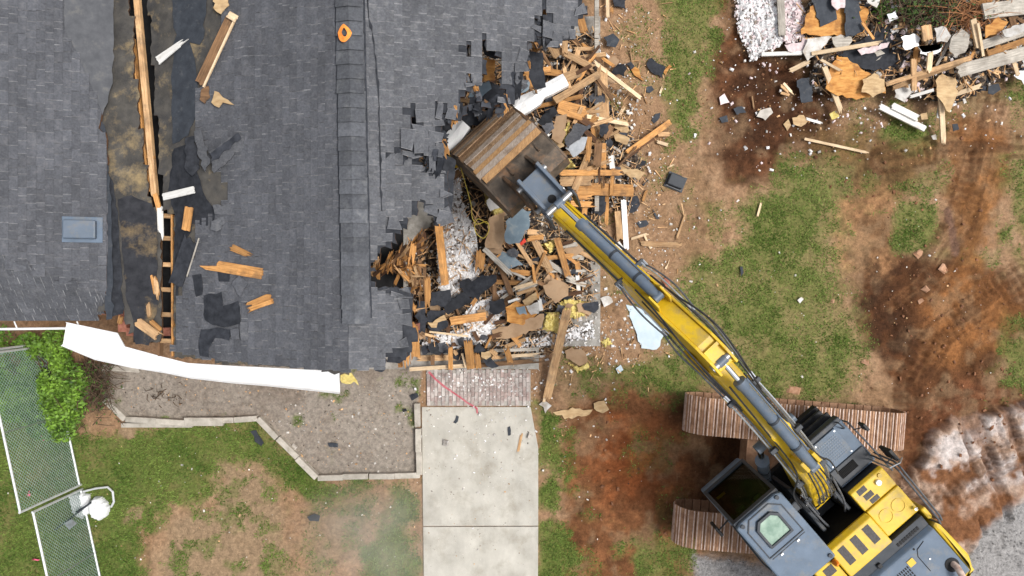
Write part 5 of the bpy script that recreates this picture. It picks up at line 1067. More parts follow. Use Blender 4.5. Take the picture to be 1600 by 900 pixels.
bd('black felt-wrapped board lying along the roof opening', 300, 368, 272, 452, 22, .06, .06, 'felt', (.1, .1), .025, roof_main, name='felt_board', cat='board'); bd('thin pale batten beside the felt-wrapped board', 311, 372, 292, 432, 2, .06, .06, 'wood_grey', (0, 0), .01, roof_main)
sheet('grey shingle scraps right of the white board', [(332, 320), (360, 318), (362, 336), (335, 334)], .05, 'shingle_light', .012, (0, .1), roof_main, 'shingle_scrap', 'shingles'); sheet('shingle scrap with dark corner below the white board', [(330, 346), (350, 338), (352, 350), (338, 362), (328, 358)], .05, 'shingle_light', .012, (0, 0), roof_main, 'shingle_scrap', 'shingles')
sheet('folded grey shingle scrap below the long splintered timber', [(362, 445), (374, 430), (388, 442), (376, 464)], .04, 'shingle', .012, (.1, 0), roof_main, 'shingle_scrap', 'shingles'); sheet('single grey shingle near the white gutter', [(375, 503), (386, 503), (386, 532), (377, 532)], .04, 'shingle_light', .012, (0, 0), roof_main, 'shingle_scrap', 'shingles')
sheet('shingle scrap beside the felt patch near the gutter', [(360, 515), (374, 513), (374, 530), (362, 530)], .045, 'shingle', .012, (0, 0), roof_main, 'shingle_scrap', 'shingles')
bd('short splintered timber on the roof above the two long ones', 359, 385, 395, 401, 11, .02, .02, 'wood_orange', (.06, .12), .03, roof_main, taper=.8); bd('long splintered timber lying across the main roof', 312, 411, 411, 428, 17, .02, .02, 'wood_orange', (.35, .03), .035, roof_main)
bd('forked splintered timber low on the main roof', 362, 492, 428, 463, 15, .02, .02, 'wood_orange', (.4, .1), .035, roof_main); bd('thin split piece beside the forked timber on the roof', 385, 485, 428, 470, 7, .05, .05, 'wood_orange', (.1, .06), .03, roof_main)
bd('broken timber offcut at the end of the gutter', 213, 501, 252, 529, 14, .06, .06, 'wood_tan', (.05, .1), .04, lambda x, y: 3.0); bd('second timber sliver beside the offcut at the gutter', 234, 500, 254, 518, 7, .10, .10, 'wood_orange', (.05, .05), .03, lambda x, y: 3.0)
bd('small orange wood sliver near the wing corner', 190, 492, 186, 508, 7, -.05, -.05, 'wood_orange', (.05, .05), .03, lambda x, y: 3.0)
bd('curved split board along the roof opening', 243, 428, 246, 470, 7, .05, .05, 'wood_tan', (.15, .15), .02, lambda x, y: 3.0)
# ---- white gutter and fascia torn off the eave
def path_sheet(label, left, right, zf, mt, name, cat, th=.004, lip=.05):
    m = MB(); n = len(left)
    for (a, b, z) in zip(left, right, zf):
        p, q = P(*a, z), P(*b, z); d = (q - p).normalized()
        m.v += [tuple(p + Vector((0, 0, lip))), tuple(p + d * .006), tuple(p + d * .03 + Vector((0, 0, -.02))), tuple(q - d * .03 + Vector((0, 0, -.012))), tuple(q - d * .005), tuple(q + Vector((0, 0, lip * .8)))]
    k = 6
    for i in range(n - 1):
        for j in range(k - 1): a = i * k + j; m.face([a, a + 1, a + k + 1, a + k])
    o = m.build(name, mt); md = o.modifiers.new('thickness', 'SOLIDIFY'); md.thickness = th; return tag(o, label, cat)
path_sheet('long white metal gutter torn loose and hanging along the eave', [(97, 540), (150, 562), (205, 574), (262, 583), (300, 591), (360, 598), (420, 603), (478, 609), (531, 615)], [(104, 503), (185, 520), (196, 541), (255, 557), (295, 567), (360, 571), (420, 574), (478, 577), (530, 580)], [2.75, 2.8, 2.82, 2.82, 2.84, 2.88, 2.92, 2.95, 2.98], 'white_metal', 'gutter', 'gutter', .006, .035)
m = MB(); a, c_ = P(-160, 516, 2.6), P(104, 513, 2.68); m.tube([a, c_], .022, 8); tag(m.build('eave_rail', 'white_metal', smooth=True), 'thin white rail running below the eave of the left wing', 'rail')
for k, x in enumerate((22, 120)):
    m = MB(); m.tube([P(x, 502, 2.72), P(x + 5, 514, 2.66)], .012, 6); tag(m.build('rail_bracket', 'white_metal'), ['white bracket holding the eave rail near the picture edge', 'white bracket by the gutter end under the left wing'][k], 'bracket')
bd('grey wooden board under the gutter beside the bush', 158, 574, 222, 578, 9, .02, .02, 'wood_grey', (.02, .1), .04, gz)
sheet('yellow foam scrap at the right end of the white gutter', [(532, 586), (544, 578), (554, 590), (560, 602), (553, 596), (548, 600), (534, 598)], .3, 'insul_yellow', .03, (.1, .1), gz, 'foam_scrap', 'insulation')
# ---- torn edge: flaps of felt and roofing hanging down
for lb, pl, z, mt, tl in (('black felt flap hanging at the top of the torn roof edge', [(834, 52), (846, 22), (856, 30), (860, 66), (852, 72), (836, 70)], 2.9, 'felt_blue', (-.6, .2)), ('long black felt tongue over the broken boards', [(826, 80), (848, 82), (850, 112), (853, 136), (836, 140), (826, 120)], 2.4, 'felt', (-.3, .5)), ('black felt flap in the roof hole', [(742, 130), (768, 128), (790, 140), (778, 168), (740, 166)], 2.2, 'felt', (.1, -.3)), ('black felt fold at the left of the roof hole', [(718, 68), (733, 70), (732, 105), (722, 118)], 3.0, 'felt', (-.2, .1)), ('grey shingle tongue dangling into the roof hole', [(733, 60), (750, 58), (748, 128), (734, 128)], 3.12, 'shingle_light', (-.1, .12)), ('black felt sheet under the split roof strip', [(630, 160), (652, 160), (656, 240), (626, 246)], 3.05, 'felt', (0, 0)), ('black tarpaper hanging below the sagging roof', [(684, 236), (712, 250), (706, 330), (690, 345), (682, 300)], 2.55, 'felt', (-.4, 0)), ('black felt stuck on the lower roof corner', [(610, 540), (628, 515), (641, 530), (640, 555), (624, 568), (604, 566)], 3.22, 'felt', (0, 0)), ('grey felt scrap on the lower roof piece', [(586, 455), (606, 448), (610, 470), (596, 478), (588, 470)], 3.52, 'felt_blue', (-.2, 0)), ('curled grey shingle at the lower roof corner', [(594, 520), (606, 510), (616, 526), (606, 538), (596, 534)], 3.46, 'shingle_light', (-.1, .1)), ('bent shingle flap at the lower roof corner', [(612, 524), (632, 512), (640, 530), (622, 545), (614, 540)], 3.34, 'shingle_light', (-.2, .1)), ('black felt piece hooked on the broken rafters', [(636, 454), (646, 460), (644, 482), (636, 484)], 3.1, 'felt', (0, 0)), ('dark blue siding piece in the roof hole', [(736, 134), (764, 126), (768, 138), (752, 152), (732, 152)], 2.35, 'blue_sheet', (.2, .2)), ('blue siding piece above the white duct', [(804, 140), (816, 124), (828, 128), (826, 140), (808, 150)], 2.3, 'blue_sheet', (.2, .2)), ('orange plywood plate standing in the roof hole', [(757, 90), (774, 94), (772, 126), (757, 126)], 2.75, 'ply_orange', (-.4, .2)), ('black felt above the orange plywood plate', [(750, 62), (764, 52), (770, 76), (786, 90), (774, 92), (758, 86)], 3.0, 'felt', (-.2, .3))):
    sheet(lb, pl, 0, mt, .012, tl, (lambda zz: (lambda x, y: zz))(z), {'felt': 'felt_flap', 'felt_blue': 'felt_flap'}.get(mt, 'siding_piece' if 'siding' in lb else 'plywood_plate' if 'plywood' in lb else 'shingle_flap'), {'felt': 'felt', 'felt_blue': 'felt'}.get(mt, 'siding' if 'siding' in lb else 'plywood' if 'plywood' in lb else 'shingles'), rag=.6)
# ---- main pile: timbers placed one by one
T = [
 ('long tan rafter slanting across the slab edge', 872, 78, 930, 108, 10, .35, .30, 'wood_tan'), ('pale rafter crossing the slab edge onto the dirt', 926, 96, 1004, 156, 6, .30, .06, 'wood_pale'),
 ('short upright stud beside the torn roof edge', 882, 56, 883, 86, 9, .5, .4, 'wood_tan'), ('orange plywood corner post by the slab edge', 878, 44, 888, 62, 10, .5, .5, 'wood_orange'),
 ('split post at the top of the slab edge', 906, 26, 914, 54, 12, .45, .4, 'wood_orange'), ('pale stick standing at the top of the dirt strip', 949, -10, 950, 38, 5, .1, .1, 'wood_pale'), ('short orange stick beside the top of the dirt strip', 955, 10, 958, 30, 5, .08, .08, 'wood_orange'),
 ('tan board leaning below the torn roof edge', 858, 66, 872, 92, 12, .45, .4, 'wood_tan'), ('brown board behind the white duct', 850, 112, 886, 116, 10, .35, .35, 'wood_orange'), ('long wooden beam leaning from the duct to the slab edge', 866, 158, 936, 116, 11, .4, .35, 'wood_tan'),
 ('tan beam above the leaning wooden beam', 882, 122, 914, 110, 14, .38, .36, 'wood_tan'), ('tall tan plank standing along the slab edge', 940, 104, 944, 192, 17, .25, .22, 'wood_tan'), ('narrow plank beside the tall tan plank', 936, 100, 937, 150, 6, .3, .28, 'wood_tan'),
 ('orange split beam below the leaning wooden beam', 872, 162, 918, 174, 13, .35, .3, 'wood_orange'), ('second split beam below the leaning wooden beam', 870, 172, 914, 186, 9, .42, .36, 'wood_orange'), ('pale lath reaching across the slab edge', 916, 182, 983, 195, 6, .35, .2, 'wood_pale'), ('brown beam end under the pale lath', 888, 178, 922, 184, 12, .3, .28, 'wood_orange'),
 ('dark brown broken beam leaning near the slab edge', 956, 196, 944, 222, 9, .5, .42, 'wood_brown'), ('orange stud standing left of the dirt strip', 943, 224, 943, 264, 8, .35, .4, 'wood_orange'), ('orange stud between the bucket and the slab edge', 921, 214, 918, 258, 8, .4, .4, 'wood_orange'), ('grey weathered plank right of the bucket', 936, 218, 932, 264, 12, .42, .42, 'wood_brown'),
 ('long orange plank lying over the dirt strip', 978, 240, 1048, 190, 9, .08, .06, 'wood_orange'), ('dark charred batten beside the long orange plank', 990, 236, 1030, 212, 4, .05, .05, 'wood_dark'), ('short tan block at the right of the orange plank', 1028, 210, 1050, 210, 7, .04, .04, 'wood_tan'), ('tan lath lying below the short tan block', 1022, 220, 1048, 228, 5, .03, .03, 'wood_pale'),
 ('white painted stick right of the bucket', 954, 242, 957, 264, 8, .4, .4, 'wood_white'), ('pale stick on the dirt near the slab edge', 966, 184, 976, 166, 5, .05, .05, 'wood_pale'), ('short pale stick pointing up the dirt strip', 972, 170, 978, 160, 3, .05, .05, 'wood_tan'),
 ('long orange beam right of the bucket hinge', 870, 270, 978, 270, 9, .55, .35, 'wood_orange'), ('wide orange rafter below the beam', 890, 294, 990, 298, 19, .40, .18, 'wood_orange'), ('tan board under the orange beam', 870, 284, 932, 282, 15, .42, .3, 'wood_tan'), ('split orange board below the wide rafter', 888, 306, 930, 308, 10, .38, .3, 'wood_orange'), ('short orange board nearest the link arm', 890, 318, 934, 320, 9, .35, .3, 'wood_orange'),
 ('upright orange stud under the short boards', 914, 322, 912, 352, 8, .2, .2, 'wood_orange'), ('orange stud beside the white post', 949, 300, 947, 356, 6, .12, .12, 'wood_orange'), ('long white post lying at the slab edge', 974, 310, 979, 395, 8, .10, .06, 'white_metal'), ('white trim piece beside the white post', 962, 378, 972, 392, 10, .08, .08, 'wood_white'), ('tan board end at the dirt strip', 966, 330, 970, 378, 12, .06, .06, 'wood_tan'),
 ('weathered plank lying on the dirt right of the post', 996, 380, 1072, 384, 8, .03, .03, 'wood_tan'), ('thin stick above the weathered plank', 1056, 376, 1071, 334, 3, .03, .03, 'wood_tan'), ('pale stick below the black roof vent', 1040, 262, 1062, 255, 3, .02, .02, 'wood_pale'), ('pale lath near the white post', 984, 374, 1016, 364, 4, .02, .02, 'wood_pale'),
 ('crooked brown stick on the dirt', 1004, 316, 1012, 292, 4, .02, .02, 'wood_orange'), ('thin pale splint left of the lawn', 1031, 146, 1038, 128, 3, .02, .02, 'wood_pale'), ('thin pale stick by the weathered plank', 1006, 366, 1018, 392, 3, .02, .02, 'wood_pale'), ('pale stick at the edge of the lawn', 1040, 420, 1046, 404, 3, .02, .02, 'wood_pale'),
 ('tall splintered plank standing beside the white insulation', 684, 340, 696, 450, 12, .45, .35, 'wood_orange'), ('orange offcut right of the white insulation', 752, 388, 748, 430, 14, .25, .25, 'wood_orange'), ('long white pipe-like trim in the middle of the floor', 756, 388, 806, 436, 8, .25, .2, 'wood_grey'), ('tan beam slanting towards the boom', 834, 372, 862, 428, 11, .2, .2, 'wood_tan'), ('orange beam under the boom', 870, 372, 889, 436, 10, .3, .25, 'wood_orange'), ('small orange lath right of the orange beam', 882, 398, 904, 414, 5, .15, .15, 'wood_orange'),
 ('orange timbers under the blue sheet', 820, 374, 850, 370, 8, .35, .35, 'wood_orange'), ('tan stick under the blue sheet', 824, 362, 850, 364, 8, .3, .3, 'wood_tan'), ('orange plank on the floor below the black felt', 702, 502, 760, 494, 13, .2, .2, 'wood_orange'), ('tan stick leaning left of the white flakes', 664, 522, 690, 530, 4, .25, .2, 'wood_tan'), ('pale lath across the white flakes', 668, 518, 736, 526, 3, .3, .3, 'wood_pale'),
 ('very long timber leaning from the slab to the driveway', 887, 480, 854, 625, 13, .30, .10, 'wood_tan'), ('narrow pale batten beside the very long timber', 850, 628, 862, 560, 4, .08, .1, 'wood_pale'), ('short upright stick left of the very long timber', 866, 522, 862, 548, 4, .1, .1, 'wood_tan'), ('white trim strip on the bare slab', 902, 430, 905, 466, 6, .06, .06, 'wood_white'), ('white window trim in the middle of the floor', 842, 462, 846, 486, 6, .25, .25, 'wood_white'),
 ('pale board edge across the middle floor', 794, 472, 818, 464, 4, .3, .3, 'wood_white'), ('orange block near the black felt', 736, 478, 748, 462, 6, .25, .25, 'wood_orange'), ('brown stick under the middle rubble', 840, 440, 862, 452, 6, .2, .2, 'wood_brown'), ('tan splintered slat pile left of the cardboard', 800, 452, 840, 440, 6, .22, .22, 'wood_pale'), ('second tan slat left of the cardboard', 806, 460, 838, 450, 5, .2, .2, 'wood_tan'),
 ('orange stick below the roof hole', 714, 156, 758, 160, 6, 1.2, 1.2, 'wood_tan'), ('red-brown splinter in the roof hole', 748, 134, 764, 112, 4, 2.1, 2.2, 'wood_orange'), ('orange post leaning beside the black tongue', 818, 96, 832, 138, 9, 1.3, 1.1, 'wood_orange'), ('pale split stick above the black tongue', 826, 76, 832, 60, 7, 2.0, 2.1, 'wood_tan'), ('orange jagged board at the torn edge', 836, 78, 848, 72, 8, 1.9, 1.9, 'wood_orange'), ('orange board under the torn roof notch', 822, 60, 838, 80, 7, 1.9, 1.9, 'wood_orange'),
 ('brown plank under the bucket lip', 700, 282, 730, 260, 10, .5, .5, 'wood_brown'), ('dark plank left of the bucket', 706, 222, 722, 212, 6, .9, .9, 'wood_brown'), ('orange timber at the torn edge above the duct', 838, 112, 862, 108, 9, .7, .6, 'wood_orange'), ('brown offcut at the left of the roof hole', 714, 150, 718, 172, 6, 1.4, 1.3, 'wood_orange'), ('pale lath right of the bucket edge', 842, 222, 862, 206, 5, .75, .6, 'wood_white'),
 ('small orange chip on the dirt by the lawn', 956, 144, 966, 152, 4, .03, .03, 'wood_orange'),
]
for r_ in T:
    lb, x0, y0, x1, y1, w_, a, b2, mt = r_; bd(lb, x0, y0, x1, y1, w_, a, b2, mt, (random.choice([0, .04, .1]), random.choice([.02, .08, .18])), random.choice([.03, .038, .045]) if w_ > 5 else .018, name='timber' if w_ > 6 else 'stick', cat='timber' if w_ > 6 else 'stick')
S = [
 ('black roofing sheet folded over the white insulation', [(722, 452), (752, 430), (776, 430), (776, 440), (742, 470)], .35, 'felt', (.2, .2), 'felt_or_shade_sheet', 'felt'), ('crumpled black felt between rafters and insulation', [(674, 456), (704, 452), (704, 470), (690, 480), (672, 478)], .45, 'felt', (-.1, 0), 'felt_or_shade_sheet', 'felt'), ('long black felt roll on the floor', [(690, 476), (728, 456), (738, 470), (700, 492)], .35, 'felt', (.1, 0), 'felt_or_shade_sheet', 'felt'),
 ('black felt with a tan plywood scrap below the roll', [(668, 488), (694, 484), (700, 510), (684, 518), (668, 512)], .3, 'felt', (0, 0), 'felt_or_shade_sheet', 'felt'), ('tan plywood scrap on black felt', [(680, 500), (694, 492), (698, 500), (684, 504), (682, 512), (674, 512), (668, 504)], .36, 'ply_tan', (0, 0), 'plywood_scrap', 'plywood'), ('small black felt piece by the brown panel', [(764, 470), (786, 466), (788, 484), (772, 492), (764, 486)], .3, 'felt', (0, 0), 'felt_or_shade_sheet', 'felt'),
 ('black felt scrap at the top of the insulation drift', [(718, 440), (732, 434), (740, 442), (726, 452), (718, 450)], .3, 'felt', (.1, .1), 'felt_or_shade_sheet', 'felt'), ('black felt scrap on the garage sill', [(740, 548), (750, 534), (764, 556), (780, 572), (760, 572), (756, 560), (744, 556)], .25, 'felt', (0, .2), 'felt_or_shade_sheet', 'felt'), ('yellow wood scrap on the garage sill', [(752, 550), (764, 548), (768, 556), (760, 562), (752, 558)], .32, 'ply_tan', (0, .1), 'plywood_scrap', 'plywood'),
 ('brown wood panel on the middle of the floor', [(790, 480), (808, 470), (840, 490), (820, 506), (792, 502)], .25, 'ply_orange', (-.1, .1), 'wood_panel', 'panel'), ('large tan panel lying over the insulation', [(768, 516), (850, 490), (846, 512), (800, 528), (776, 530)], .2, 'card_brown', (.05, .1), 'wood_panel', 'panel'), ('brown cardboard square under the boom', [(848, 446), (866, 436), (886, 444), (888, 462), (868, 474), (852, 458)], .3, 'card_brown', (.1, .15), 'cardboard', 'cardboard'), ('tan plywood piece left of the long timber', [(816, 470), (838, 456), (842, 468), (822, 480)], .2, 'ply_tan', (0, 0), 'plywood_scrap', 'plywood'),
 ('large blue siding sheet below the bucket hinge', [(788, 372), (790, 346), (812, 322), (830, 330), (826, 358), (812, 380), (796, 382)], .75, 'blue_sheet', (.25, .35), 'siding_sheet', 'siding'), ('red plastic scrap below the blue sheet', [(812, 380), (820, 372), (822, 378), (814, 384)], .5, 'red_plastic', (0, 0), 'plastic_scrap', 'plastic'), ('blue-grey board in the middle of the floor', [(768, 392), (800, 394), (818, 414), (796, 420), (778, 410)], .15, 'blue_sheet', (0, 0), 'siding_sheet', 'siding'), ('brown drum-like cardboard under the bucket', [(764, 340), (790, 326), (788, 372), (778, 390), (758, 386)], .25, 'card_brown', (-.3, 0), 'cardboard', 'cardboard'),
 ('tan cardboard sheet behind the bucket link', [(770, 302), (792, 298), (796, 318), (766, 330), (760, 318)], .45, 'drywall', (.1, .3), 'cardboard', 'cardboard'), ('light blue sheet lying under the stick hoses', [(978, 476), (1000, 482), (1040, 520), (1026, 546), (1002, 544), (990, 510)], .02, 'light_blue_sheet', (0, 0), 'siding_sheet', 'siding'), ('light grey block beside the slab corner', [(938, 466), (950, 462), (958, 472), (944, 480)], .05, 'drywall', (0, 0), 'drywall_piece', 'drywall'), ('grey gravel board right of the middle floor', [(806, 480), (820, 478), (824, 492), (812, 492)], .35, 'blue_sheet', (0, 0), 'siding_sheet', 'siding'), ('white board corner in the middle floor', [(822, 478), (840, 472), (842, 490), (830, 492)], .32, 'drywall', (0, .1), 'drywall_piece', 'drywall'),
 ('brown broken door panel right of the bucket', [(869, 182), (886, 178), (884, 210), (876, 226), (862, 216)], .55, 'card_brown', (.2, -.2), 'wood_panel', 'panel'), ('yellow brown board right of the bucket edge', [(852, 222), (868, 216), (882, 228), (864, 240)], .5, 'ply_tan', (.2, .2), 'wood_panel', 'panel'), ('dark shingle bundle between bucket and slab', [(882, 218), (900, 192), (922, 194), (906, 218), (888, 232)], .5, 'shingle', (.2, .1), 'shingle_bundle', 'shingles'), ('dark felt curl above the bucket corner', [(838, 190), (866, 166), (872, 176), (850, 198)], .85, 'felt', (.1, .2), 'felt_or_shade_sheet', 'felt'), ('dark shingle flap beside the bucket top', [(846, 196), (862, 184), (866, 200), (850, 210)], .8, 'shingle', (0, 0), 'shingle_bundle', 'shingles'), ('pale crumpled foil below the shingle bundle', [(884, 232), (908, 214), (918, 214), (912, 234), (896, 246)], .42, 'galv', (.1, .1), 'foil_sheet', 'foil'),
 ('tan plywood triangle on the dirt strip', [(960, 184), (978, 188), (984, 204), (972, 210), (960, 200)], .12, 'ply_tan', (0, 0), 'plywood_scrap', 'plywood'), ('black felt piece behind the brown broken beam', [(936, 196), (950, 196), (946, 212), (940, 214)], .4, 'felt', (0, 0), 'felt_or_shade_sheet', 'felt'), ('black felt by the orange stud', [(950, 212), (958, 222), (956, 230), (948, 228)], .35, 'felt', (0, 0), 'felt_or_shade_sheet', 'felt'), ('pale plywood sheet right of the long orange beam', [(966, 256), (1008, 270), (998, 282), (978, 272), (962, 268)], .12, 'ply_tan', (-.05, 0), 'plywood_scrap', 'plywood'), ('grey tan plywood corner on the slab edge', [(956, 206), (970, 210), (984, 216), (980, 226), (962, 220)], .2, 'ply_tan', (0, 0), 'plywood_scrap', 'plywood'),
 ('long black torn felt on the dirt', [(976, 250), (1010, 252), (1008, 258), (984, 262), (974, 258)], .03, 'felt', (0, 0), 'felt_scrap', 'felt'), ('black felt under the wide orange rafter', [(930, 306), (946, 306), (946, 330), (938, 338), (932, 326)], .15, 'felt', (0, 0), 'felt_or_shade_sheet', 'felt'), ('black felt right of the white post', [(978, 312), (996, 306), (1000, 320), (994, 330), (982, 332)], .03, 'felt', (0, 0), 'felt_scrap', 'felt'), ('dark blue shingle on the dirt right of the post', [(994, 348), (1010, 344), (1014, 350), (1000, 356)], .02, 'felt_blue', (0, 0), 'felt_scrap', 'felt'),
 ('narrow dark shingle on the dirt', [(1020, 326), (1026, 336), (1031, 342), (1026, 342)], .02, 'felt_blue', (0, 0), 'felt_scrap', 'felt'), ('grey oval shingle at the edge of the slab dirt', [(1004, 288), (1012, 278), (1014, 282), (1006, 291)], .02, 'felt_blue', (0, 0), 'felt_scrap', 'felt'), ('leaf-shaped dark shingle left of the lawn', [(1018, 188), (1024, 178), (1032, 176), (1028, 188), (1022, 193)], .02, 'felt_blue', (0, 0), 'felt_scrap', 'felt'), ('round dark shingle chip left of the lawn', [(1010, 136), (1018, 134), (1022, 140), (1016, 145), (1010, 144)], .02, 'felt_blue', (0, 0), 'felt_scrap', 'felt'), ('black shingle with orange wood at the lawn edge', [(1010, 100), (1018, 90), (1026, 98), (1040, 104), (1034, 122), (1022, 116)], .04, 'felt', (0, 0), 'felt_scrap', 'felt'),
 ('orange wood scrap under the shingle at the lawn edge', [(1036, 112), (1046, 101), (1050, 104), (1040, 117)], .02, 'ply_orange', (0, 0), 'plywood_scrap', 'plywood'), ('dark tipped orange wood chip on the dirt', [(984, 106), (992, 104), (1000, 116), (1006, 127), (998, 122), (988, 112)], .03, 'ply_orange', (0, 0), 'plywood_scrap', 'plywood'), ('black felt tip on the orange wood chip', [(978, 100), (986, 96), (992, 104), (986, 109)], .05, 'felt', (0, 0), 'felt_scrap', 'felt'), ('dark speckled felt bundle on the dirt', [(943, 58), (958, 52), (968, 62), (962, 74), (948, 72)], .1, 'felt_blue', (0, 0), 'felt_scrap', 'felt'), ('black shingle strip at the top of the dirt', [(958, -10), (980, -10), (978, 15), (960, 10)], .05, 'felt', (0, 0), 'felt_scrap', 'felt'),
 ('tan foam slab on bare grass beside the slab corner', [(882, 548), (894, 542), (914, 550), (918, 566), (906, 572), (884, 560)], .05, 'card_brown', (.05, .1), 'foam_scrap', 'insulation'), ('light blue chip on the grass below the slab corner', [(962, 576), (970, 570), (974, 578), (966, 584)], .02, 'light_blue_sheet', (0, 0), 'siding_chip', 'siding'), ('white square drywall at the driveway corner', [(842, 632), (850, 626), (862, 634), (852, 646)], .04, 'drywall', (0, 0), 'drywall_piece', 'drywall'), ('long tan cardboard strip on the red dirt', [(864, 644), (880, 640), (906, 638), (926, 640), (916, 650), (882, 655)], .03, 'ply_tan', (0, 0), 'cardboard', 'cardboard'), ('tan plywood chip at the end of the cardboard strip', [(928, 630), (944, 626), (952, 640), (942, 646), (932, 642)], .04, 'ply_tan', (0, 0), 'plywood_scrap', 'plywood'), ('orange brick fragment at the lawn corner', [(1034, 438), (1044, 432), (1048, 444), (1040, 450)], .03, 'brick_red', (0, 0), 'brick_fragment', 'brick'),
 ('grey shingle on the grass left of the bed edging', [(391, 674), (400, 672), (412, 692), (408, 697), (398, 690)], .03, 'felt_blue', (0, 0), 'felt_scrap', 'felt'), ('dark shingle on the bare garden bed', [(512, 692), (528, 693), (528, 699), (514, 698)], .03, 'felt_blue', (0, 0), 'felt_scrap', 'felt'), ('dark shingle on the tan dirt below the bed', [(480, 808), (492, 803), (500, 806), (498, 815), (484, 814)], .03, 'felt_blue', (0, 0), 'felt_scrap', 'felt'), ('dark shingle chip by the driveway corner', [(640, 618), (652, 614), (654, 620), (644, 626)], .03, 'felt', (0, 0), 'felt_scrap', 'felt'), ('small dark chip beside the garden bed corner', [(628, 640), (634, 638), (636, 642), (630, 644)], .02, 'felt', (0, 0), 'felt_scrap', 'felt'),
 ('black sliver on the open lawn', [(1156, 417), (1160, 416), (1162, 426), (1158, 432)], .04, 'felt_blue', (0, 0), 'felt_scrap', 'felt'), ('white chip on the lawn above the tracks', [(1246, 469), (1252, 464), (1256, 467), (1250, 474)], .04, 'drywall', (0, 0), 'drywall_piece', 'drywall'),
]
for lb, pl, dz, mt, tl, nm, ct in S: sheet(lb, pl, dz, mt, .012 if ct in ('felt', 'shingles', 'siding') else .02, tl, None if dz > .051 or pl[0][0] < 945 and pl[0][1] < 560 else gz, nm, ct)
for lb, a in (('dark grey chip lying on the driveway near the red line', [(708, 660), (713, 649), (717, 651), (712, 662)]), ('small dark chip right on the upper driveway', [(793, 668), (797, 666), (798, 680), (794, 681)])): sheet(lb, a, .035, 'felt_blue', .008, (0, 0), lambda x, y: .0, 'felt_scrap', 'felt')
bd('thin pale stick on the driveway', 809, 708, 816, 674, 4, .035, .035, 'wood_tan', (.05, .1), .012, lambda x, y: 0, 'stick', 'stick')
for lb, x, y, s in (('white broken block on the upper driveway', 696, 691, 9), ('white stone at the right side of the driveway', 828, 681, 8), ('pale stone beside the edging of the bed', 459, 698, 8), ('white pebble at the end of the red line', 750, 647, 5)):
    scatter('stone', lb, 'stone', 1, (lambda p: (lambda r: (p.x, p.y)))(P(x, y)), (s / 75, s / 75 + .001), 'stone' if 'stone' in lb else 'drywall', .5, (1.1, 1.4), seed=x, surf=lambda a, b: .03 if 660 < x < 845 else gz(a, b), kind='thing')
# yellow batts
for lb, pl, th, srf in (('yellow insulation batt under the boom', [(868, 478), (885, 466), (922, 472), (914, 492), (896, 498), (884, 490)], .1, pile), ('square yellow insulation batt left of the long timber', [(850, 488), (874, 488), (872, 520), (848, 516)], .1, pile), ('yellow insulation poking out beside the bucket', [(756, 300), (764, 280), (770, 300), (768, 330), (760, 322)], .3, pile), ('yellow insulation clump below the bucket', [(766, 326), (794, 316), (792, 332), (772, 340)], .35, pile), ('yellow insulation clump under the boom beam', [(846, 382), (866, 374), (874, 382), (858, 396)], .2, pile), ('yellow foam edge along the brown door panel', [(876, 214), (884, 196), (888, 200), (880, 226)], .6, pile), ('yellow foam at the slab corner edge', [(886, 566), (906, 574), (918, 566), (920, 574), (902, 582)], .08, gz), ('small yellow foam clump right of the slab corner', [(938, 534), (950, 528), (956, 538), (944, 542)], .06, gz), ('yellow insulation at the bucket hinge', [(868, 260), (886, 252), (896, 262), (872, 268)], .5, pile)):
    lumpy(lb, pl, 0, 'insul_yellow', th, .05, .03, surf=srf)
# white bent ducts on either side of the bucket
def duct(label, pts, ws_, zs, mt='white_metal', fold=.10):
    m = MB(); n = len(pts)
    for (x, y), w_, z, k in zip(pts, ws_, zs, range(n)):
        p = P(x, y, z); a = P(*pts[max(k - 1, 0)], zs[max(k - 1, 0)]); b = P(*pts[min(k + 1, n - 1)], zs[min(k + 1, n - 1)]); d = (b - a); d.z = 0; d.normalize(); s_ = Vector((-d.y, d.x, 0)); h = w_ / 90 / 2
        for t_, dz in ((-1, -fold * 1.4), (-.98, 0), (-.4, .03 + random.uniform(-.01, .02)), (.25, .045 + random.uniform(-.02, .02)), (.98, 0), (1.0, -fold)): m.v.append(tuple(p + s_ * h * t_ + Vector((0, 0, dz))))
    for i in range(n - 1):
        for j in range(5): a = i * 6 + j; m.face([a, a + 6, a + 7, a + 1])
    o = m.build('metal_duct', mt, smooth=False); md = o.modifiers.new('thickness', 'SOLIDIFY'); md.thickness = .004; return tag(o, label, 'duct')
duct('bent white metal duct crumpled above the bucket corner', [(806, 172), (820, 162), (838, 152), (846, 146), (858, 138), (884, 124)], [26, 30, 26, 17, 22, 22], [1.75, 1.8, 1.8, 1.7, 1.7, 1.7]); duct('short white metal duct left of the bucket', [(692, 232), (712, 210), (726, 192)], [24, 27, 24], [1.7, 1.8, 1.85])
sheet('yellow metal panel poking out below the left duct', [(678, 250), (700, 246), (716, 236), (738, 262), (712, 262)], .95, 'yellow', .01, (.1, .1), pile, 'sheet_metal', 'sheet metal')
def cable(label, pts, zs, r, mt):
    q = [P(x, y, z) for (x, y), z in zip(pts, zs)]; out = []
    for i in range(len(q) - 1):
        p0, p1, p2, p3 = q[max(i - 1, 0)], q[i], q[i + 1], q[min(i + 2, len(q) - 1)]
        for k in range(5): t_ = k / 5; out.append(.5 * ((2 * p1) + (p2 - p0) * t_ + (2 * p0 - 5 * p1 + 4 * p2 - p3) * t_ * t_ + (3 * p1 - p0 - 3 * p2 + p3) * t_ ** 3))
    out.append(q[-1]); m = MB(); m.tube(out, r, 6); return tag(m.build('cable', mt, smooth=True), label, 'cable')
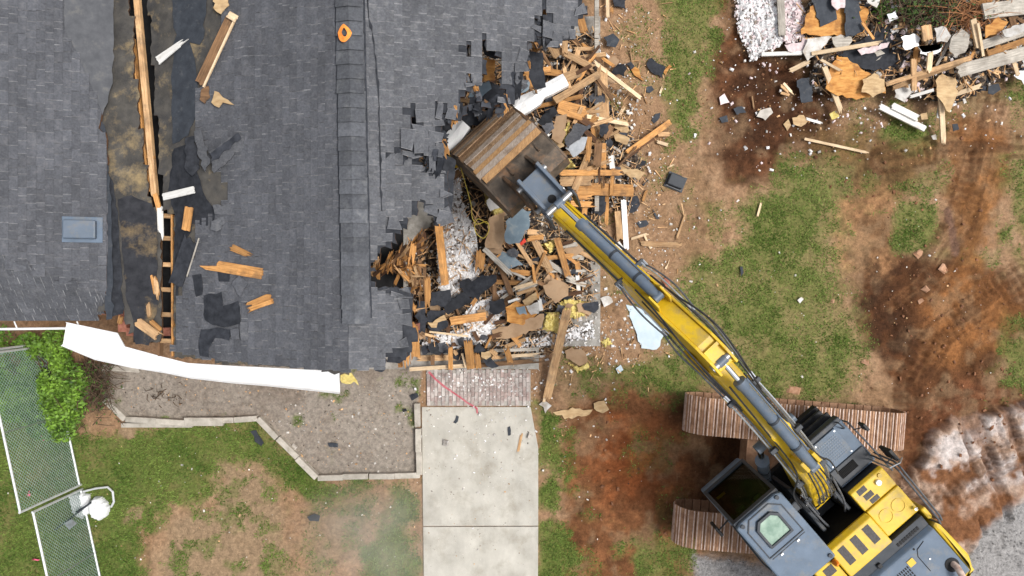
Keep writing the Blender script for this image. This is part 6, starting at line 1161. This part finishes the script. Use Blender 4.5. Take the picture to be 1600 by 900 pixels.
cable('yellow electric cable dangling left of the bucket', [(674, 256), (696, 246), (716, 244), (720, 262), (728, 290), (736, 320), (738, 340), (746, 350), (760, 346), (764, 358), (756, 372), (744, 364), (742, 350), (748, 342), (762, 350)], [1.6, 1.8, 1.9, 1.6, 1.3, 1.2, 1.1, 1.0, 1.0, 1, .9, .95, 1, 1, .95], .008, 'yellow_cable'); cable('thin pale cable hanging into the middle floor', [(740, 358), (744, 372), (746, 396), (744, 420), (748, 430)], [1.0, .9, .8, .75, .7], .007, 'insul_white')
# plain filler timbers that nothing tells apart
CW = dict(wood_orange='orange', wood_tan='tan', wood_brown='brown', wood_pale='pale', wood_grey='grey', wood_dark='blackened'); DW_ = ['lying crosswise', 'slanting up to the right', 'pointing up the picture', 'slanting up to the left']
def filler(n, fn, surf, label, group, mts, L=(.25, .8), seed=1, lift=(.02, .25), w=(.03, .11)):
    r = np.random.default_rng(seed)
    for _ in range(n):
        p = fn(r)
        if p is None: continue
        a = r.uniform(0, 3.14); l = r.uniform(*L) / 2; z = surf(*p) + r.uniform(*lift); mt_ = mts[int(r.integers(len(mts)))]; d = Vector((math.cos(a) * l, math.sin(a) * l, r.normal(0, .05))); c = Vector((p[0], p[1], z)); SD[0] += 1
        tag(timber('timber', c - d, c + d, r.uniform(*w), r.uniform(.015, .04), mt_, (r.uniform(0, .1), r.uniform(.02, .15)), None, SD[0], r.uniform(-.4, .4)), f"{'short' if l < (L[0] + L[1]) / 4 else 'long'} {CW[mt_]} timber offcut {DW_[int((a + .39) / .785) % 4]} {label}", 'timber', group)
filler(46, in_px([(860, 90), (935, 60), (945, 250), (985, 220), (990, 260), (930, 330), (880, 260), (850, 180)], .6), pile, 'between the bucket and the slab edge', 'timber offcuts right of the bucket', ['wood_orange', 'wood_tan', 'wood_tan', 'wood_brown', 'wood_dark'], (.35, 1.1), seed=5, lift=(.05, .35), w=(.03, .13))
filler(46, in_px([(760, 390), (900, 380), (930, 430), (880, 480), (780, 480), (740, 430)], .4), pile, 'on the floor below the bucket', 'timber offcuts below the bucket', ['wood_orange', 'wood_tan', 'wood_brown', 'wood_dark', 'wood_grey'], (.3, .95), seed=6, lift=(.02, .18))
filler(26, in_px([(655, 470), (740, 470), (840, 540), (800, 560), (660, 550)], .4), pile, 'among the front wall remains', 'timber offcuts behind the garage sill', ['wood_orange', 'wood_tan', 'wood_brown', 'wood_dark'], (.15, .5), seed=7, lift=(.02, .15))
filler(26, in_px([(700, 70), (840, 70), (835, 170), (720, 230), (650, 240)], 1.2), pile, 'under the torn roof edge', 'laths under the torn roof', ['wood_dark', 'wood_orange', 'wood_brown'], (.2, .7), seed=8, lift=(.3, 1.2), w=(.02, .07))
filler(34, in_px([(1300, 0), (1600, 0), (1600, 100), (1440, 140), (1380, 130), (1300, 130)], .4), pile2, 'in the corner debris heap', 'timber offcuts in the corner heap', ['wood_tan', 'wood_grey', 'wood_pale', 'wood_orange', 'wood_brown'], (.2, .7), seed=9, lift=(.0, .12))
for k, (pl, z) in enumerate((([(704, 168), (740, 172), (752, 196), (716, 200)], 1.5), ([(744, 170), (786, 172), (800, 150), (812, 138), (806, 168), (770, 196), (748, 190)], 1.7), ([(690, 172), (702, 184), (700, 226), (688, 238)], 1.6), ([(826, 142), (850, 140), (836, 152), (818, 162)], 1.3), ([(652, 470), (668, 472), (664, 520), (652, 524)], .9), ([(660, 540), (700, 538), (702, 552), (660, 554)], .35), ([(708, 546), (728, 546), (728, 560), (708, 560)], .35))):  # black sheets in place of the darkness under the torn roof
    sheet(['black sheet for the shade under the left duct', 'black sheet for the shade under the roof hole', 'black strip for the shade between roof and left duct', 'black sheet for the shade beside the bent duct', 'black strip behind the orange rafters', 'black sheet inside the front wall frame', 'black sheet between the two standing studs'][k], pl, 0, 'felt', .01, (0, 0), (lambda zz: (lambda x, y: zz))(z), 'felt_or_shade_sheet', 'felt')
r5 = random.Random(77)
for k in range(46):  # black scraps also stand in for shade in the debris cavities
    x, y = (r5.uniform(770, 930), r5.uniform(385, 510)) if k < 18 else (r5.uniform(856, 970), r5.uniform(80, 330)) if k < 36 else (r5.uniform(655, 760), r5.uniform(455, 545)); n_ = r5.randint(4, 6); s_ = r5.uniform(9, 20); a0 = r5.uniform(0, 6.28)
    sheet(f"{['smaller', 'larger'][s_ > 14]} {['black felt or shade scrap', 'dark shingle fragment', 'dusty brown board fragment'][k % 3]} {['on the floor below the bucket', 'between the bucket and the slab edge', 'behind the garage sill'][0 if k < 18 else 1 if k < 36 else 2]}", [(x + s_ * math.cos(a0 + 6.28 * j / n_) * r5.uniform(.6, 1.2), y + s_ * .7 * math.sin(a0 + 6.28 * j / n_) * r5.uniform(.6, 1.2)) for j in range(n_)], r5.uniform(.06, .22), ('felt', 'shingle', 'card_brown')[k % 3], .012, (r5.gauss(0, .2), r5.gauss(0, .2)), None, ('felt_scrap', 'shingle_scrap', 'board_fragment')[k % 3], ('felt', 'shingles', 'board')[k % 3], 'scraps in the house debris')
# ---- corner heap
T2 = [
 ('grey weathered post leaning through the insulation', 1219, -15, 1222, 58, 11, .15, .05, 'wood_grey'), ('white curled trim below the insulation heap', 1190, 85, 1254, 83, 6, .06, .1, 'wood_white'), ('long pale batten across the corner heap', 1268, 84, 1380, 66, 6, .15, .25, 'wood_pale'), ('pale stick crossing under the long batten', 1232, 112, 1268, 94, 7, .06, .12, 'wood_pale'), ('pale stud leaning over the orange plywood', 1287, 102, 1316, 180, 8, .2, .05, 'wood_pale'), ('thin lath beside the leaning pale stud', 1280, 92, 1316, 112, 4, .22, .22, 'wood_pale'),
 ('brown stick standing beside the felt roof piece', 1346, 34, 1366, 62, 4, .3, .25, 'wood_orange'), ('long tan beam at the foot of the corner heap', 1384, 132, 1518, 90, 7, .2, .3, 'wood_tan'), ('second long tan beam under the first', 1394, 138, 1506, 96, 7, .12, .22, 'wood_tan'), ('upright tan stud against the long beams', 1427, 90, 1428, 142, 8, .3, .2, 'wood_tan'), ('broad grey white plank at the right edge', 1494, 112, 1640, 72, 20, .2, .35, 'wood_grey'), ('grey plank above the broad white one', 1530, 72, 1640, 36, 14, .25, .4, 'wood_grey'), ('wide weathered siding board at the top right', 1536, 18, 1640, 6, 24, .3, .35, 'wood_grey'), ('orange plank between the grey planks', 1542, 84, 1640, 50, 9, .15, .3, 'wood_orange'),
 ('white siding board lying on the grass below the heap', 1372, 165, 1446, 202, 9, .02, .02, 'wood_white'), ('second white siding board beside it', 1392, 164, 1436, 186, 10, .05, .05, 'wood_white'), ('pale stud hanging down below the heap', 1470, 150, 1474, 228, 8, .1, .02, 'wood_pale'), ('pale stick inside the corner heap', 1454, 80, 1450, 118, 8, .35, .3, 'wood_pale'), ('upright pale board near the brown twigs', 1520, 30, 1530, 78, 9, .4, .35, 'wood_pale'), ('thin pale lath beside the upright board', 1528, 36, 1537, 92, 4, .45, .4, 'wood_pale'), ('tan board end in the corner heap', 1446, 36, 1450, 66, 15, .35, .35, 'wood_tan'), ('pinkish timber at the foot of the heap', 1490, 148, 1540, 132, 7, .08, .1, 'wood_pale'), ('short orange block by the heap foot', 1494, 142, 1512, 128, 7, .14, .16, 'wood_tan'),
 ('small stick bundle on the brown mud', 1218, 132, 1234, 146, 4, .02, .03, 'wood_tan'), ('second small stick on the brown mud', 1224, 130, 1242, 150, 4, .03, .03, 'wood_pale'), ('third small stick on the brown mud', 1220, 145, 1234, 149, 4, .02, .02, 'wood_tan'), ('short white stick below the orange plywood', 1258, 185, 1285, 193, 4, .02, .02, 'wood_white'), ('long thin lath lying on the grass below the heap', 1257, 217, 1362, 240, 4, .04, .03, 'wood_pale'), ('thin twig on the brown mud', 1175, 148, 1178, 172, 2, .02, .02, 'wood_tan'), ('thin pale twig on the upper lawn', 1183, 340, 1190, 314, 3, .04, .04, 'wood_pale'), ('white board edge under the long beams', 1420, 152, 1460, 140, 5, .1, .12, 'wood_white'),
]
for lb, x0, y0, x1, y1, w_, a, b2, mt in T2: bd(lb, x0, y0, x1, y1, w_, a, b2, mt, (random.choice([0, .05]), random.choice([.02, .06, .15])), .04 if w_ > 5 else .018, pile2, name='timber' if w_ > 5 else 'stick', cat='timber' if w_ > 5 else 'stick')
S2 = [
 ('orange plywood sheet under the felt pieces of the corner heap', [(1252, 54), (1266, 10), (1300, 0), (1350, 10), (1358, 20), (1350, 50), (1330, 56), (1318, 56), (1290, 56)], .18, 'ply_orange', (0, .1), 'plywood_sheet', 'plywood'), ('slate-black roof piece on the left of the orange plywood', [(1266, -20), (1304, -20), (1308, 30), (1282, 42), (1276, 20)], .26, 'felt_blue', (0, .1), 'roof_piece', 'felt'), ('slate-blue roof piece hanging over the orange plywood', [(1320, -20), (1342, -20), (1348, 50), (1322, 58), (1319, 20)], .3, 'felt_blue', (0, .15), 'roof_piece', 'felt'), ('pale pink drywall at the top edge of the heap', [(1300, -20), (1322, -20), (1320, 12), (1308, 16), (1300, 8)], .38, 'insul_pink', (0, 0), 'drywall_piece', 'drywall'),
 ('big rust-orange plywood sheet in the middle of the heap', [(1296, 110), (1308, 86), (1340, 100), (1352, 112), (1380, 124), (1384, 146), (1352, 152), (1338, 156), (1310, 150), (1290, 138)], .1, 'ply_orange', (.05, .15), 'plywood_sheet', 'plywood'), ('tan plywood flap on the rust-orange sheet', [(1348, 124), (1366, 114), (1382, 124), (1384, 142), (1364, 152), (1346, 144)], .2, 'ply_tan', (0, 0), 'plywood_sheet', 'plywood'), ('black tar sheet across the middle of the corner heap', [(1310, 86), (1350, 60), (1384, 40), (1412, 60), (1412, 90), (1380, 110), (1352, 108)], .06, 'felt', (0, 0), 'felt_or_shade_sheet', 'felt'), ('black felt strip on the brown mud', [(1245, 126), (1268, 120), (1270, 158), (1252, 160)], .03, 'felt_blue', (0, 0), 'felt_scrap', 'felt'),
 ('cream drywall sheet left of the long batten', [(1262, 60), (1292, 54), (1300, 58), (1278, 84), (1262, 96), (1254, 80)], .12, 'drywall', (0, .05), 'drywall_piece', 'drywall'), ('pink foam strip below the felt roof piece', [(1340, 78), (1390, 66), (1386, 74), (1346, 86)], .22, 'insul_pink', (0, 0), 'foam_scrap', 'insulation'), ('pinkish insulation scrap beside the cream drywall', [(1226, 70), (1262, 62), (1256, 84), (1232, 80)], .1, 'insul_pink', (0, 0), 'foam_scrap', 'insulation'), ('grey white board under the felt roof piece', [(1300, 58), (1330, 56), (1326, 72), (1306, 74)], .14, 'wood_grey', (0, 0), 'drywall_piece', 'drywall'),
 ('crumpled white plastic in the corner heap', [(1408, 58), (1428, 52), (1438, 60), (1436, 72), (1414, 78)], .3, 'white_metal', (0, .1), 'plastic_sheet', 'plastic'), ('white curved trim on the corner heap', [(1434, 72), (1446, 82), (1466, 78), (1474, 68), (1470, 80), (1452, 88), (1438, 84)], .32, 'white_metal', (0, 0), 'trim_piece', 'trim'), ('pale drywall piece near the brown twigs', [(1460, 44), (1478, 42), (1486, 56), (1480, 66), (1464, 66)], .35, 'drywall', (.1, 0), 'drywall_piece', 'drywall'), ('folded grey shingle bundle in the corner heap', [(1486, 60), (1502, 44), (1516, 54), (1508, 82), (1492, 90), (1484, 80)], .34, 'wood_grey', (.1, .1), 'shingle_bundle', 'shingles'),
 ('orange board behind the grey planks', [(1540, 40), (1560, 26), (1576, 34), (1560, 52), (1540, 60)], .32, 'ply_orange', (0, 0), 'plywood_sheet', 'plywood'), ('white paper sheet on the grey plank at the right', [(1566, 48), (1600, 36), (1620, 44), (1574, 58)], .42, 'drywall', (0, 0), 'paper_sheet', 'paper'), ('white bag at the right edge below the planks', [(1584, 118), (1592, 106), (1620, 104), (1620, 128), (1600, 132)], .03, 'sandbag', (0, 0), 'plastic_bag', 'bag'), ('torn tan plywood hanging at the foot of the heap', [(1462, 126), (1474, 116), (1494, 124), (1494, 152), (1484, 176), (1474, 162), (1464, 150)], .14, 'ply_tan', (0, .1), 'plywood_sheet', 'plywood'), ('white drywall flake below the tan plywood', [(1466, 162), (1474, 160), (1472, 186), (1464, 184)], .06, 'drywall', (0, 0), 'drywall_piece', 'drywall'), ('pale torn paper at the heap foot', [(1398, 140), (1422, 134), (1424, 146), (1414, 160), (1398, 152)], .08, 'drywall', (0, 0), 'paper_sheet', 'paper'),
 ('dark rounded felt lump at the heap foot', [(1544, 136), (1560, 130), (1564, 140), (1552, 148), (1544, 146)], .06, 'felt_blue', (0, 0), 'felt_scrap', 'felt'), ('dark round chip below the heap', [(1488, 194), (1496, 193), (1499, 202), (1490, 205)], .03, 'felt_blue', (0, 0), 'felt_scrap', 'felt'), ('grey stone-like slab on the brown mud', [(1182, 182), (1188, 172), (1204, 168), (1208, 176), (1196, 188)], .04, 'stone', (0, 0), 'stone_slab', 'stone'), ('tan leaf-shaped chip on the brown mud', [(1224, 194), (1232, 186), (1236, 196), (1230, 205)], .02, 'ply_tan', (0, 0), 'plywood_scrap', 'plywood'), ('tan plywood chips below the orange sheet', [(1238, 184), (1256, 180), (1262, 190), (1252, 198), (1240, 194)], .03, 'ply_tan', (0, 0), 'plywood_scrap', 'plywood'), ('yellow foam crumb below the orange sheet', [(1296, 178), (1306, 172), (1312, 182), (1300, 187)], .03, 'insul_yellow', (0, 0), 'foam_scrap', 'insulation'), ('white chip beside the white siding board', [(1455, 212), (1462, 210), (1464, 218), (1458, 218)], .03, 'drywall', (0, 0), 'drywall_piece', 'drywall'), ('tan chunk above the white chip', [(1438, 178), (1448, 176), (1450, 186), (1440, 187)], .04, 'ply_tan', (0, 0), 'plywood_scrap', 'plywood'), ('dark blue felt lump on the brown mud', [(1146, 170), (1160, 166), (1166, 176), (1152, 180)], .04, 'felt_blue', (0, 0), 'felt_scrap', 'felt'), ('small blue felt lump at the edge of the mud', [(1124, 184), (1136, 180), (1138, 190), (1128, 192)], .03, 'felt_blue', (0, 0), 'felt_scrap', 'felt'), ('pink scrap at the edge of the brown mud', [(1124, 152), (1132, 146), (1140, 160), (1126, 164)], .03, 'insul_pink', (0, 0), 'foam_scrap', 'insulation'),
 ('white drywall curl at the top of the heap', [(1352, -15), (1384, -20), (1370, 12), (1356, 4)], .35, 'drywall', (0, 0), 'drywall_piece', 'drywall'), ('white cloth lump by the green sprig', [(1386, 22), (1400, 16), (1404, 28), (1390, 34)], .3, 'sandbag', (0, 0), 'cloth_scrap', 'cloth'),
]
for lb, pl, dz, mt, tl, nm, ct in S2: sheet(lb, pl, dz, mt, .014, tl, pile2, nm, ct)
# twigs on the heap
def twigs(name, label, n, cx_, cy_, rx, ry, surf, mt, seed, L=(.2, .6), h=.3, fan=None, leaves=0, parts=True):
    r = random.Random(seed); c = on(cx_, cy_, surf, 0); root = empty(name, tuple(c)); tag(root, label, 'shrub' if leaves else 'branches'); m = MB(); ml = MB()
    for _ in range(n):
        x, y = cx_ + r.gauss(0, rx), cy_ + r.gauss(0, ry); p = on(x, y, surf, r.uniform(.02, h)); a = r.uniform(0, 6.28) if fan is None else r.gauss(fan, .5); l = r.uniform(*L); q = p + Vector((math.cos(a) * l, math.sin(a) * l, r.gauss(0, .08))); mid = (p + q) / 2 + Vector((r.gauss(0, .03), r.gauss(0, .03), r.uniform(0, .08)))
        m.tube([p, mid, q], [.009, .007, .003], 4)
        for _k in range(leaves):
            t_ = r.random(); o = p.lerp(q, t_) + Vector((r.gauss(0, .05), r.gauss(0, .05), r.uniform(.0, .07))); s = r.uniform(.018, .04); an = r.uniform(0, 6.28); d = Vector((math.cos(an), math.sin(an), r.gauss(0, .4))) * s; e = Vector((-d.y, d.x, r.gauss(0, .4) * s)) * .5; i = len(ml.v); ml.v += [tuple(o - d), tuple(o + e), tuple(o + d), tuple(o - e)]; ml.face([i, i + 1, i + 2, i + 3])
    tag(m.build('branches', mt, root), kind='stuff')
    if leaves: tag(ml.build('leaves', 'leaf' if leaves > 5 else 'leaf_dark', root), kind='stuff')
    return root
twigs('brushwood', 'green and brown brushwood on top of the corner heap', 260, 1450, 10, 34, 14, pile2, 'twig', 4, leaves=4); twigs('brushwood', 'orange-brown dry twigs fanned out on the corner heap', 130, 1510, 22, 20, 10, pile2, 'twig_orange', 5, (.3, .7)); twigs('green_sprig', 'small bright green sprig on the black tar sheet', 16, 1378, 20, 4, 4, pile2, 'twig', 6, (.05, .12), .15, leaves=7)
# ---- clods, crumbs, pebbles
scatter('plaster_crumbs', 'white crumbs scattered over the dirt beside the house', 'crumbs', 900, gauss_px([(985, 200, 35, 110), (1010, 340, 45, 60), (960, 120, 30, 70), (940, 540, 60, 25), (900, 500, 50, 40)]), (.012, .055), ('crumb', 'crumb', 'insul_white'), .5, seed=81, surf=pile, lift=.0)
scatter('plaster_crumbs', 'white crumbs scattered over the mud round the corner heap', 'crumbs', 620, gauss_px([(1300, 150, 70, 40), (1180, 100, 40, 70), (1450, 170, 80, 40), (1260, 190, 70, 40), (1400, 100, 90, 40)]), (.012, .06), ('crumb', 'insul_white', 'insul_pink', 'splinter'), .5, seed=82, surf=pile2)
scatter('plaster_crumbs', 'white crumbs sprinkled over the brick apron and driveway', 'crumbs', 420, gauss_px([(750, 598, 45, 18), (780, 600, 40, 14), (750, 680, 50, 70)]), (.01, .04), ('crumb', 'insul_white'), .3, seed=83, surf=lambda x, y: .034)
scatter('plaster_crumbs', 'pale chips sprinkled over the lawn and garden bed', 'crumbs', 420, gauss_px([(1200, 450, 100, 90), (400, 680, 120, 60), (520, 660, 80, 50), (300, 800, 120, 60), (620, 800, 40, 60), (900, 700, 40, 80), (1430, 450, 60, 90)]), (.01, .04), ('crumb', 'splinter', 'crumb'), .4, seed=84)
scatter('soil_clods', 'brown soil clods lying on the churned ground', 'clods', 620, gauss_px([(1430, 480, 60, 70), (1480, 650, 60, 40), (1200, 150, 60, 60), (980, 720, 60, 90), (1400, 270, 70, 40), (1460, 420, 60, 60), (1530, 560, 40, 60)]), (.012, .06), 'clod', .4, seed=85)
scatter('grit', 'dark grit sprinkled over the concrete driveway', 'grit', 260, in_px([(664, 640), (826, 640), (838, 880), (666, 890)]), (.006, .022), ('grit', 'crumb', 'grit', 'splinter'), .3, seed=91, surf=lambda x, y: .032)
scatter('soil_clods', 'grey brown litter on the garden bed', 'clods', 700, in_px([(170, 585), (640, 600), (650, 735), (500, 740), (405, 650), (200, 650)]), (.008, .03), ('grit', 'grit', 'splinter'), .4, seed=86)
scatter('gravel', 'grey gravel at the lower right corner and under the tracks', 'gravel', 4200, lambda r: (in_px(GRAVEL[0]) if r.random() < .8 else in_px(GRAVEL[1]))(r), (.010, .026), 'gravel_grey', .4, seed=87)
scatter('debris_bits', 'fine broken bits filling the house debris', 'debris', 2600, in_px(PILE_POLY, .3), (.014, .075), ('grit', 'splinter', 'insul_white', 'felt', 'wood_brown', 'crumb'), .3, (1, 2.6), seed=88, surf=pile, lift=-.02)
scatter('debris_bits', 'fine broken bits filling the corner heap', 'debris', 2200, in_px(PILE2_POLY, .3), (.02, .11), ('grit', 'splinter', 'insul_white', 'felt', 'insul_pink', 'crumb'), .3, (1, 2.6), seed=89, surf=pile2, lift=-.02)
for k, (x, y, s) in enumerate([(1436, 396, 14), (1474, 420, 16), (1446, 452, 11), (1352, 565, 13), (1240, 610, 22), (1300, 470, 7), (1438, 470, 8)]):
    scatter('rock', ['orange clay lump below the square grass patch', 'large pale clay lump on the track ruts', 'small pale clay lump on the track ruts', 'pink clay lump at the lawn corner', 'flat orange clay slab above the track', 'tiny pale lump on the lawn edge', 'lower small clay lump on the ruts'][k], 'rock', 1, (lambda p: (lambda r: (p.x, p.y)))(P(x, y)), (s / 105, s / 105 + .001), 'clay', .16, (1.2, 1.6), seed=400 + k, kind='thing')
# black box vent fallen on the dirt
vt = empty('fallen_roof_vent', tuple(P(1056, 285))); tag(vt, 'black box-shaped roof vent fallen on the dirt', 'roof vent')
rz = Matrix.Rotation(R(-22), 3, 'Z'); c = P(1056, 284, .06); m = MB(); m.box(c + Vector((0, 0, -.03)), (.40, .33, .012), rz); m.build('vent_flange', 'slate_dark', vt); m = MB(); m.box(c + Vector((0, .01, .03)), (.33, .25, .10), rz); m.build('vent_hood', 'slate_dark', vt, bevel=.02)
m = MB(); m.box(c + rz @ Vector((0, -.14, .0)), (.33, .02, .03), rz); m.build('vent_lip', 'hose_grey', vt)
# ---- chain-link fence panels
def fence(label, base, h, name='chain_link_fence'):
    """base: two pixel points of the foot line on the ground"""
    a, b = P(*base[0]), P(*base[1]); root = empty(name, tuple((a + b) / 2)); tag(root, label, 'fence', 'temporary fence panels'); d = b - a; L = d.length; u = d.normalized(); up = Vector((0, 0, 1)); z0 = .06
    def tb(nm, p, q, r=.022, mt='galv_pipe'): m = MB(); m.tube([p, q], r, 8); m.build(nm, mt, root, smooth=True)
    tb('bottom_rail', a + up * z0, b + up * z0); tb('top_rail', a + up * h, b + up * h); n = max(1, round(L / 1.25))
    for k in range(n + 1): p = a + d * k / n; tb('post', p, p + up * (h + .02), .024 if k in (0, n) else .014, 'galv_pipe' if k in (0, n) else 'galv')
    m = MB(); st = .075; w_ = .0035; nn = int((L + h) / st)
    for s in (1, -1):
        for k in range(nn + 1):
            t0 = k * st - (h if s > 0 else 0); p0 = (t0, z0) if s > 0 else (t0, z0); t1 = t0 + (h - z0) * s
            if s < 0: t0 = k * st; t1 = t0 - (h - z0)
            za, zb = z0, h
            lo, hi = (t0, t1) if t0 < t1 else (t1, t0)
            if hi < 0 or lo > L: continue
            f = lambda t_: za + (zb - za) * (t_ - t0) / (t1 - t0)
            c0, c1 = max(0, lo), min(L, hi); p, q = a + u * c0 + up * f(c0), a + u * c1 + up * f(c1)
            m.tube([p, q], w_ + .0018, 3, cap=False)
    tag(m.build('chain_link_mesh', 'wire', root), kind='stuff'); return root
fence('tall chain-link fence panel behind the green bush', [(80, 540), (127, 757)], 1.8); fence('lower chain-link fence panel at the bottom left corner', [(129, 764), (172, 960)], 1.5); fence('far chain-link fence panel at the left edge beneath the eave', [(-60, 566), (76, 536)], 1.75)
st_ = empty('pipe_stand', tuple(P(155, 785))); tag(st_, 'bent galvanised pipe foot of the fence with a hoop', 'pipe stand'); q = [P(130, 768, .08), P(150, 763, .10), P(168, 761, .12), P(176, 768, .12), P(178, 784, .10), P(174, 792, .05)]
m = MB(); m.tube(q, .022, 8); m.build('hoop', 'galv_pipe', st_, smooth=True); m = MB(); m.tube([P(86, 828, .3), P(142, 785, .3)], .02, 8); m.tube([P(118, 800, .25), P(142, 786, .25)], .014, 8); m.build('brace', 'slate_dark', st_, smooth=True)
def bag(label, pts, th, dz=.0, surf=gz):
    o = lumpy(label, pts, dz, 'sandbag', th, .03, .03, surf=surf, name='sandbag', cat='sandbag'); md = o.modifiers.new('soft', 'SUBSURF'); md.levels = 1; md.render_levels = 1
bag('white sandbag hung on the near side of the fence foot', [(111, 772), (128, 768), (142, 772), (142, 800), (130, 809), (118, 800)], .14); bag('round white sandbag beside the fence foot hoop', [(144, 782), (150, 776), (160, 776), (170, 784), (173, 796), (168, 807), (158, 811), (148, 806), (143, 796)], .18)
sheet('small grey tag plate hung on the lower fence panel', [(100, 818), (112, 811), (120, 818), (108, 828)], .75, 'galv', .004, (.4, 0), lambda x, y: .0, 'tag_plate', 'plate', rag=0)
for k, (x, y) in enumerate([(67, 680), (44, 772), (51, 875)]):
    m = MB(); c = P(x, y, .35 if k < 2 else .08); r = random.Random(k)
    for _ in range(5):
        d = Vector((r.gauss(0, .04), r.gauss(0, .04), r.uniform(-.03, .05))); e = Vector((r.gauss(0, .03), r.gauss(0, .03), r.uniform(-.03, .03))); i = len(m.v); m.v += [tuple(c), tuple(c + d), tuple(c + d + e), tuple(c + e)]; m.face([i, i + 1, i + 2, i + 3])
    m.tube([P(x, y, 0), c], .004, 5); tag(m.build('marker_flag', 'pink'), ['pink marker flag behind the tall fence panel near the bush', 'pink marker flag near the lower end of the tall fence', 'pink marker flag in the grass at the bottom left'][k], 'flag')
# ---- bush and bare shrub
def bush(label, cx_, cy_, rx, ry, hh, n, seed):
    r = np.random.default_rng(seed); c = P(cx_, cy_); root = empty('bush', tuple(c)); tag(root, label, 'bush'); m = MB(); rr = random.Random(seed)
    for _ in range(26):
        a = rr.uniform(0, 6.28); q = Vector((math.cos(a) * rx / 75 * rr.uniform(.3, .9), math.sin(a) * ry / 75 * rr.uniform(.3, .9), hh * rr.uniform(.4, .9))); m.tube([c, c + q * .5 + Vector((0, 0, .15)), c + q], [.018, .012, .005], 5)
    tag(m.build('stems', 'twig', root), kind='stuff')
    lob = [(rr.uniform(-.7, .7), rr.uniform(-.7, .7), rr.uniform(.45, .95), rr.uniform(.22, .42)) for _ in range(22)]; V = []; k = np.arange(n)
    for i in range(n):
        l = lob[int(r.integers(len(lob)))]; d = r.normal(0, 1, 3); d /= np.linalg.norm(d); d[2] = abs(d[2]) * .9 - .2; q = r.random() ** .35 * l[3]
        x = c.x + (l[0] + d[0] * q) * rx / 75; y = c.y + (l[1] + d[1] * q) * ry / 75; z = max(.05, hh * (l[2] * .75 + d[2] * q * .8)); s = r.uniform(.012, .046); a = r.uniform(0, 6.28); t_ = r.normal(0, .7); u = np.array((math.cos(a), math.sin(a), t_)) * s; w_ = np.array((-math.sin(a), math.cos(a), r.normal(0, .5))) * s * .55; o = np.array((x, y, z))
        V += [o - u, o + w_, o + u, o - w_]
    o = raw_mesh('leaves', np.array(V) - np.array(c), np.arange(n * 4).reshape(n, 4), 'leaf'); o.parent = root; tag(o, kind='stuff')
bush('leafy green bush beside the tall fence panel', 86, 594, 84, 88, .95, 17000, 3)
twigs('bare_shrub', 'dark bare shrub between the bush and the gutter', 240, 150, 600, 14, 20, gz, 'twig', 9, (.15, .5), .6, leaves=1)
twigs('bare_shrub', 'dry twigs lying on the garden bed', 26, 262, 618, 16, 8, gz, 'twig', 12, (.05, .2), .03)

# ================================================================ drifting dust over the lawn beside the driveway
def dust(label, px, py, z, r, dens):
    bm = bmesh.new(); bmesh.ops.create_icosphere(bm, subdivisions=3, radius=1.0); me = bpy.data.meshes.new('dust_cloud'); bm.to_mesh(me); bm.free()
    o = bpy.data.objects.new('dust_cloud', me); col.objects.link(o); o.location = P(px, py, z); o.scale = r
    m = bpy.data.materials.new('dust'); m.use_nodes = True; t = m.node_tree; t.nodes.remove(t.nodes['Principled BSDF']); N = t.nodes.new; K = t.links.new
    v = N('ShaderNodeVolumePrincipled'); v.inputs['Color'].default_value = (.98, .97, .95, 1); v.inputs['Anisotropy'].default_value = .1
    tc = N('ShaderNodeTexCoord'); g = N('ShaderNodeTexGradient'); g.gradient_type = 'SPHERICAL'; K(tc.outputs['Object'], g.inputs[0])
    n = N('ShaderNodeTexNoise'); n.inputs['Scale'].default_value = 1.7; n.inputs['Detail'].default_value = 3; K(tc.outputs['Object'], n.inputs['Vector'])
    a = N('ShaderNodeMapRange'); a.inputs['From Min'].default_value = .3; a.inputs['From Max'].default_value = .75; K(n.outputs['Fac'], a.inputs[0])
    b = N('ShaderNodeMath'); b.operation = 'MULTIPLY'; K(a.outputs[0], b.inputs[0]); K(g.outputs['Fac'], b.inputs[1]); c = N('ShaderNodeMath'); c.operation = 'MULTIPLY'; c.inputs[1].default_value = dens; K(b.outputs[0], c.inputs[0])
    K(c.outputs[0], v.inputs['Density']); K(v.outputs[0], t.nodes['Material Output'].inputs['Volume']); me.materials.append(m)
    tag(o, label, 'dust', kind='stuff')
dust('pale dust drifting over the lawn left of the driveway', 590, 850, 1.35, (1.9, 1.6, 1.3), .6)
